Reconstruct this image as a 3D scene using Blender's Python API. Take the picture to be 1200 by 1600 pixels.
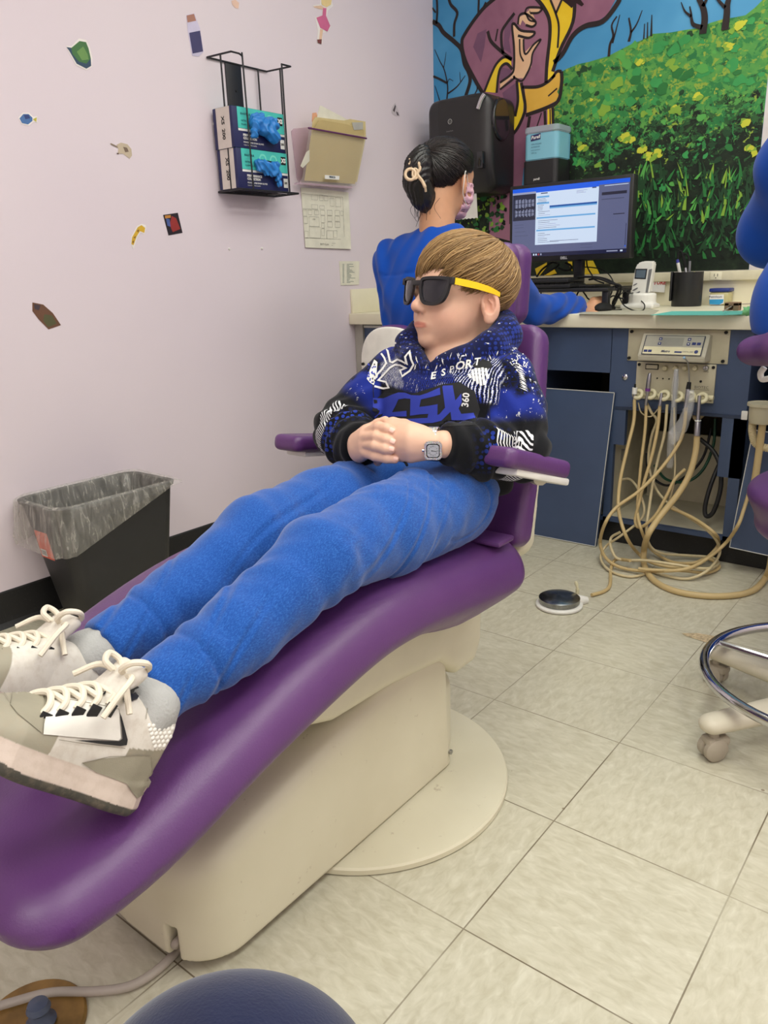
import bpy, bmesh, math, random
import numpy as np
from mathutils import Vector, Matrix
from mathutils.bvhtree import BVHTree
for o in list(bpy.data.objects): bpy.data.objects.remove(o)
SC = bpy.context.scene
COL = SC.collection
rad = math.radians
random.seed(7)

# ------------------------------------------------------------------ camera
FPX = 1214.0
CAM = np.array([0.0, 0.0, 0.9643])
def _rot(pit, rol, yaw):
    cy, sy = math.cos(yaw), math.sin(yaw)
    F = np.array([sy*math.cos(pit), cy*math.cos(pit), math.sin(pit)])
    Rr = np.array([cy, -sy, 0.0]); U = np.cross(Rr, F)
    R2 = Rr*math.cos(rol)+U*math.sin(rol); U2 = -Rr*math.sin(rol)+U*math.cos(rol)
    return np.array([R2, -U2, F])
RC = _rot(-.2951, -.0344, -.6781)
cam_d = bpy.data.cameras.new('camera'); cam = bpy.data.objects.new('camera', cam_d); COL.objects.link(cam)
cam.matrix_world = Matrix(((RC[0][0], -RC[1][0], -RC[2][0], CAM[0]), (RC[0][1], -RC[1][1], -RC[2][1], CAM[1]),
                           (RC[0][2], -RC[1][2], -RC[2][2], CAM[2]), (0, 0, 0, 1)))
cam_d.sensor_fit = 'VERTICAL'; cam_d.sensor_height = 36.0; cam_d.lens = FPX/1600*36.0
cam_d.clip_start = 0.02
SC.camera = cam
# measuring helpers: a sight line met with a real plane or taken to a real distance
def ray(px, py): return RC.T @ np.array([(px-600)/FPX, (py-800)/FPX, 1.0])
def onz(px, py, z=0.0): d = ray(px, py); return CAM+d*(z-CAM[2])/d[2]
def onx(px, py, X): d = ray(px, py); return CAM+d*(X-CAM[0])/d[0]
def ony(px, py, Y): d = ray(px, py); return CAM+d*(Y-CAM[1])/d[1]
def atd(px, py, D): return CAM+ray(px, py)*D
def onp(px, py, p0, n): d = ray(px, py); n = np.array(n, float); return CAM+d*((np.array(p0)-CAM)@n/(d@n))

# ------------------------------------------------------------------ light and exposure
def area_light(name, loc, sx, sy, power, col=(1, 1, 1)):
    d = bpy.data.lights.new(name, 'AREA'); d.shape = 'RECTANGLE'; d.size = sx; d.size_y = sy; d.energy = power; d.color = col
    o = bpy.data.objects.new(name, d); o.location = loc; COL.objects.link(o); return o
LC = (0.98, 1.0, 0.92)
for (lx, ly, p) in ((-0.55, 0.9, 22), (-0.8, 2.2, 15), (0.65, 0.55, 30), (0.65, 2.0, 26), (0.1, -1.25, 40)):
    area_light('ceiling_lamp', (lx, ly, 2.66), 0.58, 1.16, p, LC)
wd = bpy.data.worlds.new('world'); SC.world = wd; wd.use_nodes = True
wd.node_tree.nodes['Background'].inputs[0].default_value = (1, .97, .92, 1); wd.node_tree.nodes['Background'].inputs[1].default_value = .25
vs = SC.view_settings
vs.view_transform = 'Standard'; vs.look = 'None'; vs.exposure = -0.36; vs.gamma = 1; vs.use_curve_mapping = False

# ------------------------------------------------------------------ materials
def lin(c): return tuple(((x/255)/12.92 if x/255 <= .04045 else ((x/255+.055)/1.055)**2.4) for x in c)
class NT:
    def __init__(s, name):
        s.m = bpy.data.materials.new(name); s.m.use_nodes = True; s.t = s.m.node_tree; s.n = s.t.nodes; s.b = s.n['Principled BSDF']
    def node(s, k, **kw):
        n = s.n.new(k)
        for a, v in kw.items(): setattr(n, a, v)
        return n
    def link(s, a, b): s.t.links.new(a, b)
    def put(s, sock, v):
        if isinstance(v, bpy.types.NodeSocket): s.link(v, sock)
        elif v is not None:
            if isinstance(v, (tuple, list)) and len(v) == 3 and sock.type == 'RGBA': v = (*v, 1)
            sock.default_value = v
    def set(s, **kw):
        for k, v in kw.items(): s.put(s.b.inputs[k.replace('_', ' ')], v)
        return s
    def coord(s, what='Object'): return s.node('ShaderNodeTexCoord').outputs[what]
    def pos(s): return s.node('ShaderNodeNewGeometry').outputs['Position']
    def mapping(s, v, loc=(0, 0, 0), rot=(0, 0, 0), sc=(1, 1, 1)):
        n = s.node('ShaderNodeMapping'); s.link(v, n.inputs[0]); n.inputs[1].default_value = loc; n.inputs[2].default_value = rot; n.inputs[3].default_value = sc; return n.outputs[0]
    def noise(s, v, scale, detail=2, rough=.5, dist=0, out='Fac'):
        n = s.node('ShaderNodeTexNoise'); s.link(v, n.inputs['Vector']); n.inputs['Scale'].default_value = scale; n.inputs['Detail'].default_value = detail
        n.inputs['Roughness'].default_value = rough; n.inputs['Distortion'].default_value = dist; return n.outputs[out]
    def voro(s, v, scale, feat='F1', out='Distance', rnd=1.0):
        n = s.node('ShaderNodeTexVoronoi', feature=feat); s.link(v, n.inputs['Vector']); n.inputs['Scale'].default_value = scale; n.inputs['Randomness'].default_value = rnd; return n.outputs[out]
    def wave(s, v, scale, dist=0, dscale=1, dirn='X', prof='SIN'):
        n = s.node('ShaderNodeTexWave', bands_direction=dirn, wave_profile=prof); s.link(v, n.inputs['Vector']); n.inputs['Scale'].default_value = scale
        n.inputs['Distortion'].default_value = dist; n.inputs['Detail Scale'].default_value = dscale; return n.outputs['Fac']
    def math(s, op, a, b=None, c=None, clamp=False):
        n = s.node('ShaderNodeMath', operation=op, use_clamp=clamp)
        for i, v in enumerate((a, b, c)):
            if v is not None: s.put(n.inputs[i], v)
        return n.outputs[0]
    def ramp(s, f, stops, interp='LINEAR'):
        n = s.node('ShaderNodeValToRGB'); s.link(f, n.inputs[0]); r = n.color_ramp; r.interpolation = interp
        while len(r.elements) < len(stops): r.elements.new(.5)
        for e, (p, c) in zip(r.elements, stops):
            e.position = p; e.color = (*c, 1) if isinstance(c, (tuple, list)) else (c, c, c, 1)
        return n.outputs[0]
    def mix(s, f, a, b, mode='MIX'):
        n = s.node('ShaderNodeMix', data_type='RGBA', blend_type=mode); s.put(n.inputs[0], f); s.put(n.inputs[6], a); s.put(n.inputs[7], b); return n.outputs[2]
    def sep(s, v):
        n = s.node('ShaderNodeSeparateXYZ'); s.link(v, n.inputs[0]); return n.outputs
    def attr(s, name, out='Color'):
        n = s.node('ShaderNodeAttribute'); n.attribute_name = name; return n.outputs[out]
    def bump(s, h, strength=.3, dist=.01):
        n = s.node('ShaderNodeBump'); s.link(h, n.inputs['Height']); n.inputs['Strength'].default_value = strength; n.inputs['Distance'].default_value = dist
        s.link(n.outputs[0], s.b.inputs['Normal']); return s
MATS = {}
def mat(name, rgb=None, rough=.5, metal=0, spec=None, noise=None, bump=None, **kw):
    """plain procedural material: sRGB 0-255 colour with faint mottling; noise=(scale, amount), bump=(scale, strength, dist)"""
    if name in MATS: return MATS[name]
    t = NT(name); c = lin(rgb)
    ns = noise or (25, .06)
    f = t.noise(t.coord(), ns[0], 3)
    lo = tuple(x*(1-ns[1]) for x in c); hi = tuple(min(1, x*(1+ns[1])) for x in c)
    t.set(Base_Color=t.ramp(f, [(.3, lo), (.7, hi)]), Roughness=rough, Metallic=metal)
    if spec is not None: t.set(Specular_IOR_Level=spec)
    if bump: t.bump(t.noise(t.coord(), bump[0], 3), bump[1], bump[2])
    for k, v in kw.items(): t.set(**{k: v})
    MATS[name] = t.m; return t.m

# ------------------------------------------------------------------ mesh helpers
class MB:
    """collects shapes into ONE mesh; each add takes a material slot index"""
    def __init__(s): s.v = []; s.f = []; s.mi = []; s.sm = []
    def add(s, vs, fs, m=0, smooth=False, M=None):
        o = len(s.v)
        if M is not None: vs = [tuple(M @ Vector(v)) for v in vs]
        s.v += [tuple(float(c) for c in v) for v in vs]; s.f += [tuple(i+o for i in f) for f in fs]; s.mi += [m]*len(fs); s.sm += [smooth]*len(fs); return s
    def bm(s, b, m=0, smooth=False, M=None):
        b.verts.index_update(); vs = [v.co[:] for v in b.verts]; fs = [[v.index for v in f.verts] for f in b.faces]; b.free(); return s.add(vs, fs, m, smooth, M)
    def box(s, lo, hi, m=0, bev=0.0, M=None, seg=2):
        b = bmesh.new(); bmesh.ops.create_cube(b, size=1)
        for v in b.verts: v.co = Vector([(lo[i]+hi[i])/2+v.co[i]*(hi[i]-lo[i]) for i in range(3)])
        if bev > 0: bmesh.ops.bevel(b, geom=b.edges[:], offset=min(bev, .49*min(abs(hi[i]-lo[i]) for i in range(3))), segments=seg, affect='EDGES', profile=.5)
        return s.bm(b, m, bev > 0, M)
    def tube(s, pts, r, m=0, n=10, cap=True, smooth=True, M=None, closed=False):
        P = [Vector(p) for p in pts]; k = len(P); rs = r if isinstance(r, (list, tuple)) else [r]*k
        T = []
        for i in range(k):
            a = P[(i-1) % k] if (closed or i > 0) else P[0]; b_ = P[(i+1) % k] if (closed or i < k-1) else P[-1]
            d = (b_-a); T.append(d.normalized() if d.length > 1e-9 else Vector((0, 0, 1)))
        N = T[0].orthogonal().normalized(); vs = []; fs = []
        for i in range(k):
            N = (N-T[i]*N.dot(T[i]));
            N = N.normalized() if N.length > 1e-6 else T[i].orthogonal().normalized()
            B = T[i].cross(N)
            for j in range(n):
                a = 2*math.pi*j/n; vs.append(P[i]+(N*math.cos(a)+B*math.sin(a))*rs[i])
        for i in range(k if closed else k-1):
            for j in range(n): fs.append((i*n+j, i*n+(j+1) % n, ((i+1) % k)*n+(j+1) % n, ((i+1) % k)*n+j))
        if cap and not closed: fs += [tuple(range(n-1, -1, -1)), tuple((k-1)*n+j for j in range(n))]
        return s.add(vs, fs, m, smooth, M)
    def lathe(s, prof, c=(0, 0, 0), axis=(0, 0, 1), m=0, n=32, M=None, smooth=True, sx=1, sy=1):
        A = Vector(axis).normalized(); X = A.orthogonal().normalized() if abs(A.z) < .999 else Vector((1, 0, 0)); Y = A.cross(X); c = Vector(c); vs = []; fs = []
        for (r, z) in prof:
            for j in range(n):
                a = 2*math.pi*j/n; vs.append(c+A*z+X*(r*sx*math.cos(a))+Y*(r*sy*math.sin(a)))
        for i in range(len(prof)-1):
            for j in range(n): fs.append((i*n+j, i*n+(j+1) % n, (i+1)*n+(j+1) % n, (i+1)*n+j))
        if prof[0][0] > 1e-6: fs.append(tuple(range(n-1, -1, -1)))
        if prof[-1][0] > 1e-6: fs.append(tuple((len(prof)-1)*n+j for j in range(n)))
        return s.add(vs, fs, m, smooth, M)
    def cyl(s, a, b, r, m=0, n=24, r2=None, smooth=True): return s.tube([a, b], [r, r if r2 is None else r2], m, n, True, smooth)
    def prism(s, poly, o, U, V, h, m=0, smooth=False, bev=0):
        """polygon (u,v) list in plane o+uU+vV extruded by h along UxV"""
        o, U, V = Vector(o), Vector(U), Vector(V); N = U.cross(V).normalized()
        b = bmesh.new(); bot = [b.verts.new(o+U*u+V*v) for u, v in poly]
        try: f = b.faces.new(bot); f.normal_update()
        except ValueError: b.free(); return s
        if abs(h) > 0:
            r = bmesh.ops.extrude_face_region(b, geom=[f]); tv = [g for g in r['geom'] if isinstance(g, bmesh.types.BMVert)]
            for v in tv: v.co += N*h
            bmesh.ops.recalc_face_normals(b, faces=b.faces[:])
            if bev: bmesh.ops.bevel(b, geom=b.edges[:], offset=bev, segments=2, affect='EDGES')
        bmesh.ops.triangulate(b, faces=[f for f in b.faces if len(f.verts) > 4])
        return s.bm(b, m, smooth)
    def build(s, name, mats, parent=None):
        me = bpy.data.meshes.new(name); me.from_pydata(s.v, [], s.f)
        if not isinstance(mats, (list, tuple)): mats = [mats]
        for mt in mats: me.materials.append(mt)
        me.polygons.foreach_set('material_index', s.mi); me.polygons.foreach_set('use_smooth', s.sm); me.update()
        o = bpy.data.objects.new(name, me); COL.objects.link(o)
        if any(s.sm): 
            try: me.set_sharp_from_angle(angle=rad(40))
            except Exception: pass
        if parent is not None: o.parent = parent; o.matrix_parent_inverse = Matrix.Translation(-Vector(parent.location))
        return o
def tag(o, label=None, cat=None, group=None, kind=None):
    if label: o['label'] = label
    if cat: o['category'] = cat
    if group: o['group'] = group
    if kind: o['kind'] = kind
    return o
def thing(name, label, cat, loc=(0, 0, 0), group=None):
    o = bpy.data.objects.new(name, None); COL.objects.link(o); o.location = tuple(float(c) for c in loc); o.empty_display_size = .05
    return tag(o, label, cat, group)
def struct(o): o['kind'] = 'structure'; return o
def plabel(o, l): o['label'] = l; return o
def smooth_path(pts, sub=8, closed=False):
    """Catmull-Rom through points"""
    P = [np.array(p, float) for p in pts]; n = len(P); out = []
    for i in range(n if closed else n-1):
        p0 = P[(i-1) % n] if (closed or i > 0) else 2*P[0]-P[1]; p1 = P[i]; p2 = P[(i+1) % n]; p3 = P[(i+2) % n] if (closed or i+2 < n) else 2*P[-1]-P[-2]
        for k in range(sub):
            t = k/sub; out.append(.5*((2*p1)+(-p0+p2)*t+(2*p0-5*p1+4*p2-p3)*t*t+(-p0+3*p1-3*p2+p3)*t**3))
    if not closed: out.append(P[-1])
    return out
def text_mesh(txt, size, depth=0.0, align='CENTER', shear=0.0, spacing=1.0, bold=0.0, sub=None):
    """text as (verts, faces) in its XY plane"""
    c = bpy.data.curves.new('t', 'FONT'); c.body = txt; c.size = size; c.extrude = depth; c.align_x = align; c.align_y = 'CENTER'; c.shear = shear; c.space_character = spacing; c.offset = bold; c.resolution_u = 2
    o = bpy.data.objects.new('t', c); COL.objects.link(o); dg = bpy.context.evaluated_depsgraph_get(); dg.update(); me = o.evaluated_get(dg).to_mesh()
    vs = [v.co[:] for v in me.vertices]; fs = [tuple(p.vertices) for p in me.polygons]
    o.evaluated_get(dg).to_mesh_clear(); bpy.data.objects.remove(o); bpy.data.curves.remove(c); return vs, fs
def text_on(mb, txt, size, o, U, V, m=0, lift=.0006, **kw):
    vs, fs = text_mesh(txt, size, **kw); o, U, V = Vector(o), Vector(U).normalized(), Vector(V).normalized(); N = U.cross(V)
    return mb.add([o+U*x+V*y+N*lift for x, y, z in vs], fs, m)

# ------------------------------------------------------------------ distance fields -> mesh (for cushions, bodies, cloth)
F32 = np.float32
def A3(p): return np.asarray(p, dtype=F32)
def smin(a, b, k): h = np.clip(.5+.5*(b-a)/k, 0, 1); return b*(1-h)+a*h-k*h*(1-h)
def smax(a, b, k): return -smin(-a, -b, k)
def sell(P, c, r, M=None):
    q = P-A3(c)
    if M is not None: q = q@A3(M).T
    r = A3(r); k0 = np.linalg.norm(q/r, axis=1)+1e-9; k1 = np.linalg.norm(q/(r*r), axis=1)+1e-9; return k0*(k0-1)/k1
def scap(P, a, b, ra, rb, flat=None, fl=1.0):
    """capsule from a to b; flat/fl = direction in which the section is squeezed by fl"""
    a, b = A3(a), A3(b); ba = b-a; pa = P-a; h = np.clip(pa@ba/(ba@ba+1e-12), 0, 1); q = pa-h[:, None]*ba; r = ra+(rb-ra)*h
    if flat is not None:
        n = A3(flat); n = n/np.linalg.norm(n); q = q+np.outer(q@n, n)*(1/fl-1); return (np.linalg.norm(q, axis=1)-r)*min(1, fl*1.15)
    return np.linalg.norm(q, axis=1)-r
def schain(P, pts, rs, k=.0, **kw):
    d = None
    for i in range(len(pts)-1):
        e = scap(P, pts[i], pts[i+1], rs[i], rs[i+1], **kw); d = e if d is None else (smin(d, e, k) if k > 0 else np.minimum(d, e))
    return d
def sbox(P, c, hf, r, M=None):
    q = P-A3(c)
    if M is not None: q = q@A3(M).T
    q = np.abs(q)-(A3(hf)-r); return np.linalg.norm(np.maximum(q, 0), axis=1)+np.minimum(q.max(axis=1), 0)-r
def rotm(x, y, z=None):
    """rows = local axes from two directions"""
    x = np.array(x, float); x /= np.linalg.norm(x); y = np.array(y, float); y -= x*(x@y); y /= np.linalg.norm(y); return np.array([x, y, np.cross(x, y)])
def sdf_arrays(fn, lo, hi, h, B=8):
    lo = np.array(lo, float); hi = np.array(hi, float); nb = np.ceil((hi-lo)/(h*B)).astype(int); n = nb*B
    cs = [lo[i]+(np.arange(nb[i])+.5)*B*h-h/2 for i in range(3)]
    Cc = np.stack(np.meshgrid(*cs, indexing='ij'), -1).reshape(-1, 3).astype(F32); dc = fn(Cc)
    keep = np.abs(dc) < B*h*.87*1.7+h*2
    G = np.repeat(np.repeat(np.repeat(dc.reshape(nb), B, 0), B, 1), B, 2).astype(F32)
    G4 = G.reshape(nb[0], B, nb[1], B, nb[2], B); off = np.stack(np.meshgrid(*[np.arange(B)]*3, indexing='ij'), -1).reshape(-1, 3)
    idx = np.argwhere(keep.reshape(nb))
    for s in range(0, len(idx), 600):
        ii = idx[s:s+600]; pts = (ii[:, None, :]*B+off[None])*h+lo; v = fn(pts.reshape(-1, 3).astype(F32)).reshape(len(ii), B, B, B)
        G4[ii[:, 0], :, ii[:, 1], :, ii[:, 2], :] = v
    S = G < 0; c8 = None
    cnt = np.zeros(tuple(x-1 for x in n), np.int8)
    for dx in (0, 1):
        for dy in (0, 1):
            for dz in (0, 1): cnt += S[dx:n[0]-1+dx, dy:n[1]-1+dy, dz:n[2]-1+dz]
    act = (cnt > 0) & (cnt < 8); ci = np.argwhere(act); vid = -np.ones(act.shape, np.int32); vid[act] = np.arange(len(ci))
    acc = np.zeros((len(ci), 3), F32); w = np.zeros(len(ci), F32)
    cor = [(0, 0, 0), (1, 0, 0), (0, 1, 0), (1, 1, 0), (0, 0, 1), (1, 0, 1), (0, 1, 1), (1, 1, 1)]
    val = [G[ci[:, 0]+a, ci[:, 1]+b, ci[:, 2]+c] for a, b, c in cor]
    for i in range(8):
        for j in range(i+1, 8):
            df = np.array(cor[j])-np.array(cor[i])
            if np.abs(df).sum() != 1: continue
            m = (val[i] < 0) != (val[j] < 0); t = val[i]/(val[i]-val[j]+1e-12); t = np.where(m, t, 0)
            acc += np.where(m[:, None], np.array(cor[i], F32)+t[:, None]*df.astype(F32), 0); w += m
    V = (ci+acc/w[:, None])*h+lo; Fs = []
    for ax in range(3):
        sl0 = [slice(None)]*3; sl1 = [slice(None)]*3; sl0[ax] = slice(0, -1); sl1[ax] = slice(1, None)
        a = S[tuple(sl0)]; b = S[tuple(sl1)]; e = np.argwhere(a != b); sa = a[tuple(e.T)]
        u, v = [(1, 2), (2, 0), (0, 1)][ax]
        ok = (e[:, u] > 0) & (e[:, v] > 0) & (e[:, u] < n[u]-1) & (e[:, v] < n[v]-1); e = e[ok]; sa = sa[ok]
        def g(du, dv):
            q = e.copy(); q[:, u] -= du; q[:, v] -= dv; return vid[q[:, 0], q[:, 1], q[:, 2]]
        q = np.stack([g(1, 1), g(0, 1), g(0, 0), g(1, 0)], 1); q = np.where(sa[:, None], q, q[:, ::-1]); Fs.append(q)
    return V, np.concatenate(Fs)
def np_mesh(name, V, Fq, mats, parent=None, color=None, midx=None, smooth=True):
    me = bpy.data.meshes.new(name); k = Fq.shape[1]; me.vertices.add(len(V)); me.vertices.foreach_set('co', np.asarray(V, F32).ravel())
    me.loops.add(Fq.size); me.loops.foreach_set('vertex_index', Fq.ravel().astype(np.int32)); me.polygons.add(len(Fq))
    me.polygons.foreach_set('loop_start', np.arange(0, Fq.size, k, dtype=np.int32)); me.polygons.foreach_set('loop_total', np.full(len(Fq), k, np.int32))
    for mt in (mats if isinstance(mats, (list, tuple)) else [mats]): me.materials.append(mt)
    if midx is not None: me.polygons.foreach_set('material_index', np.asarray(midx, np.int32))
    me.polygons.foreach_set('use_smooth', np.full(len(Fq), smooth)); me.update(calc_edges=True); me.validate()
    if color is not None:
        for nm, c in color.items():
            at = me.color_attributes.new(nm, 'FLOAT_COLOR', 'POINT'); c4 = np.ones((len(V), 4), F32); c4[:, :c.shape[1]] = c; at.data.foreach_set('color', c4.ravel())
    o = bpy.data.objects.new(name, me); COL.objects.link(o)
    if parent is not None: o.parent = parent; o.matrix_parent_inverse = Matrix.Translation(-Vector(parent.location))
    return o
def sdf_obj(name, fn, lo, hi, h, mats, parent=None, colfn=None, xform=None, midfn=None):
    V, Fq = sdf_arrays(fn, lo, hi, h); color = colfn(V) if colfn else None
    mi = None
    if midfn is not None: mi = midfn(V[Fq].mean(axis=1))
    if xform is not None: V = xform(V)
    return np_mesh(name, V, Fq, mats, parent, color, mi)
def sm01(x, a, b): t = np.clip((x-a)/(b-a), 0, 1); return t*t*(3-2*t)
# ================================================================== ROOM
XL, YB, XR, YF, ZC = -2.222, 3.22, 1.25, -1.9, 2.7
# floor: 12 inch vinyl tiles, each streaked one way or the other
t = NT('vinyl_tile'); p = t.pos(); TS = .3048; OX, OY = -.5214, .8069
uv = t.mapping(p, loc=(-OX/TS, -OY/TS, 0), sc=(1/TS, 1/TS, 1)); s = t.sep(uv)
fx = t.math('FRACT', s[0]); fy = t.math('FRACT', s[1])
cx = t.math('FLOOR', s[0]); cy = t.math('FLOOR', s[1]); par = t.math('ABSOLUTE', t.math('MODULO', t.math('ADD', cx, cy), 2.0))
def edge(f, w):
    a = t.math('ABSOLUTE', t.math('SUBTRACT', f, .5)); return t.math('GREATER_THAN', a, .5-w)
lw = .0040
line = t.math('MAXIMUM', edge(fx, lw), edge(fy, lw))
cvec = t.node('ShaderNodeCombineXYZ'); t.link(cx, cvec.inputs[0]); t.link(cy, cvec.inputs[1]); wn = t.node('ShaderNodeTexWhiteNoise', noise_dimensions='3D'); t.link(cvec.outputs[0], wn.inputs[0])
warp = t.node('ShaderNodeVectorMath', operation='ADD'); t.link(p, warp.inputs[0]); wv = t.node('ShaderNodeVectorMath', operation='SCALE'); t.link(wn.outputs['Color'], wv.inputs[0]); wv.inputs[3].default_value = 7; t.link(wv.outputs[0], warp.inputs[1])
pa = t.mapping(warp.outputs[0], rot=(0, 0, .25), sc=(55, 125, 1)); pb = t.mapping(warp.outputs[0], rot=(0, 0, -.2), sc=(125, 55, 1))
na = t.noise(pa, .6, 3, .55, .6); nb_ = t.noise(pb, .6, 3, .55, .6)
nn = t.mix(par, na, nb_)
big = t.noise(p, 2.2, 3)
basec = t.ramp(nn, [(.32, lin((184, 178, 156))), (.46, lin((192, 187, 166))), (.6, lin((199, 194, 174))), (.74, lin((207, 203, 184)))])
basec = t.mix(t.math('MULTIPLY', t.ramp(big, [(.35, 0.0), (.75, 1.0)]), .22), basec, lin((178, 168, 140)))
spk = t.math('LESS_THAN', t.voro(p, 6.5, 'F1'), .022)
basec = t.mix(t.math('MULTIPLY', spk, .7), basec, lin((120, 100, 75)))
lnoise = t.ramp(t.noise(p, 3.0, 2), [(.38, .35), (.62, 1.0)])
basec = t.mix(t.math('MULTIPLY', line, lnoise), basec, lin((112, 100, 80)))
t.set(Base_Color=basec, Roughness=t.ramp(t.noise(p, 6, 3), [(.3, .42), (.7, .55)]), Specular_IOR_Level=.35)
t.bump(t.math('SUBTRACT', 1.0, line), .25, .0008)
M_floor = t.m
struct(MB().box((XL-.1, YF, -.05), (XR, YB+.1, 0)).build('floor', M_floor))
t = NT('lavender_wall_paint'); p = t.pos()
c = t.ramp(t.noise(p, 1.3, 2), [(.3, lin((224, 211, 219))), (.7, lin((228, 216, 222)))])
t.set(Base_Color=c, Roughness=.62, Specular_IOR_Level=.3); t.bump(t.noise(p, 260, 3, .6), .12, .001); M_wall = t.m
struct(MB().box((XL-.1, YF, 0), (XL, YB, ZC)).build('wall_left', M_wall))
struct(MB().box((XL-.1, YB, 0), (XR, YB+.1, ZC)).build('wall_back', mat('back_wall_paint', (216, 208, 205), .6)))
struct(MB().box((XR, YF, 0), (XR+.1, YB+.1, ZC)).build('wall_right', M_wall))
struct(MB().box((XL-.1, YF-.1, 0), (XR+.1, YF, ZC)).build('wall_front', M_wall))
struct(MB().box((XL-.1, YF-.1, ZC), (XR+.1, YB+.1, ZC+.05)).build('ceiling', mat('ceiling_tile', (236, 234, 226), .8)))
t = NT('black_cove_base'); p = t.pos(); sp = t.ramp(t.noise(p, 160, 3, .7), [(.62, 0.0), (.72, 1.0)])
t.set(Base_Color=t.mix(t.math('MULTIPLY', sp, .35), lin((26, 26, 27)), lin((96, 96, 94))), Roughness=.5); M_cove = t.m
mb = MB(); prof = [(0, 0), (.016, 0), (.012, .006), (.006, .016), (.004, .03), (.004, .106), (0, .11)]
mb.prism(prof, (XL, YF, 0), (1, 0, 0), (0, 0, 1), -(3.2-YF)); struct(mb.build('baseboard_left', M_cove))
# ================================================================== DENTAL CHAIR
XC = -.885
t = NT('purple_vinyl'); p = t.coord(); n1 = t.noise(p, 340, 3, .6); n2 = t.noise(p, 7, 2)
t.set(Base_Color=t.mix(t.ramp(n2, [(.3, 0.0), (.7, .5)]), lin((88, 48, 104)), lin((98, 57, 114))), Roughness=t.ramp(t.noise(p, 18, 3), [(.3, .36), (.7, .46)]), Specular_IOR_Level=.5, Coat_Weight=.1, Coat_Roughness=.3)
t.bump(n1, .22, .0015); M_vinyl = t.m
M_cream = mat('cream_plastic', (212, 206, 182), .38, noise=(14, .035), bump=(300, .05, .0006))
t = NT('scuffed_cream_shell'); p = t.coord(); st = t.ramp(t.noise(p, 34, 4, .75), [(.66, 0.0), (.74, .5)])
t.set(Base_Color=t.mix(st, t.ramp(t.noise(p, 5, 3), [(.3, lin((206, 199, 174))), (.7, lin((216, 210, 186)))]), lin((150, 130, 110))), Roughness=.4, Specular_IOR_Level=.4); M_shell = t.m
M_blackp = mat('black_plastic', (24, 24, 26), .42)
M_dark = mat('dark_gap', (12, 12, 12), .8)
M_white = mat('white_plastic', (228, 226, 218), .35)
M_chrome = mat('chrome', (205, 205, 208), .12, 1.0, noise=(10, .02))
M_steel = mat('brushed_steel', (170, 170, 172), .3, 1.0)

chair = thing('dental_chair', 'large reclining dental chair in purple vinyl on a cream pedestal, boy lying on it', 'dental chair', (-.89, 1.02, 0))
TY = [.22, .26, .30, .36, .42, .50, .60, .70, .80, .90, 1.0, 1.1, 1.18, 1.26]
TZ = [.388, .391, .395, .404, .420, .448, .487, .515, .532, .534, .524, .511, .503, .495]
BY = [.22, .30, .37, .45, .54, .64, .775, .854, .93, 1.017, 1.10, 1.18, 1.235, 1.27]
BZ = [.318, .308, .311, .329, .360, .380, .405, .408, .394, .368, .356, .366, .40, .42]
def seat_fn(P):
    x, y, z = P.T; tz = np.interp(y, TY, TZ); bz = np.interp(y, BY, BZ)
    for dy in (-.03, .03): tz = tz+np.interp(y+dy, TY, TZ); bz = bz+np.interp(y+dy, BY, BZ)
    tz /= 3; bz /= 3
    hw = np.interp(y, [.2, .6, 1.2], [.243, .25, .252]); u = np.abs(x-XC)
    tz = tz - .030*np.clip(u/hw, 0, 1.1)**3.2 - .004*np.exp(-(u/.05)**2)   # crowned pad with a soft centre dip
    r = .07; yc = (.228+1.245)/2; L = (1.245-.228)/2
    side = hw-.034*sm01(tz-z, .05, .13)                               # lower flank tucks inwards
    qx = u-(side-r); qy = np.abs(y-yc)-(L-r); dpl = np.sqrt(np.maximum(qx, 0)**2+np.maximum(qy, 0)**2)+np.minimum(np.maximum(qx, qy), 0)-r
    m = (tz+bz)/2; dz = np.abs(z-m)-(tz-bz)/2
    dz = dz*.88
    d = smax(dpl, dz, .052)
    zs = bz+.030+.035*np.exp(-((y-.40)/.05)**2)*0
    g = np.exp(-((z-zs)/.0022)**2)*(y < .42)*sm01(.42-y, 0, .03)+.6*np.exp(-((z-bz-.012)/.0022)**2)*(y > .40)
    return d+.0022*g
sdf_obj('seat_cushion', seat_fn, (XC-.30, .20, .27), (XC+.30, 1.30, .58), .005, M_vinyl, chair)
# flap of loose vinyl between seat and back
mb = MB(); mb.box((-.78, 1.13, .497), (-.652, 1.185, .508), bev=.005); mb.build('vinyl_flap', M_vinyl, chair)
# backrest in its own leaning frame: x across, y thickness, z up the back
BO = np.array([XC, 1.255, .455]); BD = np.array([0, .150, .405]); BL = np.linalg.norm(BD); BM = rotm([1, 0, 0], [0, BD[2], -BD[1]])
def back_loc(P): return (P-A3(BO))@A3(BM).T*np.array([1, 1, 1], F32)
def back_fn(P):
    q = back_loc(P); x, y, z = q.T; x = x-.015*z/BL
    hw = np.interp(z, [0, BL*.5, BL], [.220, .198, .160]); r = .030; qx = np.abs(x)-(hw-r); qz = np.abs(z-BL/2)-(BL/2-r)
    dpl = np.sqrt(np.maximum(qx, 0)**2+np.maximum(qz, 0)**2)+np.minimum(np.maximum(qx, qz), 0)-r
    yf = -.006*np.exp(-(x/.12)**2)
    d = smax(dpl, np.abs(y-.0)-.028, .022)
    return d+.0018*np.exp(-((y-.016)/.002)**2)
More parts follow.
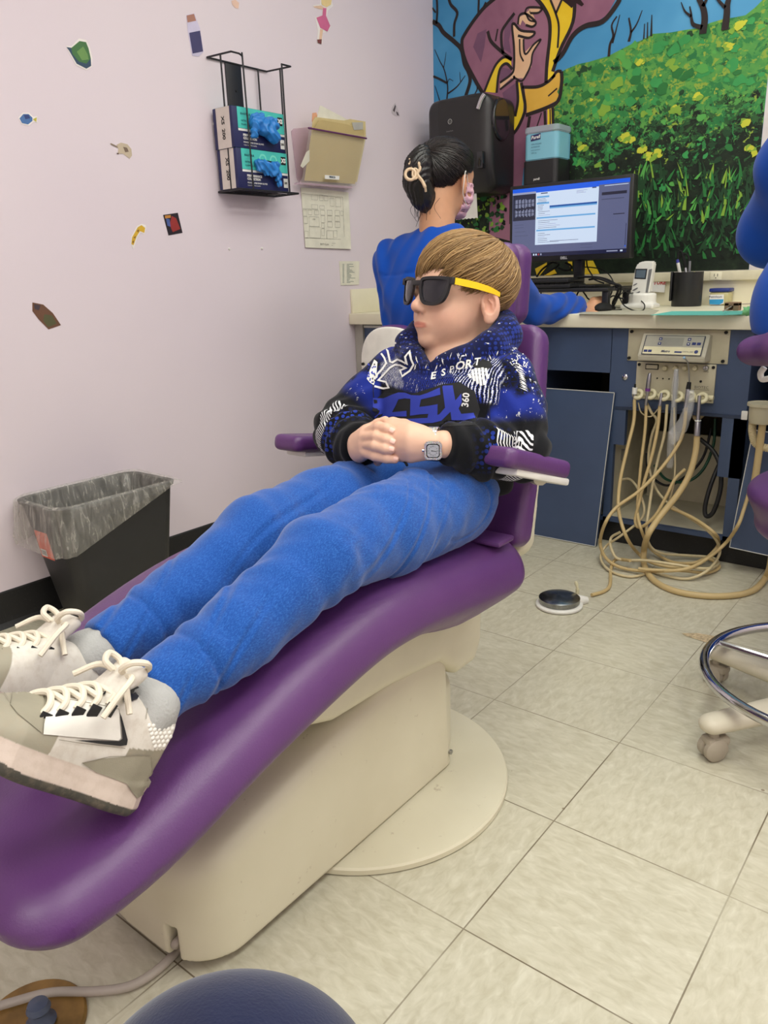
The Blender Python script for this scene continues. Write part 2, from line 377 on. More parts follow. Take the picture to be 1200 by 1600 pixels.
# make sure local z points up the back
if (BM[2] @ BD) < 0: BM[2] *= -1
sdf_obj('backrest_cushion', back_fn, (XC-.26, 1.19, .42), (XC+.26, 1.48, .90), .004, M_vinyl, chair)
def shell_fn(P):
    q = back_loc(P); x, y, z = q.T; x = x-.015*z/BL; hw = np.interp(z, [0, BL*.5, BL], [.206, .176, .134]); r = .05; zz = z+.03
    qx = np.abs(x)-(hw-r); qz = np.abs(zz-BL/2)-(BL/2-.005-r); dpl = np.sqrt(np.maximum(qx, 0)**2+np.maximum(qz, 0)**2)+np.minimum(np.maximum(qx, qz), 0)-r
    return smax(dpl, np.abs(y-.045*np.sign(BM[1][1]))-.02, .012)
sdf_obj('back_shell', shell_fn, (XC-.26, 1.19, .36), (XC+.26, 1.54, .90), .006, M_cream, chair)
# headrest: two pads on a chrome slide
def head_fn(y0, y1, zs):
    def f(P):
        q = P-A3([XC+.012, 0, .937]); x, y, z = q.T; y = y-.10*z
        qx = np.abs(x)-(.098-.03); qz = np.abs(z)-(.082*zs-.03); dpl = np.sqrt(np.maximum(qx, 0)**2+np.maximum(qz, 0)**2)+np.minimum(np.maximum(qx, qz), 0)-.03
        return smax(dpl, np.abs(y-(y0+y1)/2)-(y1-y0)/2, .02)
    return f
hr = sdf_obj('headrest', head_fn(1.372, 1.416, 1.0), (XC-.16, 1.30, .83), (XC+.16, 1.50, 1.05), .004, M_vinyl, chair)
sdf_obj('headrest_rear_pad', head_fn(1.412, 1.466, .97), (XC-.16, 1.30, .83), (XC+.16, 1.50, 1.05), .004, M_vinyl, hr)
MB().box((XC-.03, 1.466, .78), (XC+.03, 1.480, .98), bev=.003).build('headrest_slide', M_chrome, chair)
# armrests
def arm(side):
    if side > 0: a, b, w = np.array([-.622, 1.058, .684]), np.array([-.598, 1.250, .622]), .031
    else: a, b, w = np.array([-1.128, 1.085, .646]), np.array([-1.140, 1.36, .60]), .034
    c = (a+b)/2; L = np.linalg.norm(b-a)/2; M = rotm(b-a, [1, 0, 0])
    def f(P):
        q = (P-A3(c))@A3(M).T; x, y, z = q.T
        qx = np.abs(x)-(L-.02); qy = np.abs(y)-(w-.02-.004*(x/L)); dpl = np.sqrt(np.maximum(qx, 0)**2+np.maximum(qy, 0)**2)+np.minimum(np.maximum(qx, qy), 0)-.02
        return smax(dpl, np.abs(z)-.0165, .014)
    lo = np.minimum(a, b)-.05; hi = np.maximum(a, b)+.05
    ar = sdf_obj('armrest', f, lo, hi, .003, M_vinyl, chair)
    up = M[2] if M[2][2] > 0 else -M[2]
    Mx = Matrix(((*M[0], 0), (*M[1], 0), (*up, 0), (0, 0, 0, 1))).transposed(); Mx.translation = Vector(c)
    mb = MB(); mb.box((-L+.035, -w+.008, -.027), (L-.004, w-.006, -.014), bev=.004, M=Mx); p = plabel(mb.build('armrest_plate', M_white, ar), 'white plate under the armrest')
    mb = MB(); e = c-up*.03+M[0]*(L-.06)*(1 if M[0][1] > 0 else -1)
    e2 = np.array([XC+side*.15, 1.34, .60]); mb.tube(smooth_path([e+up*.008, (e+e2)/2+np.array([0, .02, -.012]), e2], 6), .013); mb.build('armrest_bracket', M_cream, ar)
arm(1); arm(-1)
# pedestal cover (boot)
def boot_fn(P):
    x, y, z = P.T; tz = np.interp(y, [.48, .56, .70, .785, .92, 1.03, 1.10, 1.16], [.176, .196, .226, .244, .272, .290, .282, .25])
    u = np.abs(x+.888); r = .085; L = (1.138-.492)/2; yc = (1.138+.492)/2; hw = .136-.010*sm01(z, .0, .28)
    rr = np.where(y < .8, .085, .03); qx = u-(hw-rr); qy = np.abs(y-yc)-(L-rr); dpl = np.sqrt(np.maximum(qx, 0)**2+np.maximum(qy, 0)**2)+np.minimum(np.maximum(qx, qy), 0)-rr
    d = smax(dpl, (z-tz)*.95, .045); d = np.maximum(d, .022-z)
    slot = np.maximum(np.maximum(np.abs(x+.820)-.009, z-.078), y-.53); d = np.maximum(d, -slot)
    return d+.0012*np.exp(-((y-1.115)/.0015)**2)*0
sdf_obj('pedestal_cover', boot_fn, (-1.06, .46, 0), (-.72, 1.17, .32), .004, M_shell, chair)
mb = MB(); mb.box((-1.0, .56, .03), (-.80, 1.10, .15)); mb.build('pedestal_frame', M_dark, chair)
mb = MB(); mb.cyl((-.7525, 1.118, .052), (-.749, 1.118, .052), .005, 0, 12); mb.build('cover_screw', M_steel, chair)
def col_fn(P):
    x, y, z = P.T; q = np.sqrt(((x+.89)/.118)**2+((y-1.10)/.142)**2); d = (q-1)*.118; return smax(d, np.abs(z-.105)-.100+.03*sm01(np.sqrt(((x+.89)/.118)**2+((y-1.10)/.142)**2), .7, 1.0)*(z > .1), .03)
sdf_obj('lift_column', col_fn, (-1.04, .92, 0), (-.74, 1.27, .24), .004, M_shell, chair)
def brk_fn(P):
    x, y, z = P.T; u = np.abs(x+.888); hw = .132; top = .385; bot = np.interp(y, [.70, .80, .95, 1.10, 1.16, 1.22, 1.26], [.31, .276, .27, .25, .20, .20, .26])
    dpl = np.maximum(u-hw, np.abs(y-.98)-.262); d = smax(dpl, np.maximum(z-top, bot-z), .03); return d
sdf_obj('seat_support', brk_fn, (-1.05, .68, .17), (-.73, 1.27, .42), .005, M_cream, chair)
mb = MB(); mb.box((-.80, 1.13, .345), (-.735, 1.20, .372), bev=.003); mb.build('hinge_block', M_blackp, chair)
mb = MB(); mb.lathe([(.281, .001), (.285, .003), (.285, .012), (.282, .0155), (.20, .0185), (0, .020)], (-.894, 1.021, 0), m=0, n=96); mb.build('base_plate', M_shell, chair)
# power cord leaving the front slot
mb = MB(); pts = [(-.82, .56, .05), (-.82, .50, .044)]+[tuple(onz(*q, .012)) for q in ((285, 1475), (250, 1512), (205, 1540), (150, 1549), (80, 1551), (20, 1566), (-60, 1590))]
mb.tube(smooth_path(pts, 8), .0065, n=10); M_cord = mat('grey_cord', (168, 158, 148), .5); mb.build('power_cord', M_cord, chair)
# ================================================================== BOY IN THE CHAIR
def wrk(P, f, seed, amp):
    """soft cloth folds: warped sine bands"""
    r = np.random.RandomState(seed); d = np.zeros(len(P), F32)
    for i in range(3):
        k = r.randn(3); k /= np.linalg.norm(k); k2 = r.randn(3); k2 /= np.linalg.norm(k2)
        d += np.sin((P@A3(k))*f*(1+.6*i)+1.6*np.sin((P@A3(k2))*f*.55+r.rand()*6)+r.rand()*6)/(1+i)
    return d*amp*.6
def skin_mat(name, base, ss=.08):
    t = NT(name); col = t.attr('Tint'); n = t.noise(t.coord(), 60, 3)
    c = t.mix(1.0, t.ramp(n, [(.3, lin(tuple(x*.975 for x in base))), (.7, lin(base))]), col, 'MULTIPLY')
    t.set(Base_Color=c, Roughness=.48, Specular_IOR_Level=.4, Subsurface_Weight=ss, Subsurface_Radius=(.012, .004, .002), Subsurface_Scale=.10)
    t.bump(t.noise(t.coord(), 500, 2), .06, .0006); return t.m
M_skin = skin_mat('boy_skin', (228, 184, 158))
HF = np.array([-.325*.98, -.946*.98, .150]); HF /= np.linalg.norm(HF)
HL = np.cross([0, 0, 1.], HF); HL /= np.linalg.norm(HL); HU = np.cross(HF, HL)
HC = np.array([-.800, 1.245, .920])
HM = np.array([HL, HF, HU])
def head_sdf(P, C=HC, M=HM, s=1.04, kid=True):
    """head in its own frame: x to the left ear, y forward, z up"""
    q = (P-A3(C))@A3(M).T/s; q[:, 0] = q[:, 0]; x, y, z = q.T; qa = q.copy(); qa[:, 0] = np.abs(x)
    d = sell(q, (0, -.004, .034), (.0725, .084, .068))
    d = smin(d, sell(q, (0, .022, -.020), (.056, .064, .070)), .03)
    d = smin(d, sell(q, (0, .034, -.056), (.040, .046, .032)), .02)
    d = smin(d, sell(qa, (.027, .045, -.036), (.024, .028, .024)), .02)
    d = smin(d, sell(q, (0, .068, -.078), (.015, .013, .012)), .018)
    d = smin(d, sell(q, (0, .060, .020), (.046, .024, .022)), .02)
    d = smax(d, -sell(qa, (.029, .093, .001), (.017, .011, .010)), .008)
    d = smin(d, sell(qa, (.028, .071, .000), (.013, .0125, .012)), .003)
    d = smin(d, scap(q, (0, .078, .010), (0, .0955, -.020), .0065, .0085), .008)
    d = smin(d, sell(q, (0, .0985, -.0245), (.0095, .0085, .0085)), .006)
    d = smin(d, sell(qa, (.0095, .0905, -.028), (.0055, .0080, .0062)), .005)
    d = smax(d, -sell(qa, (.0052, .0945, -.0345), (.0030, .0050, .0035)), .002)
    d = smin(d, sell(q, (0, .0795, -.050), (.020, .010, .015)), .010)
    xx = q.copy(); yy = .0875-.9*x*x/.02*.5
    d = smin(d, sell(np.stack([x, y+x*x*9, z+np.abs(x)*.10], 1), (0, .0876, -.0500), (.0200, .0046, .0032)), .0025)
    d = smin(d, sell(np.stack([x, y+x*x*9, z-np.abs(x)*.08], 1), (0, .0868, -.0565), (.0165, .0050, .0038)), .0025)
    d = smax(d, -sell(np.stack([x, y+x*x*9, z], 1), (0, .096, -.0535), (.019, .0060, .0009)), .0015)
    # ears
    e = qa-A3((.0745, .001, -.012)); a = .50; e = e*1.06; ex = e[:, 0]*math.cos(a)+e[:, 1]*math.sin(a); ey = -e[:, 0]*math.sin(a)+e[:, 1]*math.cos(a); E = np.stack([ex, ey-.12*e[:, 2], e[:, 2]], 1)
    ear = sell(E, (0, -.002, 0), (.0085, .0175, .0285))
    ear = smax(ear, -sell(E, (.0095, .0015, .004), (.0125, .0118, .0200)), .0012); ear = smin(ear, schain(E, [(.0005, -.0065, -.008), (.0005, -.005, .004), (.0005, .002, .011)], [.0024, .0026, .002]), .0012)
    ear = smin(ear, sell(E, (.0020, .0110, -.003), (.0045, .004, .0065)), .002)
    ear = smin(ear, sell(E, (.0005, .001, -.0245), (.0055, .009, .008)), .004)
    d = smin(d, ear, .005)
    return d*s
# joints
SHL, SHR = np.array([-.690, 1.212, .785]), np.array([-.925, 1.205, .785])
ELL, ELR = np.array([-.638, 1.170, .666]), np.array([-.968, 1.085, .690])
WRL, WRR = atd(692, 694, 1.265), atd(566, 696, 1.345)
HIL, HIR = np.array([-.732, 1.095, .580]), np.array([-.868, 1.105, .580])
KNL, KNR = np.array([-.703, .728, .590]), np.array([-.862, .765, .588])
ANL, ANR = np.array([-.718, .462, .512]), np.array([-.868, .496, .512])
FOL, FOR_ = np.array([-.722, .345, .520]), np.array([-.870, .375, .520])
PEL = np.array([-.797, 1.14, .60]); CHE = np.array([-.797, 1.205, .745])
# left hand (near): metacarpals fan from the wrist, fingers fold away between the right ones
def PX(l): return [atd(*p) for p in l]
L_MET = [PX([(668, 684, 1.268), (640, 672, 1.268), (610, 670, 1.285)]), PX([(668, 689, 1.262), (640, 684, 1.256), (606, 683, 1.280)]), PX([(668, 697, 1.262), (640, 699, 1.258), (606, 698, 1.282)]), PX([(668, 704, 1.270), (642, 712, 1.270), (612, 711, 1.292)])]
L_FIN = [PX([(610, 670, 1.285), (590, 674, 1.305), (582, 684, 1.335)]), PX([(606, 684, 1.28), (586, 690, 1.312), (580, 698, 1.34)]), PX([(606, 698, 1.282), (588, 702, 1.314), (584, 710, 1.34)]), PX([(612, 711, 1.292), (594, 716, 1.316), (590, 722, 1.335)])]
R_MET = [PX([(560, 688, 1.335), (573, 674, 1.312)]), PX([(560, 694, 1.335), (569, 684, 1.305)]), PX([(560, 702, 1.335), (569, 697, 1.305)]), PX([(562, 710, 1.335), (571, 709, 1.308)])]
R_FIN = [PX([(573, 676, 1.305), (592, 667, 1.277), (603, 669, 1.268), (612, 674, 1.266)]), PX([(569, 683, 1.300), (588, 682, 1.272), (603, 687, 1.263), (613, 691, 1.262)]),
         PX([(571, 695, 1.300), (586, 697, 1.270), (601, 701, 1.262), (611, 703, 1.262)]), PX([(571, 707, 1.302), (586, 712, 1.277), (604, 716, 1.270), (617, 718, 1.271)])]
L_THB = PX([(655, 678, 1.272), (632, 664, 1.285), (614, 660, 1.292), (606, 660, 1.294)])
R_THB = PX([(560, 700, 1.33), (574, 672, 1.325), (590, 662, 1.31), (602, 657, 1.30)])
def hands_sdf(P):
    d = None
    for m, r in zip(L_MET, (.0125, .0125, .0125, .0115)): e = schain(P, m, [r+.003, r+.001, r-.002]); d = e if d is None else smin(d, e, .014)
    d = smin(d, schain(P, L_THB, [.013, .0095, .0085, .0075], k=.004), .010)
    for m in L_FIN: d = smin(d, schain(P, m, [.0088, .0082, .0072], k=.003), .003)
    e = None
    for m, r in zip(R_MET, (.0125, .0125, .0125, .011)): g = schain(P, m, [r+.003, r-.001]); e = g if e is None else smin(e, g, .012)
    e = smin(e, schain(P, R_THB, [.013, .0095, .008, .0075], k=.004), .008)
    for m in R_FIN:
        g = schain(P, m, [.0092, .0090, .0084, .0070], k=.003); g = g+.0007*np.exp(-(np.linalg.norm(P-A3(m[1]), axis=1)/.004)**2)*0; e = smin(e, g, .0028)
    return np.minimum(d, e)
def bodyfn(P):
    d = head_sdf(P); R = 9.0
    d = smin(d, schain(P, [HC-HU*.05-HF*.025, [-.797, 1.25, .83], CHE], [.046, .047, .05]), .02)
    d = smin(d, schain(P, [CHE+[0, .01, .02], [-.797, 1.18, .66], PEL], [.075, .075, .075], flat=(0, 1, 0), fl=.85), .03)
    for sh, el, wr, hi, kn, an, fo in ((SHL, ELL, WRL, HIL, KNL, ANL, FOL), (SHR, ELR, WRR, HIR, KNR, ANR, FOR_)):
        d = smin(d, schain(P, [CHE+[0, 0, .03], sh], [.05, .034]), .03)
        d = smin(d, schain(P, [sh, el, wr], [.034, .028, .0225]), .01)
        d = smin(d, schain(P, [PEL, hi, kn, an, fo], [.06, .056, .042, .020, .014]), .02)
    return smin(d, hands_sdf(P), .006)
def body_col(V):
    q = (V-HC)@HM.T/1.04; x, y, z = q.T; c = np.ones((len(V), 3))
    zl = z+.0535+.06*x*x*10
    lip = sm01(.0205-np.abs(x), 0, .006)*sm01(.0070-np.abs(z+.0535)-abs(x)*.12, 0, .0025)*(y > .07)
    c = c*(1-lip[:, None])+lip[:, None]*np.array([.80, .50, .50])
    pk = .75*np.exp(-(((np.abs(x)-.040)/.02)**2+((z+.038)/.02)**2))*(y > .02)+.6*np.exp(-((x/.014)**2+((z+.026)/.01)**2))*(y > .08)
    c *= 1-pk[:, None]*np.array([.02, .13, .12])
    er = np.exp(-(((np.abs(x)-.078)/.012)**2+((z+.008)/.03)**2+((y+.004)/.02)**2)); c *= 1-er[:, None]*np.array([.02, .16, .15])
    nt = np.exp(-((np.abs(x)-.0052)/.003)**2-((z+.033)/.003)**2)*(y > .085); c *= 1-.45*nt[:, None]
    # finger tips and knuckles a little redder
    for m in R_FIN+L_MET: c *= 1-(np.exp(-(np.linalg.norm(V-m[-1], axis=1)/.008)**2))[:, None]*np.array([.0, .09, .08])
    return c
boy = sdf_obj('person', bodyfn, (-1.03, .30, .44), (-.56, 1.37, 1.04), .0021, M_skin, colfn=lambda V: {'Tint': body_col(V)})
tag(boy, 'boy with light brown hair reclining in the purple dental chair, hands clasped on his lap', 'person')

# fingernails
mb = MB(); M_nail = mat('nail', (236, 190, 174), .3)
for m, s in zip(R_FIN, (1, 1, 1, .9)):
    tip = m[-1]; ax = tip-m[-2]; ax /= np.linalg.norm(ax); n = CAM-tip; n -= ax*(n@ax); n /= np.linalg.norm(n); n = n*.8+np.array([0, 0, .35]); n -= ax*(n@ax); n /= np.linalg.norm(n); w = np.cross(n, ax)
    g = []
    for i in range(-3, 4):
        for j in range(-3, 4):
            u, v = i/3*.0040*s, j/3*.0043*s; k = max(0, 1-(abs(i)/3.3)**2-(abs(j)/3.3)**4*.4); g.append(tip+ax*(v+.0005)+w*u*(1 if abs(j) < 3 else .75)+n*(.0068+.0011*(1-(i/3)**2)))
    fs = [(a*7+b, a*7+b+1, (a+1)*7+b+1, (a+1)*7+b) for a in range(6) for b in range(6)]; mb.add(g, fs, 0, True)
mb.build('fingernails', M_nail, boy)

# ------------------------------------------------------------------ trousers
def leg_fold(P, a, b, amp, seed):
    ax = b-a; L = np.linalg.norm(ax); ax = ax/L; t_ = (P-A3(a))@A3(ax); rr = np.random.RandomState(seed); d = np.zeros(len(P), F32)
    for i in range(5):
        k = rr.randn(3)*.35+ax*(1 if i % 2 else -1)*1.0; d += np.sin((P@A3(k))*(38+19*i)+2.2*np.sin(P@A3(rr.randn(3))*22+i)+rr.rand()*6)*(.9**i)
    return d*amp*.35
def trous(P):
    d = sell(P, (-.797, 1.135, .598), (.132, .094, .088))
    d = smin(d, sell(P, (-.797, 1.115, .615), (.105, .085, .062)), .03)
    for hi, kn, an in ((HIL, KNL, ANL), (HIR, KNR, ANR)):
        mid = hi*.45+kn*.55+np.array([0, 0, .002]); sh = kn*.45+an*.55+np.array([0, 0, -.008])
        e = schain(P, [hi, mid, kn+[0, 0, .002], sh, an], [.079, .070, .058, .050, .041], k=.02)
        if hi is HIL: e = e+leg_fold(P, hi, kn, .0022, 3)
        else: e = e+leg_fold(P, hi, kn, .0022, 5)
        # bunched folds behind the knee and near the cuff
        yk = P[:, 1]-kn[1]; e = e+.0014*np.sin(yk*150+P[:, 2]*60)*np.exp(-(yk/.06)**2)*sm01(kn[2]-P[:, 2], -.03, .03)
        ya = (P-A3(an))@A3((kn-an)/np.linalg.norm(kn-an)); e = e+.0028*np.exp(-((ya-.055)/.0035)**2)-.002*np.exp(-((ya-.072)/.010)**2)+.0012*np.sin(ya*420)*np.exp(-((ya-.03)/.02)**2)*0
        e = smax(e, -(ya+.012), .006)
        d = smin(d, e, .022)
    d = d+wrk(P, 26, 11, .0030)*sm01(P[:, 1], .5, .8); cr_ = np.sin(P[:, 0]*38+P[:, 1]*30-P[:, 2]*44+1.8*np.sin(P[:, 1]*13+P[:, 0]*9)); md_ = .5+.5*np.sin(P[:, 1]*17+P[:, 0]*31+1); d = d+.0022*np.exp(-(cr_/.24)**2)*md_-.0016*np.exp(-((np.abs(cr_)-.45)/.2)**2)*md_
    x, y, z = P.T
    # side seam pocket line and crease from crotch
    d = d+.0022*np.exp(-((np.linalg.norm(np.stack([(y-1.03)*.7, z-.60], 1), axis=1)-.055)/.0028)**2)*(x > -.70)*(y > .98)
    cr = np.abs((x+.797)); d = d+.006*np.exp(-(cr/.009)**2)*np.exp(-((y-1.02)/.06)**2)*sm01(z, .58, .64)
    top = np.where(y > 1.0, (z-.655)-(y-1.09)*.10, -.05); d = smax(d, top, .012)
    return d
t = NT('heather_blue_jersey'); p = t.coord(); a = t.noise(t.mapping(p, rot=(.3, .5, .2), sc=(900, 260, 500)), 1.0, 3, .6); b = t.noise(p, 8, 2)
t.set(Base_Color=t.mix(t.ramp(b, [(.3, 0.0), (.7, .25)]), t.ramp(a, [(.32, lin((25, 68, 142))), (.5, lin((32, 82, 160))), (.68, lin((50, 104, 182)))]), lin((30, 84, 170))), Roughness=.85, Specular_IOR_Level=.15, Sheen_Weight=.25)
t.bump(a, .05, .0004); M_heather = t.m
sdf_obj('trousers', trous, (-.98, .40, .43), (-.60, 1.30, .72), .0032, M_heather, boy)

# ------------------------------------------------------------------ hooded sweatshirt
HD = [np.array(p) for p in [(-.800, 1.140, .806), (-.748, 1.158, .818), (-.712, 1.198, .838), (-.712, 1.245, .856), (-.745, 1.285, .866), (-.800, 1.298, .870), (-.858, 1.285, .866), (-.888, 1.240, .856), (-.888, 1.195, .838), (-.848, 1.152, .816)]]
def hood(P):
    pts = HD+[HD[0]]; rs = [.020, .024, .028, .030, .032, .032, .031, .028, .025, .022, .020]
    return schain(P, pts, rs, k=.012)
def torso(P):
    d = sell(P, (-.800, 1.165, .655), (.145, .090, .095))
    d = smin(d, sell(P, (-.797, 1.195, .745), (.148, .098, .090)), .04)
    d = smin(d, scap(P, SHR+[.03, 0, 0], SHL-[.03, 0, 0], .056, .056), .04)
    d = smin(d, sell(P, (-.785, 1.185, .60), (.125, .070, .07)), .03)   # hem at the back and near side
    return d
def sleeves(P):
    d = None
    for sh, el, wr, sd in ((SHL, ELL, WRL, 1), (SHR, ELR, WRR, 2)):
        w2 = wr+(el-wr)*.10; m1 = sh*.5+el*.5+np.array([.004 if sd == 1 else -.004, 0, -.004])
        e = schain(P, [sh, m1, el, (el+wr)/2+[0, 0, -.004], w2], [.052, .051, .050, .046, .037], k=.02)
        ae = (P-A3(el)); n = np.linalg.norm(ae, axis=1); dr = A3((sh-el)/np.linalg.norm(sh-el)); e = e+.0045*np.sin((ae@dr)*150+8*np.sin(P[:, 1]*25))*np.exp(-(n/.075)**2)
        ax = A3((el-wr)/np.linalg.norm(el-wr)); tt = (P-A3(wr))@ax; e = e+.0035*np.sin(tt*210+P[:, 2]*90)*np.exp(-((tt-.075)/.05)**2)
        e = e+.003*np.exp(-((tt-.052)/.004)**2)
        e = smax(e, -(tt-.004), .006)
        d = e if d is None else np.minimum(d, e)
    return d
def hoodie(P):
    d = torso(P); s = sleeves(P); d = smin(d, s, .014)
    d = d+wrk(P, 40, 21, .0030)
    x, y, z = P.T
    d = smax(d, z-.838-.35*(y-1.2), .02)
    d = smin(d, hood(P)+wrk(P, 55, 5, .0016), .012)
    # neck opening and V
    d = smax(d, -schain(P, [(-.797, 1.215, .80), (-.80, 1.225, .90)], [.052, .078]), .006)
    d = smax(d, -scap(P, (-.800, 1.135, .822), (-.80, 1.20, .855), .014, .05), .008)
    # armhole seam grooves
    for sh, el in ((SHL, ELL), (SHR, ELR)):
        ax = (el-sh)/np.linalg.norm(el-sh)+np.array([.55*np.sign(sh[0]+.797), 0, .2]); ax /= np.linalg.norm(ax); tt = (P-A3(sh))@A3(ax); d = d+.0018*np.exp(-((tt+.012)/.0025)**2)*(np.linalg.norm(P-A3(sh), axis=1) < .09)
    # hem follows the lap: open in front
    hem = np.interp(x, [-.80, -.70, -.66, -.6], [.632, .612, .575, .56]); hem = np.where(y > 1.16, np.minimum(hem, .58-.02*0), hem); d = smax(d, hem-z, .008)
    return d
def hood_masks(V):
    x, y, z = V.T; ds = np.minimum(schain(V.astype(F32), [SHL, ELL], [0, 0]), schain(V.astype(F32), [SHR, ELR], [0, 0])); 
    tor = torso(V.astype(F32)); slv = sleeves(V.astype(F32)); isl = sm01(tor-slv, -.002, .006)
    def along(sh, el): ax = el-sh; L = np.linalg.norm(ax); return ((V-sh)@(ax/L))/L
    aL = along(SHL, ELL); aR = along(SHR, ELR); near = x > -.797; al = np.where(near, aL, aR)
    wr = np.where(near[:, None], WRL, WRR); el = np.where(near[:, None], ELL, ELR); fo = ((V-wr)*(el-wr)).sum(1)/((el-wr)**2).sum(1)
    yoke = (1-isl)*sm01(z-.765+.10*(x+.80), -.003, .003)                   # streaks over the chest and shoulders
    blues = isl*sm01(.66-al, -.10, .10)*sm01(.012-(y-(SHL[1]+(ELL[1]-SHL[1])*al)), -.02, .02)
    hd = sm01(.004-hood(V.astype(F32)), -.003, .003)
    fore = isl*sm01(al, .75, .95)
    dots = np.exp(-((fo-.46)/.13)**2)*fore*sm01(z-np.where(near, .655, .655), -.01, .02)
    strp = sm01(np.exp(-((fo-.80)/.14)**2), .45, .55)*fore*(y < ELL[1]+.01)
    A = np.stack([yoke, np.maximum(blues, 0), hd], 1); B = np.stack([dots, strp, isl], 1)
    return {'MaskA': A, 'MaskB': B}
t = NT('printed_sweatshirt'); p = t.coord(); A_ = t.attr('MaskA'); B_ = t.attr('MaskB'); sa = t.sep(A_); sb = t.sep(B_)
blk = lin((19, 20, 23)); blu = lin((30, 46, 134)); wht = lin((222, 224, 228))
wp = t.mix(.012, p, t.noise(p, 20, 3, out='Color'), 'ADD')
# torn vertical streaks
st = t.wave(t.mapping(wp, rot=(0, .25, .5)), 105, 2.8, 6, 'X'); brk = t.noise(t.mapping(p, sc=(160, 160, 34)), 1.0, 3, .7)
vert = t.ramp(t.math('MULTIPLY', st, t.math('ADD', brk, .45)), [(.0, blk), (.30, blk), (.34, blu), (.72, blu), (.80, wht), (1, wht)], 'LINEAR')
vb = t.noise(p, 16, 2); vert = t.mix(t.ramp(vb, [(.44, 0.0), (.5, 1.0)]), vert, t.ramp(t.math('MULTIPLY', st, t.math('ADD', brk, .3)), [(.25, blk), (.32, blu), (.85, blu), (.9, wht)]))
# hex dots
vz = t.voro(p, 130, 'F1', rnd=.25); dsz = t.noise(p, 11, 2); dot = t.math('LESS_THAN', vz, t.ramp(dsz, [(.3, .20), (.7, .52)]))
sl = t.mix(dot, blk, blu); sl = t.mix(t.math('GREATER_THAN', t.voro(p, 95, 'DISTANCE_TO_EDGE', rnd=.3), .10), lin((14, 20, 60)), sl)
sl2 = t.mix(t.ramp(t.noise(p, 14, 2), [(.45, 0.0), (.55, 1.0)]), sl, blu); slw = t.math('MULTIPLY', t.math('GREATER_THAN', t.noise(p, 130, 3, .7), .63), t.math('GREATER_THAN', t.noise(p, 13, 2), .52)); sl2 = t.mix(slw, sl2, wht)
hd_ = t.mix(dot, lin((20, 26, 66)), lin((34, 50, 128))); hd_ = t.mix(t.math('GREATER_THAN', t.noise(t.mapping(p, sc=(60, 60, 200)), 1.0, 2, .6), .70), hd_, wht)
c = blk; c = t.mix(sa[0], blk, vert); c = t.mix(sa[1], c, sl2); c = t.mix(sa[2], c, hd_)
c = t.mix(t.math('MULTIPLY', sb[0], t.math('LESS_THAN', t.voro(p, 105, 'F1', rnd=.3), .42)), c, lin((40, 62, 158)))
wv = t.math('GREATER_THAN', t.wave(t.mapping(wp, rot=(.0, .75, .2)), 66, 1.0, 3, 'X'), .58); c = t.mix(t.math('MULTIPLY', t.math('GREATER_THAN', sb[1], .5), wv), c, wht)
t.set(Base_Color=c, Roughness=.88, Specular_IOR_Level=.12, Sheen_Weight=.1); t.bump(t.noise(p, 420, 2), .3, .001); M_hoodie = t.m
hoodo = sdf_obj('hooded_sweatshirt', hoodie, (-1.05, .92, .54), (-.54, 1.40, .94), .0028, M_hoodie, boy, colfn=hood_masks)
# ------------------------------------------------------------------ draping flat artwork onto a curved surface
def bvh_of(o): me = o.data; return BVHTree.FromPolygons([v.co[:] for v in me.vertices], [tuple(p.vertices) for p in me.polygons])
def hit(bv, px, py, lift):
    d = Vector(ray(px, py)).normalized(); r = bv.ray_cast(Vector(CAM), d)
    if r[0] is None: return None
    n = r[1] if r[1].dot(d) < 0 else -r[1]; return r[0]+n*lift
def drape(mb, bv, vs, fs, lift=.0008, m=0, step=5.0, smooth=True):
    """vs = sight directions (image pixels) of a flat print; printed onto the surface they meet"""
    b = bmesh.new(); V = [b.verts.new((v[0], v[1], 0)) for v in vs]
    for f in fs:
        try: b.faces.new([V[i] for i in f]).normal_update()
        except ValueError: pass
    bmesh.ops.triangulate(b, faces=b.faces[:])
    for _ in range(7):
        le = [e for e in b.edges if e.calc_length() > step]
        if not le: break
        bmesh.ops.subdivide_edges(b, edges=le, cuts=1); bmesh.ops.triangulate(b, faces=[f for f in b.faces if len(f.verts) > 3])
    b.verts.index_update(); P = [hit(bv, v.co.x, v.co.y, lift) for v in b.verts]; ok = {}; out = []
    for i, p in enumerate(P):
        if p is not None: ok[i] = len(out); out.append(p)
    faces = []
    for f in b.faces:
        ix = [v.index for v in f.verts]
        if all(i in ok for i in ix):
            q = [out[ok[i]] for i in ix]
            if max((q[0]-q[1]).length, (q[1]-q[2]).length, (q[2]-q[0]).length) < .03: faces.append([ok[i] for i in ix])
    b.free(); mb.add(out, faces, m, smooth)
def dpoly(mb, bv, pts, lift=.0008, m=0, step=5.0): drape(mb, bv, pts, [tuple(range(len(pts)))], lift, m, step)
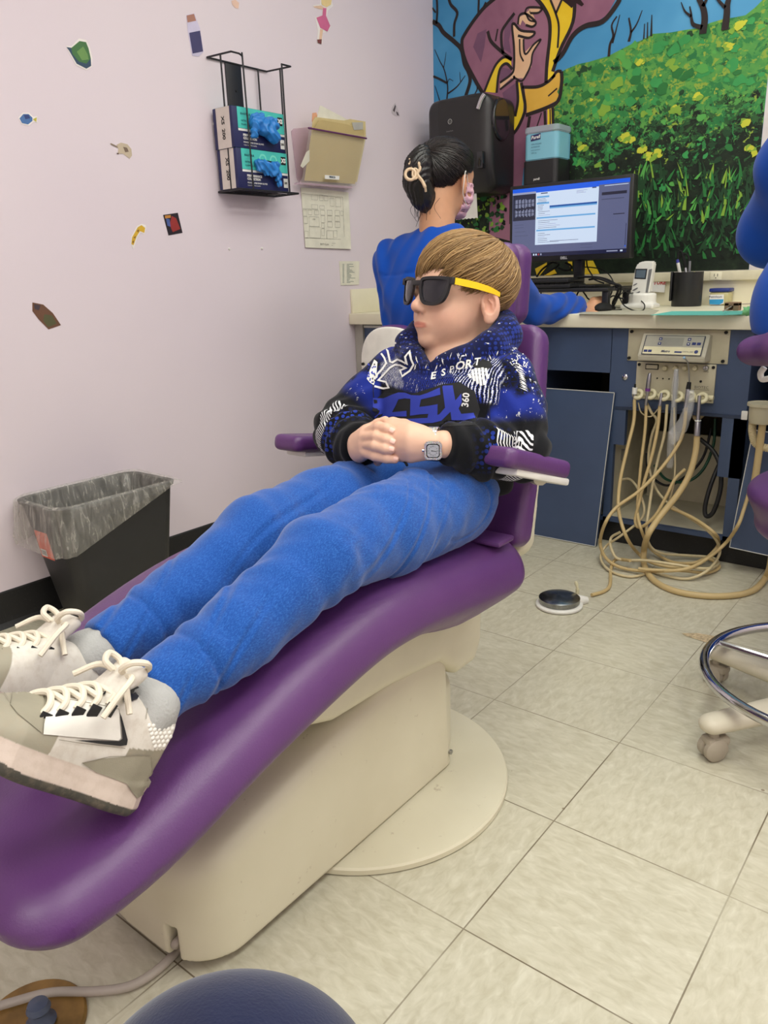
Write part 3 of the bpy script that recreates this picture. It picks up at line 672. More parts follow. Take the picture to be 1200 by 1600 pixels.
def dstroke(mb, bv, pts, w, lift=.0009, m=0, closed=False, taper=False):
    P = [np.array(p, float) for p in pts]; n = len(P); vs = []; fs = []
    for i in range(n):
        a = P[i-1] if (i > 0 or closed) else P[i]; c = P[(i+1) % n] if (i < n-1 or closed) else P[i]; d = c-a; d /= (np.linalg.norm(d)+1e-9); nn = np.array([-d[1], d[0]]); ww = w*(1 if not taper else (1-abs(2*i/(n-1)-1)**2)*.9+.1)
        k = 1.0
        if (i > 0 or closed) and (i < n-1 or closed):
            d1 = P[i]-a; d1 /= np.linalg.norm(d1)+1e-9; k = 1/max(.45, abs(d1@d))
        vs += [tuple(P[i]+nn*ww/2*k), tuple(P[i]-nn*ww/2*k)]
    for i in range(n if closed else n-1): j = (i+1) % n; fs.append((2*i, 2*i+1, 2*j+1, 2*j))
    drape(mb, bv, vs, fs, lift, m, 4.0)
def dtext(mb, bv, txt, size, px, py, ang=0, lift=.0009, m=0, sx=1.0, **kw):
    vs, fs = text_mesh(txt, size, **kw); c, s = math.cos(ang), math.sin(ang)
    drape(mb, bv, [(px+(x*sx)*c+y*s, py+(x*sx)*s-y*c) for x, y, z in vs], fs, lift, m, 4.0)

# ------------------------------------------------------------------ print on the sweatshirt front
HB = bvh_of(hoodo)
def Z6(pts): return [(570+x/6, 590+y/6) for x, y in pts]
M_pb = mat('blue_print', (46, 62, 172), .8); M_pw = mat('white_print', (226, 226, 224), .8); M_pk = mat('black_print', (26, 27, 29), .85); M_pg = mat('dull_blue_print', (34, 48, 110), .85)
mb = MB()
dpoly(mb, HB, [(584, 626), (600, 613), (640, 617), (690, 601), (718, 597), (742, 612), (750, 640), (742, 664), (690, 667), (640, 668), (592, 664)], .0006, 2)
E1 = Z6([(75, 190), (180, 195), (260, 160), (320, 140), (380, 142), (440, 165), (520, 168), (590, 145), (705, 95), (712, 160), (620, 185), (530, 205), (515, 275), (600, 265), (685, 250), (683, 350), (700, 345), (755, 282), (730, 90), (735, 78), (825, 75), (850, 215), (905, 150), (910, 230), (880, 290), (905, 340), (1020, 330), (1040, 385), (930, 400), (815, 400), (805, 320), (720, 405), (640, 425), (540, 430), (430, 425), (310, 405), (370, 390), (540, 380), (590, 378), (600, 340), (520, 345), (428, 358), (432, 200), (380, 195), (320, 205), (295, 260), (260, 325), (395, 312), (396, 365), (250, 365), (175, 385), (165, 430), (100, 445), (118, 400), (85, 370), (130, 335), (140, 310), (75, 280)])
dpoly(mb, HB, E1, .0012, 0, 4.0)
for q in ([(80, 205), (115, 212), (118, 240), (85, 246)], [(70, 285), (115, 292), (130, 315), (95, 322), (68, 312)], [(85, 385), (130, 345), (178, 340), (165, 360), (110, 395)]): dpoly(mb, HB, Z6(q), .0017, 2)
dtext(mb, HB, '360', 15, 728, 625, -math.pi/2+.10, m=1, bold=.35, spacing=1.0)
dtext(mb, HB, 'E', 15, 676, 588, -.18, m=1, sx=1.1, shear=.3, bold=.5, lift=.0014); dtext(mb, HB, 'S', 15, 692, 583, -.25, m=1, shear=.3, bold=.4, lift=.0014); dtext(mb, HB, 'P', 15, 705, 578, -.25, m=1, shear=.3, bold=.0, lift=.0014)
dtext(mb, HB, 'OR', 18, 723, 571, -.17, m=1, shear=.3, bold=.5, lift=.0014); dtext(mb, HB, 'T', 16, 744, 566, -.12, m=1, shear=.3, bold=.4, lift=.0014)
dtext(mb, HB, 'GAMING G', 8.5, 705, 588, -.12, m=3, sx=1.2, bold=.1, lift=.0013)
dpoly(mb, HB, [(738, 571), (752, 560), (766, 565), (770, 573), (762, 577), (745, 577)], .0007, 2)
for x0, y0, x1, y1 in ((732, 589, 741, 577), (737, 592, 746, 576), (744, 596, 744, 577), (750, 599, 751, 577), (755, 602, 757, 576), (760, 596, 762, 574)):
    pass
for i in range(6):
    x = 731+i*5.2; top = [585, 578, 576, 576, 575, 576][i]; bot = [591, 596, 600, 603, 602, 592][i]; dstroke(mb, HB, [(x+2, top), (x+3.2, (top+bot)/2), (x+5, bot)], 4.0, .0014, 1)
star = [(600, 544), (610, 548), (614, 558), (612, 566), (619, 563), (628, 565), (637, 568), (640, 558), (646, 571), (640, 583), (632, 590), (627, 580), (635, 577), (624, 571), (615, 572), (605, 583), (596, 594), (606, 599), (608, 606), (590, 604), (588, 597), (593, 585), (604, 571), (602, 562), (597, 555)]
Z10 = lambda pts: [(540+x/10, 480+y/10) for x, y in pts]
s1 = Z10([(800, 555), (700, 600), (630, 650), (660, 690), (700, 860), (740, 870), (820, 820), (880, 840), (960, 885), (935, 780), (1000, 700), (1030, 820), (1070, 900), (1010, 1000), (890, 1085), (860, 990), (945, 950), (860, 905), (780, 905), (700, 950), (610, 1050), (515, 1145), (640, 1170), (680, 1260), (600, 1270), (450, 1240)])
dstroke(mb, HB, s1, 2.9, .0014, 1)
dstroke(mb, HB, Z10([(480, 1110), (500, 1050), (580, 970), (640, 880), (610, 800), (560, 730)]), 2.9, .0014, 1)
# white speckled patch with blue dots on the far shoulder edge
dpoly(mb, HB, [(585, 562), (590, 566), (588, 590), (584, 602), (578, 598), (573, 592), (578, 578)], .0006, 1)
rr = random.Random(4)
for i in range(26):
    x = 574+rr.random()*13; y = 567+rr.random()*34
    dpoly(mb, HB, [(x+1.2*math.cos(a*1.05), y+1.4*math.sin(a*1.05)) for a in range(6)], .0012, 0 if rr.random() < .6 else 2)
# torn white flecks across the yoke and the near sleeve
for i in range(45):
    x = 645+rr.random()*135; y = 545+rr.random()*22+(6 if x < 700 else -4)+(rr.random()-.5)*6; L = 3+rr.random()*8; a = rr.choice([1.2, 1.35, 1.9])
    dstroke(mb, HB, [(x, y), (x+L*.5*math.cos(a), y+L*.5*math.sin(a)), (x+L*math.cos(a), y+L*math.sin(a))], .8+rr.random()*1.3, .0010, rr.choice([1, 1, 0, 2]), taper=True)
for i in range(14):
    y = 568+i*2.9; x = 806+i*.55; dstroke(mb, HB, [(x-2+rr.random()*3, y), (x+6, y+2+rr.random()*2), (x+10+rr.random()*2, y+6)], .9+rr.random()*1.2, .0010, 1, taper=True)
for i in range(9):
    t0 = i*4.6; dstroke(mb, HB, [(775+t0, 668+i*2.2), (779+t0*.98, 672+i*2.4), (777+t0, 690+i*1.2), (782+t0*.9, 704)], 2.3-.12*i, .0012, 1, taper=True)
for i in range(40):
    x = 800+rr.random()*28; y = 540+rr.random()*28+(x-800)*.4; dpoly(mb, HB, [(x+1.0*math.cos(a*1.26), y+(1.0)*math.sin(a*1.26)) for a in range(5)], .0009, 1)
plabel(mb.build('sweatshirt_print', [M_pb, M_pw, M_pk, M_pg], hoodo), 'blue and white lettering and angular outlines')
mb = MB(); ms_ = mb
dstroke(mb, HB, [(583, 590), (583, 610), (585, 640), (590, 662)], 1.2, .0006, 0); mb.build('sleeve_seam', M_pk, hoodo); mb = MB(); dstroke(mb, HB, [(802, 548), (785, 562), (770, 580), (765, 600), (764, 630), (766, 660)], 1.2, .0006, 0)
mb.build('sleeve_seam', M_pk, hoodo)
# drawcord tip under the hands
mb = MB(); mb.tube([atd(628, 719, 1.28), atd(633, 722, 1.272), atd(636, 727, 1.265)], .0022); mb.build('drawcord_tip', M_dark, hoodo)

# ------------------------------------------------------------------ hair made of strands
def strands(name, C, M, s, n, W, ends, lift, cols, parent, mat_, seed=1, width=.0011, ell=((0, -.004, .034), (.0725, .084, .068)), swirl=.4, K=9, root=.85, jagk=1.0):
    r = np.random.RandomState(seed); W = np.array(W, float); W /= np.linalg.norm(W); A = np.cross(W, [1, 0, 0.]); A /= np.linalg.norm(A); Bv = np.cross(W, A); c0, er = np.array(ell[0]), np.array(ell[1])
    phi = r.rand(n)*2*np.pi; clump = np.round(phi*26)/26; phi = phi*.5+clump*.5+r.randn(n)*.02
    # end angle per strand from the hairline test
    def pos(th, ph, off):
        d = W*np.cos(th)[..., None]+(A*np.cos(ph)[..., None]+Bv*np.sin(ph)[..., None])*np.sin(th)[..., None]; R_ = 1/np.linalg.norm(d/er, axis=-1); return c0+d*(R_+off)[..., None]
    ths = np.linspace(.05, 2.9, 100); Tg, Pg = np.meshgrid(ths, phi); pg = pos(Tg, Pg+swirl*Tg, 0*Tg+.006); ins = ends(pg, r); ins = np.minimum.accumulate(ins, axis=1); te = ths[np.clip(ins.sum(1)-1, 0, 99)]
    jag = 1-jagk*.13*np.abs(np.sin(phi*17+2*np.sin(phi*7)))**1.5-jagk*.16*r.rand(n)**2; te = te*jag
    t0 = te*root*r.rand(n)**.8; te2 = np.minimum(te, t0+.35+te*(.35+.6*r.rand(n))); te2 = np.where(r.rand(n) < .7, te, te2)
    k = np.linspace(0, 1, K)[None]; th = t0[:, None]+(te2-t0)[:, None]*k; lay = r.rand(n)[:, None]
    off = lift(th/te[:, None])*(.35+.65*lay)+.0030*np.sin(clump*60)[:, None]*np.minimum(1, th/te[:, None]*1.2)
    ph = phi[:, None]+swirl*th+.05*np.sin(k*3+r.rand(n)[:, None]*6)+(r.randn(n)*.06)[:, None]*k
    P = pos(th, ph, off)*s; P = C+P@M
    T = np.gradient(P, axis=1); T /= np.linalg.norm(T, axis=2, keepdims=True)+1e-9; N = P-(C+c0@M*s); N = N-T*(N*T).sum(2, keepdims=True); N /= np.linalg.norm(N, axis=2, keepdims=True)+1e-9; Bn = np.cross(T, N)
    w = width*(.8+.5*r.rand(n))[:, None]*(1-.85*k**3); V = []
    for a in (0, 2.094, 4.189): V.append(P+(Bn*math.cos(a)*1.5+N*math.sin(a)*.6)*w[..., None])
    V = np.stack(V, 2).reshape(-1, 3); i0 = (np.arange(n)*K*3)[:, None, None]+(np.arange(K-1)*3)[None, :, None]; j = np.arange(3)[None, None]; j2 = (j+1) % 3
    Fq = np.stack([i0+j, i0+j2, i0+3+j2, i0+3+j], -1).reshape(-1, 4); cc = np.array(cols[0])+(np.array(cols[1])-np.array(cols[0]))*(.6*r.rand(n)+.4*(np.sin(clump*41)*.5+.5))[:, None]
    cc = np.repeat(cc, K*3, 0); return V, Fq, cc
def hair_mat(name, rough=.45):
    t = NT(name); t.set(Base_Color=t.attr('Tint'), Roughness=rough, Specular_IOR_Level=.45); return t.m
M_hair = hair_mat('light_brown_hair', .5)
def hairline(p, r):
    x, y, z = p[..., 0], p[..., 1], p[..., 2]; ax = np.abs(x)
    lim = np.where(y > .055, .006+1.5*np.maximum(.017-np.abs(x-.006), 0)+.008*np.abs(np.sin(x*95)), np.interp(y, [-.10, -.05, -.028, -.012, .012, .03, .055], [-.060, -.056, -.042, .004, .004, .004, .004]))
    return (z > lim)
lf = lambda u: .0040+.0095*np.clip(1-(u-.45)**2*2.2, 0, 1)
V1, F1, C1 = strands('h', HC, HM, 1.04, 12000, (.16, -.46, .88), hairline, lf, (lin((112, 84, 50)), lin((188, 152, 100))), None, None, 3, swirl=.5)
def cap_pts(C, M, s, ends, off, er=(.0725, .084, .068)):
    r = np.random.RandomState(0); U = np.linspace(0, np.pi, 90); Vv = np.linspace(0, 2*np.pi, 180, endpoint=False); g = np.stack(np.meshgrid(U, Vv, indexing='ij'), -1); d = np.stack([np.sin(g[..., 0])*np.cos(g[..., 1]), np.sin(g[..., 0])*np.sin(g[..., 1]), np.cos(g[..., 0])], -1)
    p = np.array((0, -.004, .034))+d*(np.array(er)+off); ok = ends(p-[0, 0, .004], r); i, j = np.meshgrid(np.arange(89), np.arange(180), indexing='ij'); j2 = (j+1) % 180; m = ok[i, j] & ok[i, j2] & ok[i+1, j] & ok[i+1, j2]
    F_ = np.stack([i*180+j, (i+1)*180+j, (i+1)*180+j2, i*180+j2], -1)[m]; return C+(p.reshape(-1, 3)*s)@M, F_
V2, F2 = cap_pts(HC, HM, 1.04, hairline, .0045)
np_mesh('hair', np.concatenate([V1, V2]), np.concatenate([F1, F2+len(V1)]), M_hair, boy, {'Tint': np.concatenate([C1, np.tile(lin((96, 72, 44)), (len(V2), 1))])})

# ------------------------------------------------------------------ sunglasses (sit on the nose and ears)
def hw(p): return HC+(np.array(p, float)*1.04)@HM
M_fr = mat('matte_black_frame', (34, 33, 36), .5); M_yel = mat('yellow_plastic', (250, 205, 22), .4)
t = NT('dark_lens'); t.set(Base_Color=(*lin((38, 38, 44)), 1), Roughness=.08, Specular_IOR_Level=.6); M_lens = t.m
sung = thing('sunglasses', 'black sunglasses with bright yellow arms worn by the boy', 'sunglasses', hw((0, .098, .005)))
outer = [(-.018, .021), (.010, .0235), (.032, .0225), (.0335, .016), (.030, .010), (.027, -.006), (.020, -.018), (.006, -.0235), (-.010, -.0225), (-.020, -.014), (-.0245, .002), (-.0245, .013)]
inner = [(-.016, .0165), (.008, .0185), (.0265, .0175), (.027, .013), (.0245, .004), (.0215, -.007), (.0155, -.0145), (.004, -.0190), (-.009, -.018), (-.0160, -.0115), (-.0195, .001), (-.0195, .010)]
def sp2(p, k=5): return [tuple(q) for q in smooth_path([(a, b, 0) for a, b in p], k, True)]
def gl(x, z): return .1010-5.0*x*x
mb = MB()
for sx in (1, -1):
    O = [(sx*(q[0]+.034), q[1]+.002) for q in sp2(outer)]; I = [(sx*(q[0]+.034), q[1]+.002) for q in sp2(inner)]; n = len(O)
    vs = [hw((x, gl(x, z)+dy, z)) for dy in (.0025, -.0030) for (x, z) in O]+[hw((x, gl(x, z)+dy, z)) for dy in (.0025, -.0030) for (x, z) in I]; fs = []
    for i in range(n):
        j = (i+1) % n; fs += [(i, j, 2*n+j, 2*n+i), (n+i, 3*n+i, 3*n+j, n+j), (i, n+i, n+j, j), (2*n+i, 2*n+j, 3*n+j, 3*n+i)]
    mb.add(vs, fs, 0, False)
mb.box((-.012, .0975, .010), (.012, .1035, .0185), bev=.002, M=Matrix(((*HL*1.04, 0), (*HF*1.04, 0), (*HU*1.04, 0), (0, 0, 0, 1))).transposed().copy() if False else Matrix([[HL[i]*1.04, HF[i]*1.04, HU[i]*1.04, HC[i]] for i in range(3)]+[[0, 0, 0, 1]]))
MH = Matrix([[HL[i]*1.04, HF[i]*1.04, HU[i]*1.04, HC[i]] for i in range(3)]+[[0, 0, 0, 1]])
for sx in (1, -1):
    x0, x1 = sorted((sx*.0635, sx*.0715)); mb.box((x0, .0735, .0135), (x1, .0835, .0250), bev=.0015, M=MH)
mb.build('frame', M_fr, sung)
for sx in (1, -1):
    mb = MB(); I = [(sx*(q[0]*1.02+.034), q[1]*1.02+.002) for q in sp2(inner, 3)]; n = len(I); c = (sx*.036, .001)
    rings = [1, .75, .5, .25]; vs = []; fs = []
    for k in rings: vs += [hw((c[0]+(x-c[0])*k, gl(c[0]+(x-c[0])*k, 0)+.0016*(1-k*k), c[1]+(z-c[1])*k)) for x, z in I]
    vs.append(hw((c[0], gl(c[0], 0)+.0018, c[1])))
    for a in range(3):
        for i in range(n): j = (i+1) % n; fs.append((a*n+i, a*n+j, (a+1)*n+j, (a+1)*n+i))
    for i in range(n): fs.append((3*n+i, 3*n+(i+1) % n, 4*n))
    mb.add(vs, fs, 0, True); mb.build('lens', M_lens, sung)
for sx in (1, -1):
    mb = MB(); pr_ = [(.077, .0245, .0140), (.055, .0235, .0125), (.035, .0215, .0110), (.015, .0185, .0085), (.002, .0155, .007), (-.012, .011, .004)]; vs = []; fs = []
    for i, (y, zt, zb) in enumerate(pr_):
        xo = sx*(.0695+.0105*min(1, max(0, (.077-y)/.06))); 
        for dx, z in ((0, zt), (sx*.0032, zt), (sx*.0032, zb), (0, zb)): vs.append(hw((xo+dx, y, z)))
    for i in range(len(pr_)-1):
        for j in range(4): fs.append((i*4+j, i*4+(j+1) % 4, i*4+4+(j+1) % 4, i*4+4+j))
    fs += [(0, 1, 2, 3), tuple(len(vs)-4+j for j in range(4))]; mb.add(vs, fs); plabel(mb.build('temple', M_yel, sung), 'yellow arm')

# ------------------------------------------------------------------ wristwatch
wc = atd(677, 703, 1.248); wn = CAM-wc; wn /= np.linalg.norm(wn); wn = wn*.93+np.array([0, 0, -.18])+np.array([0, -.1, 0]); wn /= np.linalg.norm(wn)
wx = (WRL-atd(640, 692, 1.28)); wx = wx-wn*(wx@wn); wx /= np.linalg.norm(wx); wy = np.cross(wn, wx)
watch = thing('wristwatch', 'square silver watch set with small stones on the boy\'s wrist', 'watch', wc)
MW = Matrix([[wx[i], wy[i], wn[i], wc[i]] for i in range(3)]+[[0, 0, 0, 1]])
t = NT('iced_silver'); v = t.voro(t.coord(), 900, 'F1', 'Color'); t.set(Base_Color=t.mix(.35, lin((205, 205, 203)), v), Roughness=.22, Metallic=.85); t.bump(t.voro(t.coord(), 900, 'F1'), .6, .0008); M_ice = t.m
mb = MB(); q = .0140
oc = [(-q, -q*.72), (-q*.72, -q), (q*.72, -q), (q, -q*.72), (q, q*.72), (q*.72, q), (-q*.72, q), (-q, q*.72)]
mb.prism([(x*1.0, y*1.08) for x, y in oc], (0, 0, 0), (1, 0, 0), (0, 1, 0), .0075, bev=.0012); mb.v = [tuple(MW @ Vector(v)) for v in mb.v]; mb.build('case', M_ice, watch)
mb = MB(); mb.prism([(x*.76, y*.80) for x, y in oc], (0, 0, .0076), (1, 0, 0), (0, 1, 0), .0006); mb.v = [tuple(MW @ Vector(v)) for v in mb.v]; mb.build('dial_ring', M_dark, watch)
mb = MB(); mb.prism([(x*.66, y*.70) for x, y in oc], (0, 0, .0079), (1, 0, 0), (0, 1, 0), .0006)
for k in range(12):
    a = math.pi/2-k*math.pi/6; r0 = .0070; vs, fs = text_mesh(['XII', 'I', 'II', 'III', 'IV', 'V', 'VI', 'VII', 'VIII', 'IX', 'X', 'XI'][k], .0030); mb.add([(x+r0*math.cos(a), y+r0*math.sin(a)*1.05, .0087) for x, y, z in vs], fs, 1)
mb.tube([(0, 0, .0088), (.0055, -.0008, .0088)], .0004, 1, 6); mb.tube([(0, 0, .0088), (-.0030, .0004, .0088)], .0005, 1, 6)
mb.v = [tuple(MW @ Vector(v)) for v in mb.v]; mb.build('dial', [mat('silver_dial', (170, 172, 178), .4), M_dark], watch)
mb = MB(); mb.cyl((-.0175, 0, .004), (-.0145, 0, .004), .0022, 0, 12); mb.v = [tuple(MW @ Vector(v)) for v in mb.v]; mb.build('crown', M_chrome, watch)
# band links ring around the wrist
mb = MB(); axw = WRL-atd(640, 692, 1.28); axw /= np.linalg.norm(axw); cw = atd(677, 693, 1.272); ra, rb = .0262, .0215
u1 = np.array(wy)-axw*(wy@axw); u1 /= np.linalg.norm(u1); u2 = np.cross(axw, u1)
if u2 @ (CAM-cw) < 0: u2 = -u2
for k in range(22):
    a = 2*math.pi*k/22; c = cw+u1*ra*math.cos(a)+u2*rb*math.sin(a); tn = -u1*ra*math.sin(a)+u2*rb*math.cos(a); tn /= np.linalg.norm(tn); nn_ = np.cross(tn, axw); M4 = Matrix([[axw[i], tn[i], nn_[i], c[i]] for i in range(3)]+[[0, 0, 0, 1]])
    mb.box((-.0085, -.0031, -.0014), (.0085, .0031, .0014), bev=.0006, M=M4)
mb.build('link_band', M_ice, watch)
# ------------------------------------------------------------------ basketball shoes (worn: children of the boy)
def shoe_fn(q):
    x, y, z = q.T; y = y+.010*np.sin((x-.05)*9)*(x > .05)                   # curved last
    W = np.interp(x, [-.004, .0, .015, .04, .09, .15, .18, .21, .228, .238], [.012, .022, .032, .036, .037, .046, .047, .040, .026, .010])
    toe = .016*np.clip((x-.15)/.09, 0, 1)**2; heelr = .008*np.clip((.02-x)/.02, 0, 1)**2
    ms = np.interp(x, [0, .03, .08, .16, .24], [.042, .036, .030, .029, .028])
    zt = np.interp(x, [0, .03, .07, .10, .13, .16, .19, .215, .238], [.122, .112, .116, .108, .092, .074, .060, .052, .032])
    xe = np.abs(x-.117)-.119
    pl = np.maximum(np.abs(y)-W, xe)
    sole = smax(pl-.003+.0020*np.sin((z-.018)*160), np.maximum(z-ms, toe+heelr-z), .006)
    sole = np.maximum(sole, -(z-toe-heelr+.0))
    zz = np.clip((z-.02)/(zt-.02), 0, 1.3); Wz = W*(.97+.08*np.sin(np.clip(zz, 0, 1)*2.2)-.42*zz**2.2*np.clip(x/.16+.3, .35, 1))
    body = np.where(zz < 1, np.abs(y)-Wz, 1); up = np.abs(y)-Wz
    up = smax(up, (z-zt)*.85, .022); up = smax(up, xe+.004+.010*np.maximum(zz, 0)*(x > .12)+(.004*zz)*(x < .12), .012); up = np.maximum(up, .016-z)
    d = smin(sole, up, .003)
    d = smax(d, -schain(q, [(.036, 0, .085), (.030, 0, .15)], [.024, .030]), .006)
    tg = sbox(q, (.094, 0, .120), (.008, .024, .026), .007, M=rotm([.93, 0, .37], [0, 1, 0])); d = smin(d, tg, .006)
    # eyestay opening down the front
    return d
def zone(q):
    """leather panels: returns colour and relief by side position"""
    x, y, z = q.T; ay = np.abs(y)
    ms = np.interp(x, [0, .03, .08, .16, .24], [.042, .036, .030, .029, .028])+.004; toe = .016*np.clip((x-.15)/.09, 0, 1)**2
    col = np.tile(lin((222, 216, 206)), (len(q), 1)); 
    def put(m, c): col[m] = lin(c)
    put((x > .148)&(z > ms), (160, 154, 136)); put((x > .205)&(z > ms), (172, 164, 146))
    put((x < .062)&(z > ms)&(z < ms+.036-.10*np.abs(x-.01)), (150, 143, 126))
    put((z < ms)&(z > toe+.011), (212, 196, 184)); put(z <= toe+.011, (74, 72, 66))
    put((x < .045)&(z > .108)&(ay < .028), (60, 60, 64))
    return col
def shoe_col(V): return {'Tint': zone(V)}
t = NT('shoe_leather'); c = t.attr('Tint'); n = t.noise(t.coord('Object'), 90, 3, .65); t.set(Base_Color=t.mix(t.math('MULTIPLY', t.ramp(n, [(.45, 0.0), (.7, 1.0)]), .22), c, lin((170, 150, 128))), Roughness=.5, Specular_IOR_Level=.35); t.bump(t.noise(t.coord('Object'), 420, 3), .15, .0006); M_shoe = t.m
M_lace = mat('cream_lace', (226, 216, 198), .8, bump=(900, .4, .0006)); M_suede = mat('grey_suede', (152, 146, 128), .9, bump=(700, .3, .0006)); M_leath = mat('white_leather', (230, 226, 218), .45, bump=(260, .12, .0006)); M_eye = mat('black_trim', (28, 28, 32), .5); M_mids = mat('midsole_foam', (214, 198, 186), .6)
def shoe(H, T, U, mirror, label):
    T = np.array(T, float); T /= np.linalg.norm(T); U = np.array(U, float); U -= T*(U@T); U /= np.linalg.norm(U); Y = np.cross(U, T)   # +y = wearer's left
    M = np.array([T, Y*(1 if mirror > 0 else -1)*1, U]); W = lambda p: np.array(H)+np.array(p, float)@np.array([T, Y, U])
    X = lambda V: np.array(H)+V@np.array([T, Y, U])
    V, Fq = sdf_arrays(shoe_fn, (-.02, -.06, -.01), (.26, .06, .17), .0016); col = zone(V)
    if mirror < 0: V = V*np.array([1, -1, 1]); Fq = Fq[:, ::-1]
    o = np_mesh('shoe', X(V), Fq, M_shoe, boy, {'Tint': col}); o['label'] = label; return o, W
def sock_pants(W, o, sgn, an, kn):
    mb = MB(); ax = (kn-an)/np.linalg.norm(kn-an); vs = smooth_path([W((.044, 0, .07)), W((.038, 0, .105)), an-ax*.012, an+ax*.03], 4); mb.tube(vs, [.031]*4+[.035]*9, n=28); mb.build('sock', mat('grey_ribbed_sock', (176, 176, 174), .9, bump=(300, .5, .002)), o)
def laces(W, o, seed):
    r = random.Random(seed); mb = MB()
    zt = lambda x: float(np.interp(x, [.07, .10, .13, .16, .19], [.116, .108, .092, .074, .060]))+.004
    xs = [.104, .119, .134, .149, .163]
    for i, x in enumerate(xs):
        w = .024-.001*i
        p = [W((x+.004, -w, zt(x)-.014)), W((x, -w*.8, zt(x)-.003)), W((x-.003, 0, zt(x)+.0045)), W((x, w*.8, zt(x)-.003)), W((x+.004, w, zt(x)-.014))]
        mb.tube(smooth_path(p, 5), .0036, n=8)
        if i < 4:
            x2 = xs[i+1]; mb.tube(smooth_path([W((x, w*.8, zt(x)-.003)), W(((x+x2)/2, 0, zt((x+x2)/2)+.001)), W((x2, -w*.8, zt(x2)-.003))], 5), .0032, n=8)
        for s in (1, -1): me = MB(); me.box((-.006, -.001, -.007), (.006, .001, .007), bev=.0005, M=Matrix.Translation(Vector(W((x+.002, s*(w+.0045), zt(x)-.017))))@Matrix([[*(W((1, 0, 0))-W((0, 0, 0)))], [*(W((0, 1, 0))-W((0, 0, 0)))], [*(W((0, 0, 1))-W((0, 0, 0)))]]).transposed().to_4x4()); me.build('eyelet_tab', M_eye, o)
    k = W((.092, 0, .128)); mb.tube([W((.085, -.006, .130)), W((.088, 0, .134)), W((.094, .007, .129))], .006, n=10)
    for s, lp in ((1, [(.092, .004, .130), (.082, .016, .144), (.094, .026, .150), (.108, .022, .144), (.106, .009, .133), (.096, .004, .130)]), (-1, [(.092, -.004, .130), (.096, -.016, .140), (.108, -.022, .141), (.114, -.012, .132), (.104, -.006, .128)])):
        mb.tube(smooth_path([W(p) for p in lp], 7), .0036, n=8)
    for lp in ([(.094, .006, .128), (.104, .030, .130), (.116, .042, .112), (.122, .046, .085)], [(.094, -.006, .128), (.108, -.026, .126), (.120, -.040, .104)], [(.09, .004, .13), (.098, .024, .118), (.090, .040, .098)]):
        mb.tube(smooth_path([W(p) for p in lp], 7), .0034, n=8)
    plabel(mb.build('laces', M_lace, o), 'cream laces tied in a bow')
s1, W1 = shoe((-.704, .383, .404), (-.03, -.69, .70), (.06, .72, .69), 1, 'white and grey high-top nearest the camera'); sock_pants(W1, s1, 1, ANL, KNL); laces(W1, s1, 2)
s2, W2 = shoe((-.872, .412, .404), (-.05, -.69, .70), (-.02, .72, .69), -1, 'white and grey high-top on the far foot'); sock_pants(W2, s2, -1, ANR, KNR); laces(W2, s2, 5)
# overlays on the visible outer side of the near shoe
SB = bvh_of(s1); Zs = lambda pts: [(x/3.75, 950+y/3.75) for x, y in pts]
mb = MB()
dpoly(mb, SB, Zs([(290, 545), (330, 525), (500, 548), (690, 572), (705, 760), (690, 775), (350, 748), (250, 740), (255, 680)]), .0014, 0)
dpoly(mb, SB, Zs([(75, 480), (120, 390), (240, 430), (258, 560), (245, 735), (200, 700), (100, 620), (60, 570)]), .0011, 1)
dpoly(mb, SB, Zs([(475, 905), (600, 880), (800, 862), (880, 870), (890, 1000), (850, 1080), (800, 1115), (740, 1030), (640, 990), (560, 960)]), .0012, 1)
plabel(mb.build('leather_panels', [M_leath, M_suede], s1), 'white side panel and grey suede overlays')
mb = MB(); dpoly(mb, SB, Zs([(693, 610), (708, 640), (725, 700), (743, 770), (738, 800), (700, 806), (600, 795), (430, 772), (560, 773), (690, 778), (712, 765), (708, 700)]), .0020, 0, 4); plabel(mb.build('side_emblem', M_eye, s1), 'black curved check mark')
mb = MB()
for pts in ([(75, 480), (62, 560), (20, 500)], [(258, 560), (250, 640), (245, 735)], [(480, 905), (640, 868), (880, 862)], [(880, 870), (892, 1000)], [(268, 545), (400, 540), (690, 590), (702, 640)], [(850, 650), (862, 560), (900, 500)], [(340, 770), (470, 790), (730, 820)]): dstroke(mb, SB, Zs(pts), .9, .0016, 0)
mb.build('stitching', mat('stitch_thread', (140, 132, 116), .8), s1)
mb = MB()
for i in range(6):
    for j in range(6):
        px_, py_ = 875+i*26+(j % 2)*13-j*6, 690+j*25-i*2
        if px_ > 1020 or px_ < 868+j*4: continue
        h_ = hit(SB, px_/3.75, 950+py_/3.75, -.0016)
        if h_: 
            b = bmesh.new(); bmesh.ops.create_icosphere(b, subdivisions=2, radius=.0032); mb.bm(b, 0, True, Matrix.Translation(h_))
mb.build('heel_dimples', M_leath, s1)
mb = MB(); dpoly(mb, SB, Zs([(750, 480), (800, 452), (828, 480), (800, 540), (740, 560), (715, 545)]), .0022, 0); dpoly(mb, SB, Zs([(505, 480), (535, 470), (560, 500), (605, 510), (630, 475), (620, 512), (545, 515)]), .0016, 0); dpoly(mb, SB, Zs([(300, 460), (330, 480), (385, 470), (375, 488), (320, 488)]), .0016, 0)
mb.build('eyelet_patch', M_eye, s1)
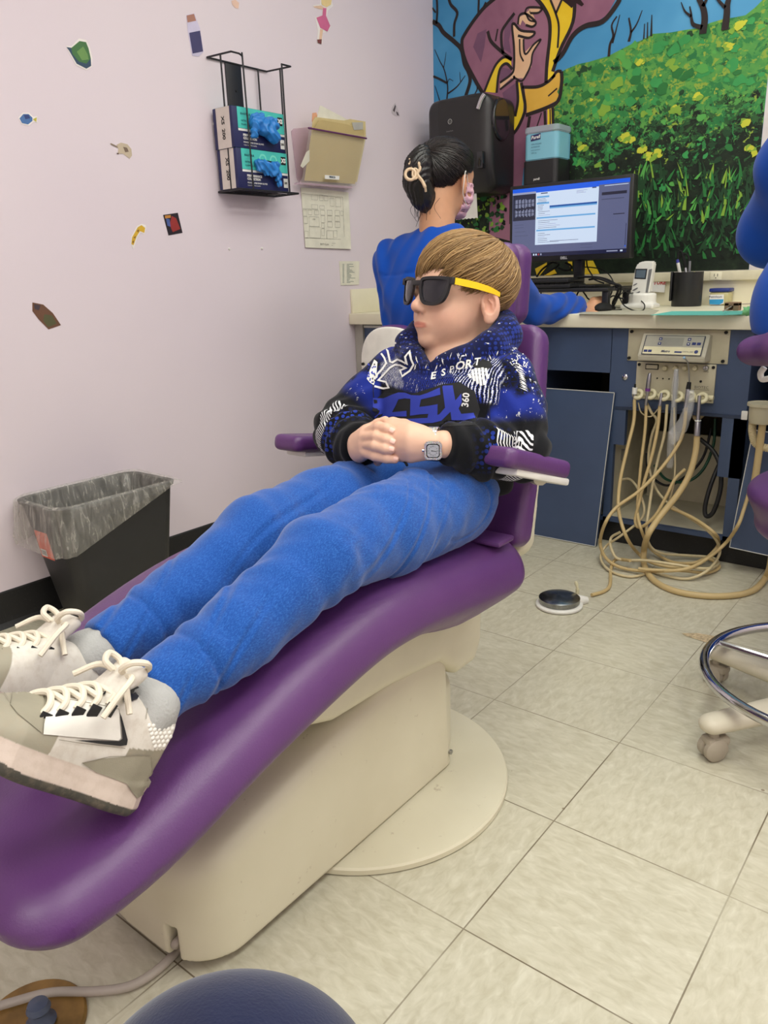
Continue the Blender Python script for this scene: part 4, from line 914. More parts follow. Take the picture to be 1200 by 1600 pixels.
# ================================================================== PAINTED MURAL ON THE BACK WALL
def YW(pts, lift=.0, sc=None):
    if sc: pts = [(sc[0]+x/sc[2], sc[1]+y/sc[2]) for x, y in pts]
    return [ony(x, y, YB-lift) for x, y in pts]
def wallpoly(mb, pts, lift, m=0, sc=None):
    P = YW(pts, 0, sc); mb.prism([(p[0], p[2]) for p in P], (0, YB-lift, 0), (1, 0, 0), (0, 0, 1), 0, m)
def wallstroke(mb, pts, w, lift, m=0, sc=None, taper=0, closed=False):
    """brush line of width w metres"""
    P = [np.array([p[0], p[2]]) for p in YW(pts, 0, sc)]
    P = [q[:2] for q in smooth_path([(a[0], a[1], 0) for a in P], 5, closed)]; n = len(P); vs = []; fs = []
    for i in range(n):
        a = P[i-1] if i else P[i]; c = P[i+1] if i < n-1 else P[i]
        if closed: a = P[i-1]; c = P[(i+1) % n]
        d = (c-a)/(np.linalg.norm(c-a)+1e-9); nn = np.array([-d[1], d[0]]); ww = w*(1-taper*i/(n-1))/2; vs += [(P[i][0]+nn[0]*ww, YB-lift, P[i][1]+nn[1]*ww), (P[i][0]-nn[0]*ww, YB-lift, P[i][1]-nn[1]*ww)]
    for i in range(n if closed else n-1): j = (i+1) % n; fs.append((2*i, 2*i+1, 2*j+1, 2*j))
    mb.add(vs, fs, m)
def paint(name, a, b=None, sc=6):
    t = NT(name); n = t.noise(t.pos(), sc, 3, .6, .4); b = b or tuple(min(255, x*1.08) for x in a); t.set(Base_Color=t.ramp(n, [(.35, lin(a)), (.65, lin(b))]), Roughness=.5, Specular_IOR_Level=.3); return t.m
P_sky = paint('mural_sky_blue', (58, 136, 186), (92, 164, 208), 1.6); P_line = paint('mural_black_line', (42, 34, 34)); P_robe = paint('mural_mauve', (140, 92, 116), (158, 108, 130), 5)
P_yel = paint('mural_yellow', (236, 198, 40), (246, 214, 60)); P_ora = paint('mural_amber', (222, 172, 66), (232, 186, 84)); P_flesh = paint('mural_flesh', (226, 180, 140), (236, 196, 158)); P_shade = paint('mural_mauve_shade', (112, 76, 102), (124, 86, 112))
mural = thing('wall_mural', 'large painted mural of a robed figure and leafy green hill on the back wall', 'mural', (-1.5, YB-.001, 1.4))
zr = .942; XMR = float(ony(1192, 200, YB)[0])
MB().box((XL+.001, YB-.0015, zr), (XMR, YB, ZC-.02)).build('painted_sky', P_sky, mural)
HILL = [(862, 150), (868, 118), (885, 108), (905, 100), (920, 97), (950, 88), (985, 70), (1005, 62), (1020, 53), (1048, 51), (1070, 47), (1092, 44), (1110, 36), (1130, 30), (1150, 27), (1165, 24), (1180, 12), (1200, -8), (1215, -20), (1215, 470), (840, 470), (700, 430), (690, 300), (862, 300)]
mb = MB()
hx = [tuple(ony(x, y, YB)[[0, 2]]) for x, y in HILL]; hx = [(min(a, XMR), max(b, zr)) for a, b in hx]
mb.prism(hx, (0, YB-.0020, 0), (1, 0, 0), (0, 0, 1), 0)
t = NT('mural_foliage'); p = t.pos(); sx, sy, sz = t.sep(p)
bias = t.math('MULTIPLY', t.math('SUBTRACT', sz, 1.12), 2.0, clamp=True); bias = t.math('MAXIMUM', bias, t.math('MULTIPLY', t.math('SUBTRACT', sx, -1.05), 1.6, clamp=True)); low = t.math('MULTIPLY', t.math('SUBTRACT', sz, 1.13), 9.0, clamp=True)
def layer(scale, off, thr, gain, seed, dist=.6, det=8, rough=.68):
    n = t.noise(t.mapping(p, loc=(seed, 0, seed*.7), sc=(1, 1, 1.15)), scale, det, rough, dist); v = t.math('ADD', n, t.math('MULTIPLY', t.math('SUBTRACT', bias, .5), gain)); return t.math('MULTIPLY', t.math('GREATER_THAN', v, thr), low)
big = t.noise(p, 5, 2); 
c = t.ramp(t.noise(p, 30, 5, .7), [(.35, lin((18, 26, 20))), (.6, lin((30, 44, 30))), (.75, lin((44, 62, 38)))])
c = t.mix(layer(24, 0, .56, .36, 3.1), c, t.ramp(t.noise(p, 22, 4), [(.35, lin((34, 74, 44))), (.65, lin((52, 96, 50)))]))
c = t.mix(layer(21, 0, .60, .36, 8.7), c, t.ramp(t.noise(p, 14, 4), [(.35, lin((38, 112, 62))), (.65, lin((62, 142, 72)))]))
c = t.mix(layer(27, 0, .61, .28, 15.3), c, t.ramp(t.noise(p, 18, 4), [(.35, lin((64, 140, 72))), (.65, lin((98, 160, 72)))]))
c = t.mix(layer(34, 0, .645, .16, 22.9), c, lin((140, 166, 64)))
c = t.mix(layer(13, 0, .70, .05, 31.9, .3), c, lin((190, 190, 66)))
t.set(Base_Color=c, Roughness=.5, Specular_IOR_Level=.3); mb.build('hill_painting', t.m, mural)
cols = [(18, 24, 18), (34, 66, 40), (44, 112, 56), (58, 146, 78), (84, 158, 74), (126, 164, 60), (192, 196, 62)]
PC = [paint('foliage_paint_%d' % i if False else 'foliage_paint', c) for i, c in enumerate(cols)]
rr = random.Random(12); mbs = MB()
def sky_y(px): return float(np.interp(px, [862, 885, 950, 1020, 1070, 1110, 1165, 1200], [150, 108, 88, 53, 47, 36, 24, -8]))
BN = [0]
def blob(px, py, r, m, lift, el=1.0, an=0.0):
    BN[0] += 1; lift += BN[0]*1.3e-6
    c = ony(px, py, YB-lift); n = 9; pts = []
    for i in range(n):
        a = 2*math.pi*i/n; k = r*(.55+.75*rr.random()); x, z = k*math.cos(a)*el, k*math.sin(a); pts.append((c[0]+x*math.cos(an)-z*math.sin(an), c[2]+x*math.sin(an)+z*math.cos(an)))
    if max(p[0] for p in pts) > XMR or min(p[1] for p in pts) < zr: return
    mbs.add([(a, YB-lift, b) for a, b in pts], [tuple(range(n))], m)
def dens(px, py): return .5+.28*math.sin(px*.043+py*.021+1)+.22*math.sin(px*.017-py*.051)+.2*math.sin(px*.09+py*.07)
for _ in range(0):
    px = rr.uniform(870, 1194); top = sky_y(px); py = rr.uniform(top+4, 300); u = (py-top)/(330-top)
    blob(px, py, .024, rr.choice([1, 2, 2, 1] if u < .45+.3*math.sin(px*.02) else [0, 1, 0, 1]), .0021+rr.random()*.0001, 1.2, rr.uniform(-.6, .6))
for _ in range(350):
    px = rr.uniform(862, 1194); top = sky_y(px); py = rr.uniform(top+2, 330)
    if px < 880 and py > 260: pass
    u = (py-top)/(330-top); dn = dens(px, py)+rr.uniform(-.24, .24)-.48*u+.30*math.sin(px*.011+py*.013+.6)+(.16 if px > 1050 else 0)
    layer = rr.random(); size = rr.choice([.004, .006, .009, .014, .020]) if u < .35 else rr.choice([.003, .004, .006, .009, .013])
    if dn > .62: m = rr.choice([3, 3, 3, 4, 4, 2, 5])
    elif dn > .36: m = rr.choice([2, 3, 2, 4, 1, 2, 3])
    elif dn > .12: m = rr.choice([1, 2, 1, 2, 1, 3])
    else: m = rr.choice([1, 1, 1, 2])
    if rr.random() < .030: m = rr.choice([5, 5, 6]); size *= .7
    blob(px, py, size, m, .0023+m*.00012+int(layer*2)*.0009, 1.25, rr.uniform(-.6, .6))
for (cx_, cy_, s_) in ((1015, 245, 7), (1028, 240, 6), (985, 215, 8), (975, 215, 6), (1000, 95, 6), (1090, 150, 5), (1055, 170, 6), (1138, 75, 6), (1155, 40, 8), (910, 230, 6), (1005, 232, 6), (1165, 190, 6), (1175, 235, 7)):
    for k in range(7): blob(cx_+rr.uniform(-s_, s_), cy_+rr.uniform(-s_, s_)*.7, .010, rr.choice([5, 6, 6]), .0040+k*.00002, 1.3, .3)
for k in range(160):
    blob(rr.uniform(700, 790), rr.uniform(300, 372), rr.choice([.005, .009, .012]), rr.choice([0, 1, 2, 5, 5, 1]), .0040+.00001*k)
# grass strokes at the foot of the hill
for _ in range(420):
    px = rr.uniform(990, 1194); py = rr.uniform(275, 405); h = rr.uniform(8, 34)*(1 if py < 350 else .7); lean = rr.uniform(-10, 12); m = rr.choice([1, 1, 2, 1, 2, 4, 5]) if py < 350 else rr.choice([1, 1, 0, 2]); w = rr.uniform(1.0, 3.2); lf_ = .0050+rr.random()*.0012
    q = [(px-w, py), (px+w, py), (px+w*.9+lean*.5, py-h*.55), (px+lean, py-h), (px-w*.6+lean*.45, py-h*.5)]; P = [ony(x, y, YB-lf_) for x, y in q]
    if max(p[0] for p in P) < XMR and min(p[2] for p in P) > zr: mbs.add([tuple(p) for p in P], [tuple(range(5))], m)
mbs.build('painted_foliage', PC, mural)
# bare trees
mb = MB(); T8 = (640, 0, 8.0)
for pts, w, tp in (([(290, 270), (370, 320), (430, 410), (560, 520), (650, 620), (690, 800), (740, 900), (760, 1020), (700, 1220)], .030, .1), ([(345, -20), (350, 150), (340, 300)], .017, 0), ([(290, 100), (330, 160)], .012, 0), ([(490, -30), (520, 60), (600, 160), (565, 300), (560, 460)], .020, 0), ([(870, -20), (865, 180), (880, 230)], .016, 0), ([(960, 30), (900, 150), (860, 220)], .016, 0),
    ([(470, 1250), (480, 1080), (440, 880), (380, 760), (318, 620)], .012, .6), ([(430, 850), (450, 740), (462, 650)], .007, .6), ([(470, 1040), (380, 990), (300, 955)], .015, 0), ([(485, 1170), (600, 1080), (700, 945)], .012, .6), ([(640, 1020), (630, 900)], .006, .5), ([(475, 1050), (500, 990), (550, 1015)], .006, .5), ([(380, 1260), (350, 1160), (320, 1070)], .008, .5), ([(770, 900), (850, 1080), (820, 1180)], .012, .2)):
    wallstroke(mb, pts, w*.62, .0030, 0, T8, tp)
T6 = (1020, 0, 6.667)
for pts, w, tp in (([(525, 355), (545, 220), (540, 130), (520, 60), (480, -20)], .034, .35), ([(525, 70), (570, -10)], .018, .3), ([(520, 290), (430, 260), (408, 200), (405, 150), (390, 70)], .020, .7), ([(405, 175), (340, 120), (300, 25)], .012, .7), ([(755, 315), (775, 160), (780, 60), (800, -20)], .034, .3), ([(760, 85), (700, 20), (670, -20)], .014, .3)):
    wallstroke(mb, pts, w*.75, .0058, 0, T6, tp)
T2 = (640, 0, 2.143)
for pts, w, tp in (([(668, 190), (672, 150), (683, 120), (678, 85), (695, 55)], .014, .5), ([(680, 145), (690, 110), (705, 50)], .010, .6), ([(735, 140), (742, 105), (735, 60)], .014, .5), ([(742, 110), (762, 80), (780, 35)], .010, .6), ([(785, 132), (788, 80)], .007, .4), ([(797, 130), (798, 75)], .008, .4), ([(810, 122), (812, 50)], .011, .6)):
    wallstroke(mb, pts, w*.8, .0030, 0, T2, tp)
mb.build('painted_bare_trees', P_line, mural)
# the robed figure (head out of view above)
T5 = (670, 0, 5.714)
fig = MB()
robe = [(610, -60), (480, 90), (330, 300), (300, 390), (330, 540), (420, 720), (480, 830), (520, 1000), (560, 1500), (540, 2100), (760, 2160), (830, 1700), (850, 1500), (1090, 1500), (1120, 900), (1180, 750), (1180, 620), (1110, 640), (1200, 440), (1260, 330), (1350, 240), (1480, 215), (1600, 130), (1700, -60)]
wallpoly(fig, robe, .0034, 0, T5)
for q in ([(640, 600), (740, 620), (730, 680), (640, 720)], [(660, 830), (780, 740), (800, 900), (770, 1040), (700, 1000)], [(680, 250), (770, 120), (720, 360), (740, 480), (670, 440)], [(440, 300), (520, 260), (500, 420), (470, 560), (400, 420)]): wallpoly(fig, q, .0036, 2, T5)
wallpoly(fig, [(950, -30), (1030, 70), (1090, 200), (1085, 470), (1060, 720), (1120, 690), (1130, 560), (1190, 420), (1290, 200), (1310, -40), (1200, -40), (1140, 110), (1080, 0), (1060, -40)], .0038, 1, T5)
wallpoly(fig, [(1085, -40), (1140, 105), (1200, -40)], .0037, 4, T5)
wallpoly(fig, [(860, 795), (980, 790), (1080, 740), (1150, 640), (1180, 660), (1185, 740), (1150, 820), (1165, 850), (1140, 900), (1050, 950), (880, 1012)], .0038, 3, T5)
wallpoly(fig, [(800, 735), (815, 740), (850, 930), (845, 1010), (810, 1100), (755, 1190), (755, 1070), (800, 970), (810, 880)], .0038, 1, T5)
wallpoly(fig, [(500, 820), (570, 660), (620, 560), (680, 515), (740, 545), (742, 600), (690, 575), (640, 610), (612, 720), (608, 830)], .0038, 1, T5)
for q in ([(1063, 970), (1080, 970), (1085, 1130), (1063, 1130)], [(1092, 960), (1103, 960), (1103, 1130), (1095, 1130)]): wallpoly(fig, q, .0039, 1, T5)
wallpoly(fig, [(640, 730), (740, 660), (760, 600), (765, 420), (750, 240), (765, 220), (830, 280), (900, 290), (940, 290), (930, 320), (880, 340), (850, 345), (860, 470), (900, 430), (950, 380), (1005, 355), (985, 400), (930, 470), (920, 600), (880, 640), (850, 700), (790, 700), (740, 700), (640, 790)], .0040, 4, T5)
for q in ([(800, 200), (820, 150), (870, 125), (905, 180), (955, 205), (930, 235), (880, 230), (840, 180), (820, 230)], [(870, 120), (900, 90), (940, 140), (960, 200), (930, 200)], [(900, 80), (1000, 80), (985, 110), (930, 110), (905, 120)]): wallpoly(fig, q, .0041, 4, T5)
fig.build('painted_robed_figure', [P_robe, P_yel, P_shade, P_ora, P_flesh], mural)
ol = MB()
for pts, w in (([(640, -50), (480, 90), (330, 300), (300, 390), (330, 540), (420, 720), (490, 840)], .026), ([(770, 120), (700, 210), (655, 290), (655, 400), (670, 480)], .020), ([(530, 280), (560, 370), (640, 450), (700, 500), (745, 530)], .022), ([(620, 260), (600, 370)], .012), ([(950, -30), (1030, 70), (1080, 180), (1085, 330), (1060, 560), (1050, 740)], .024), ([(1090, 0), (1140, 130), (1165, 240), (1155, 430)], .014), ([(1140, 120), (1205, -30)], .016), ([(1310, -40), (1290, 200), (1180, 440), (1110, 640)], .024), ([(1105, 700), (1150, 640), (1190, 640)], .018), ([(840, 780), (980, 775), (1070, 730), (1130, 670)], .020), ([(1190, 640), (1190, 740), (1160, 900), (1050, 965), (870, 1030)], .024), ([(1070, 860), (1150, 790)], .010), ([(500, 820), (560, 670), (610, 570), (680, 510), (745, 535)], .018), ([(610, 830), (625, 680), (650, 600), (700, 570), (750, 620)], .018), ([(640, 740), (740, 665), (765, 600), (765, 420), (748, 230), (775, 215)], .016), ([(640, 800), (760, 705), (760, 680)], .014), ([(760, 690), (830, 725), (870, 680), (900, 620), (920, 560), (935, 470), (1005, 355), (940, 400), (880, 480), (855, 460), (850, 350)], .013), ([(815, 350), (820, 480), (850, 550)], .011), ([(770, 215), (830, 275), (950, 290), (900, 340), (800, 320)], .015), ([(800, 220), (815, 140), (870, 125), (960, 200), (930, 240), (870, 225)], .014), ([(860, 125), (890, 70), (1010, 75), (985, 115), (910, 120)], .013), ([(870, 120), (900, 180), (950, 195)], .010), ([(790, 720), (800, 900), (775, 1040)], .020), ([(830, 740), (865, 940), (850, 1030), (800, 1140), (755, 1200)], .022), ([(905, 1040), (890, 1140)], .022), ([(1010, 1010), (970, 1130)], .009), ([(1040, 990), (1045, 1130)], .020), ([(1110, 960), (1115, 1130)], .020), ([(1088, 980), (1088, 1130)], .008), ([(1120, 560), (1200, 480), (1290, 320), (1400, 235), (1560, 190), (1690, 30), (1710, -40)], .030), ([(550, 1340), (550, 1800)], .020), ([(735, 1450), (730, 2000)], .012)):
    wallstroke(ol, pts, w*.62, .0044, 0, T5)
ol.build('painted_outlines', P_line, mural)
mb = MB(); wallpoly(mb, [(1190, 0), (1215, -40), (1330, -40), (1390, 40), (1370, 60), (1320, 30), (1280, 75), (1240, 40)], .0046, 0, T5); mb.build('painted_dark_curls', paint('mural_brown', (44, 26, 28)), mural)
# ================================================================== COUNTER, CABINETS
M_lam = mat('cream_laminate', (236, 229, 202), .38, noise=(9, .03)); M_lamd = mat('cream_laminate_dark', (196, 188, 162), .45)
M_bluc = mat('slate_blue_laminate', (66, 82, 112), .5, noise=(6, .07)); M_edgew = mat('white_edge_band', (206, 206, 200), .5)
YF_ = 2.60; ZT = .816
XCR = -.30
mb = MB(); mb.box((XL+.001, 2.565, .771), (XCR, YB-.012, ZT), bev=.004); tag(mb.build('countertop', M_lam), 'long cream laminate countertop along the mural wall', 'countertop')
mb = MB(); mb.box((XL+.012, YB-.012, ZT-.04), (XCR, YB-.0005, .905)); mb.box((XL+.0005, 2.58, ZT), (XL+.012, YB-.012, .914), bev=.002); struct(mb.build('trim_1', M_lam))
mb = MB(); mb.box((XL+.001, YB-.034, .905), (XCR, YB, .940), bev=.003); struct(mb.build('trim_2', mat('raceway_plastic', (214, 206, 178), .5)))
def outlet(px, py, lab):
    c = ony(px, py, YB-.034); t_ = thing('power_outlet', lab, 'outlet', (c[0], YB-.034, .9225)); mb = MB(); mb.box((c[0]-.021, YB-.037, .908), (c[0]+.021, YB-.034, .937), bev=.001); mb.build('cover_plate', M_lam, t_)
    mb = MB()
    for dx in (-.006, .006): mb.box((c[0]+dx-.001, YB-.0375, .920), (c[0]+dx+.001, YB-.0369, .930))
    mb.cyl((c[0], YB-.0375, .915), (c[0], YB-.0369, .915), .002, 0, 10); mb.build('socket_slots', M_dark, t_)
outlet(1119, 430, 'small cream power outlet in the raceway above the petroleum jelly jar')
# left kneehole support
cl = thing('desk_panel', 'slate blue panel beside the lavender wall under the left end of the counter', 'panel', (-2.15, 2.62, 0)); 
MB().box((XL+.002, 2.60, 0), (XL+.045, 2.63, .770)).build('cream_upright', mat('grey_upright', (170, 164, 156), .6), cl)
MB().box((XL+.047, 2.61, .10), (-1.95, 2.63, .765)).build('blue_panel', M_bluc, cl); MB().box((XL+.047, 2.606, .755), (-1.95, 2.61, .765)).build('edge_strip', M_edgew, cl)
# delivery cabinet: frame with an open, doorless bay on the left and an open plumbing bay on the right
cab = thing('base_cabinet', 'slate blue base cabinet with open bays and hoses below the counter', 'cabinet', (-1.0, 2.75, 0))
XA, XB = -1.36, -.62
mb = MB()
mb.box((XA, YF_, .618), (-1.070, YF_+.02, .770)); mb.box((-1.072, YF_, .505), (XB, YF_+.02, .770)); mb.box((XA, YF_, .085), (XA+.03, YF_+.02, .62))
mb.box((-1.072, YF_, .085), (-1.046, YF_+.02, .505)); mb.box((-1.046, YF_, .37), (-1.008, YF_+.02, .505)); mb.box((-.690, YF_, .30), (XB, YF_+.02, .505)); mb.box((-.655, YF_, .085), (XB, YF_+.02, .505)); mb.box((XA, YF_, .085), (XB, YF_+.02, .100))
mb.build('face_frame', M_bluc, cab)
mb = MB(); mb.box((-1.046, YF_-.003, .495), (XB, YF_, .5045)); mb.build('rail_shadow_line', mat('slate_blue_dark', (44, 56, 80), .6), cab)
MB().box((XA, YF_+.02, .09), (XA+.018, YB-.05, .77)).build('side_panel', M_bluc, cab); MB().box((XB-.018, YF_+.02, .09), (XB, YB-.05, .77)).build('side_panel', M_bluc, cab)
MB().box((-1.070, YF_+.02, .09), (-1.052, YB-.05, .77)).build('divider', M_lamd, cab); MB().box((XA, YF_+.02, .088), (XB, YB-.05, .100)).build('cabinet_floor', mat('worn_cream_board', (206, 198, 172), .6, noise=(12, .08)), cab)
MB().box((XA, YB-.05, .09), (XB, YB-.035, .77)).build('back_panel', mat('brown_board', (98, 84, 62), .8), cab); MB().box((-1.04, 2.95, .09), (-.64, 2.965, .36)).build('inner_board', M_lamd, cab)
mb = MB(); mb.box((XA, YF_+.03, 0), (XB+.30, YF_+.045, .088)); mb.build('toe_kick', M_cove, cab)
mb = MB(); mb.lathe([(.010, 0), (.010, .004), (.007, .006), (.0035, .007), (0, .007)], tuple(ony(977, 589, YF_)), (0, -1, 0), n=20); lk = mb.build('cam_lock', M_chrome, cab)
# next cabinet to the right, its front panel pulled off and leaning
cab2 = thing('base_cabinet', 'slate blue base cabinet partly hidden behind the purple stool', 'cabinet', (-.45, 2.75, 0))
MB().box((-.33, YF_+.0, .09), (XCR, YB-.05, .77)).build('side_panel', M_bluc, cab2); MB().box((-.60, 3.1, .09), (-.33, 3.12, .77)).build('back_panel', M_dark, cab2); MB().box((-.60, YF_, .70), (-.33, YF_+.02, .770)).build('top_rail', M_bluc, cab2)
def slab(name, lab, A, B, C_, th, m1, m2):
    """leaning board: A bottom-left, B bottom-right, C top-left corner"""
    A, B, C_ = np.array(A, float), np.array(B, float), np.array(C_, float); u = B-A; v = C_-A; n = np.cross(u, v); n /= np.linalg.norm(n); n = n if n[1] > 0 else -n
    t_ = thing(name, lab, 'panel', A); c8 = [A, B, B+v, C_]; V = [tuple(p) for p in c8]+[tuple(p+n*th) for p in c8]; mb = MB(); mb.add(V, [(0, 1, 2, 3), (7, 6, 5, 4), (0, 4, 5, 1), (1, 5, 6, 2), (2, 6, 7, 3), (3, 7, 4, 0)]); mb.build('board', m1, t_)
    mb = MB(); e = .0025; lo = -n*.0008
    for p, q in ((A, B), (B, B+v), (B+v, C_), (C_, A)): mb.tube([p+lo, q+lo], .0016, n=6, smooth=False)
    mb.build('edge_banding', m2, t_)
slab('leaning_board', 'slate blue cabinet door leaning loose against the cabinet below the open bay', ony(820, 834, 2.535)*[1, 1, 0]+[0, 0, .003], ony(930, 855, 2.535)*[1, 1, 0]+[0, 0, .003], ony(843, 606, 2.585), .016, M_bluc, M_edgew)
A = ony(1140, 855, 2.56); slab('leaning_board', 'slate blue panel with a pale edge leaning askew under the purple stool seat', A, A+[.26, .0, -.012], ony(1177, 672, 2.585), .016, M_bluc, M_edgew)

# delivery unit ------------------------------------------------------------------
M_plate = mat('beige_metal_plate', (196, 188, 160), .45); M_ring = mat('ivory_plastic', (214, 206, 170), .45); M_hose = mat('tan_hose', (196, 172, 122), .5, noise=(20, .05)); M_hose2 = mat('pale_tan_hose', (206, 190, 150), .5)
du = thing('delivery_unit', 'beige dental delivery control unit mounted on the cabinet front', 'dental unit', (-.85, YF_, .65))
def rot_plate(x0, x1, z0, z1, y0, y1, nm, m, bev=.004): mb = MB(); mb.box((x0, y0, z0), (x1, y1, z1), bev=bev); return mb.build(nm, m, du)
rot_plate(-1.013, -.689, .663, .768, YF_-.004, YF_, 'upper_plate', M_plate, .0015); rot_plate(-.977, -.721, .538, .661, YF_-.008, YF_, 'lower_plate', M_plate, .0015)
for x, z in ((-1.001, .759), (-.701, .761), (-1.005, .672), (-.703, .672), (-.968, .652), (-.729, .652), (-.729, .550)): mb = MB(); mb.cyl((x, YF_-.011, z), (x, YF_-.004, z), .0050, 0, 14); mb.build('plate_screw', M_dark, du)
# tilted display box
dbx = MB(); pts = [(YF_-.004, .672), (YF_-.004, .752), (YF_-.028, .755), (YF_-.070, .688), (YF_-.066, .672)]
dbx.prism([(p[0], p[1]) for p in pts], (-.953, 0, 0), (0, 1, 0), (0, 0, 1), .212, bev=.002); db = dbx.build('display_box', mat('silver_beige', (190, 184, 164), .35), du)
fA = np.array([-.941, YF_-.0690, .694]); fU = np.array([1.0, 0, 0]); fV = np.array([0, .042, .067]); fV = fV/np.linalg.norm(fV); fN = np.cross(fU, fV)
def dface(x0, x1, y0, y1, m, lift, nm, par=db):
    mb = MB(); o = fA+fN*lift; mb.add([tuple(o+fU*a+fV*b) for a, b in ((x0, y0), (x1, y0), (x1, y1), (x0, y1))], [(0, 1, 2, 3)]); return mb.build(nm, m, par)
dface(0, .189, -.002, .066, mat('display_border', (40, 46, 66), .4), .0012, 'display_border'); dface(.003, .186, .0, .026, mat('display_cream', (220, 212, 176), .4), .0018, 'display_lower_band'); dface(.003, .186, .026, .064, mat('display_grey', (168, 164, 150), .4), .0018, 'display_upper_band'); dface(.055, .125, .030, .058, mat('display_window', (148, 146, 136), .3), .0022, 'display_window')
mb = MB(); M_btn = mat('navy_button', (34, 48, 110), .4)
for x, y, w, h in ((.046, .048, .010, .010), (.046, .032, .010, .010), (.137, .048, .010, .010), (.137, .032, .010, .010), (.153, .034, .012, .009), (.168, .034, .012, .009), (.006, .006, .012, .008), (.020, .006, .012, .008)):
    o = fA+fN*.0026; mb = MB(); mb.add([tuple(o+fU*a+fV*b) for a, b in ((x, y), (x+w, y), (x+w, y+h), (x, y+h))], [(0, 1, 2, 3)]); mb.build('button', M_btn, db)
mb = MB(); mb.add([tuple(fA+fN*.0026+fU*(.172+.006*math.cos(a))+fV*(.011+.006*math.sin(a))) for a in np.linspace(0, 6.28, 17)[:-1]], [tuple(range(16))]); mb.build('button', M_btn, db); mb = MB(); mb.add([tuple(fA+fN*.0026+fU*a+fV*b) for a, b in ((.105, .006), (.128, .006), (.128, .011), (.105, .011))], [(0, 1, 2, 3)]); mb.build('model_plate', M_btn, db)
mb = MB(); text_on(mb, 'Metro', .011, fA+fU*.076+fV*.010, fU, fV, 0, .0028, shear=.3, bold=.0002); text_on(mb, 'DIGITAL 2000', .0055, fA+fU*.146+fV*.010, fU, fV, 0, .0028, shear=.2); mb.build('display_lettering', mat('navy_ink', (40, 50, 90), .5), db)
mb = MB()
for x, y in ((.051, .053), (.142, .053)): mb.add([tuple(fA+fN*.003+fU*(x+a)+fV*(y+b)) for a, b in ((-.003, -.002), (.003, -.002), (0, .003))], [(0, 1, 2)])
for x, y in ((.051, .037), (.142, .037)): mb.add([tuple(fA+fN*.003+fU*(x+a)+fV*(y+b)) for a, b in ((-.003, .002), (0, -.003), (.003, .002))], [(0, 1, 2)])
mb.build('button_arrows', M_white, db)
# lower plate controls
YP = YF_-.008
mb = MB(); c = ony(1019, 573, YP); mb.box((c[0]-.022, YP-.003, c[2]-.009), (c[0]+.022, YP, c[2]+.009), bev=.001); g = mb.build('pressure_gauge', M_dark, du); mb = MB(); mb.box((c[0]-.019, YP-.0035, c[2]-.006), (c[0]+.019, YP-.0028, c[2]+.006)); mb.build('gauge_window', M_lamd, g)
for px in (1040, 1056, 1071, 1087, 1104):
    c = ony(px, 575, YP); mb = MB(); mb.lathe([(.0085, 0), (.0085, .008), (.007, .013), (.004, .014), (0, .014)], (c[0], YP, c[2]), (0, -1, 0), n=20); mb.box((c[0]-.0012, YP-.0155, c[2]-.0005), (c[0]+.0012, YP-.013, c[2]+.0075)); mb.build('control_knob', M_ring if px < 1100 else M_steel, du)
for px, py, r in ((1027, 591, .0025), (1036, 591.5, .0025), (1045.5, 592, .0025), (1095, 596, .004)): c = ony(px, py, YP); mb = MB(); mb.cyl((c[0], YP-.002, c[2]), (c[0], YP, c[2]), r, 0, 12); mb.build('indicator_hole', M_dark, du)
mb = MB(); c = ony(1096, 605.5, YP); text_on(mb, 'BIOTEC', .0125, (c[0], YP, c[2]), (1, 0, 0), (0, 0, 1), 0, .0006, spacing=1.05)
c2 = ony(1096, 609, YP); mb.box((c2[0]-.024, YP-.0008, c2[2]-.0004), (c2[0]+.024, YP, c2[2]+.0004)); c3 = ony(1103, 581, YP); text_on(mb, 'WATER', .005, (c3[0], YP, c3[2]), (1, 0, 0), (0, 0, 1), 0, .0006); mb.build('plate_lettering', mat('grey_ink', (110, 106, 96), .6), du)
# holder bar with six ring holders
YH = 2.560
h0, h1 = ony(992, 616, YH), ony(1113, 622, YH); mb = MB(); mb.tube([h0, h1], .0055, n=12); mb.cyl(h1-[.012, 0, 0], h1+[.004, 0, 0], .0085, 0, 16); mb.build('holder_bar', M_ring, du)
HP = [(997, 616), (1017, 616), (1038, 618), (1059, 620), (1078, 620), (1097, 622)]
for px, py in HP:
    c = ony(px, py, YH-.018); mb = MB(); ring = [(c[0]+.0135*math.cos(a), YH-.018-.004*math.cos(a), c[2]+.0135*math.sin(a)) for a in np.linspace(0, 2*math.pi, 25)[:-1]]
    ring = [(c[0]+.0135*math.cos(a), YH-.018+.0135*math.sin(a)*.55, c[2]+.0135*math.sin(a)*.85) for a in np.linspace(0, 2*math.pi, 25)[:-1]]; mb.tube(ring, .0065, n=10, closed=True); mb.cyl((c[0], YH-.012, c[2]), (c[0], YH+.004, c[2]), .008, 0, 14); mb.build('instrument_holder', M_ring, du)
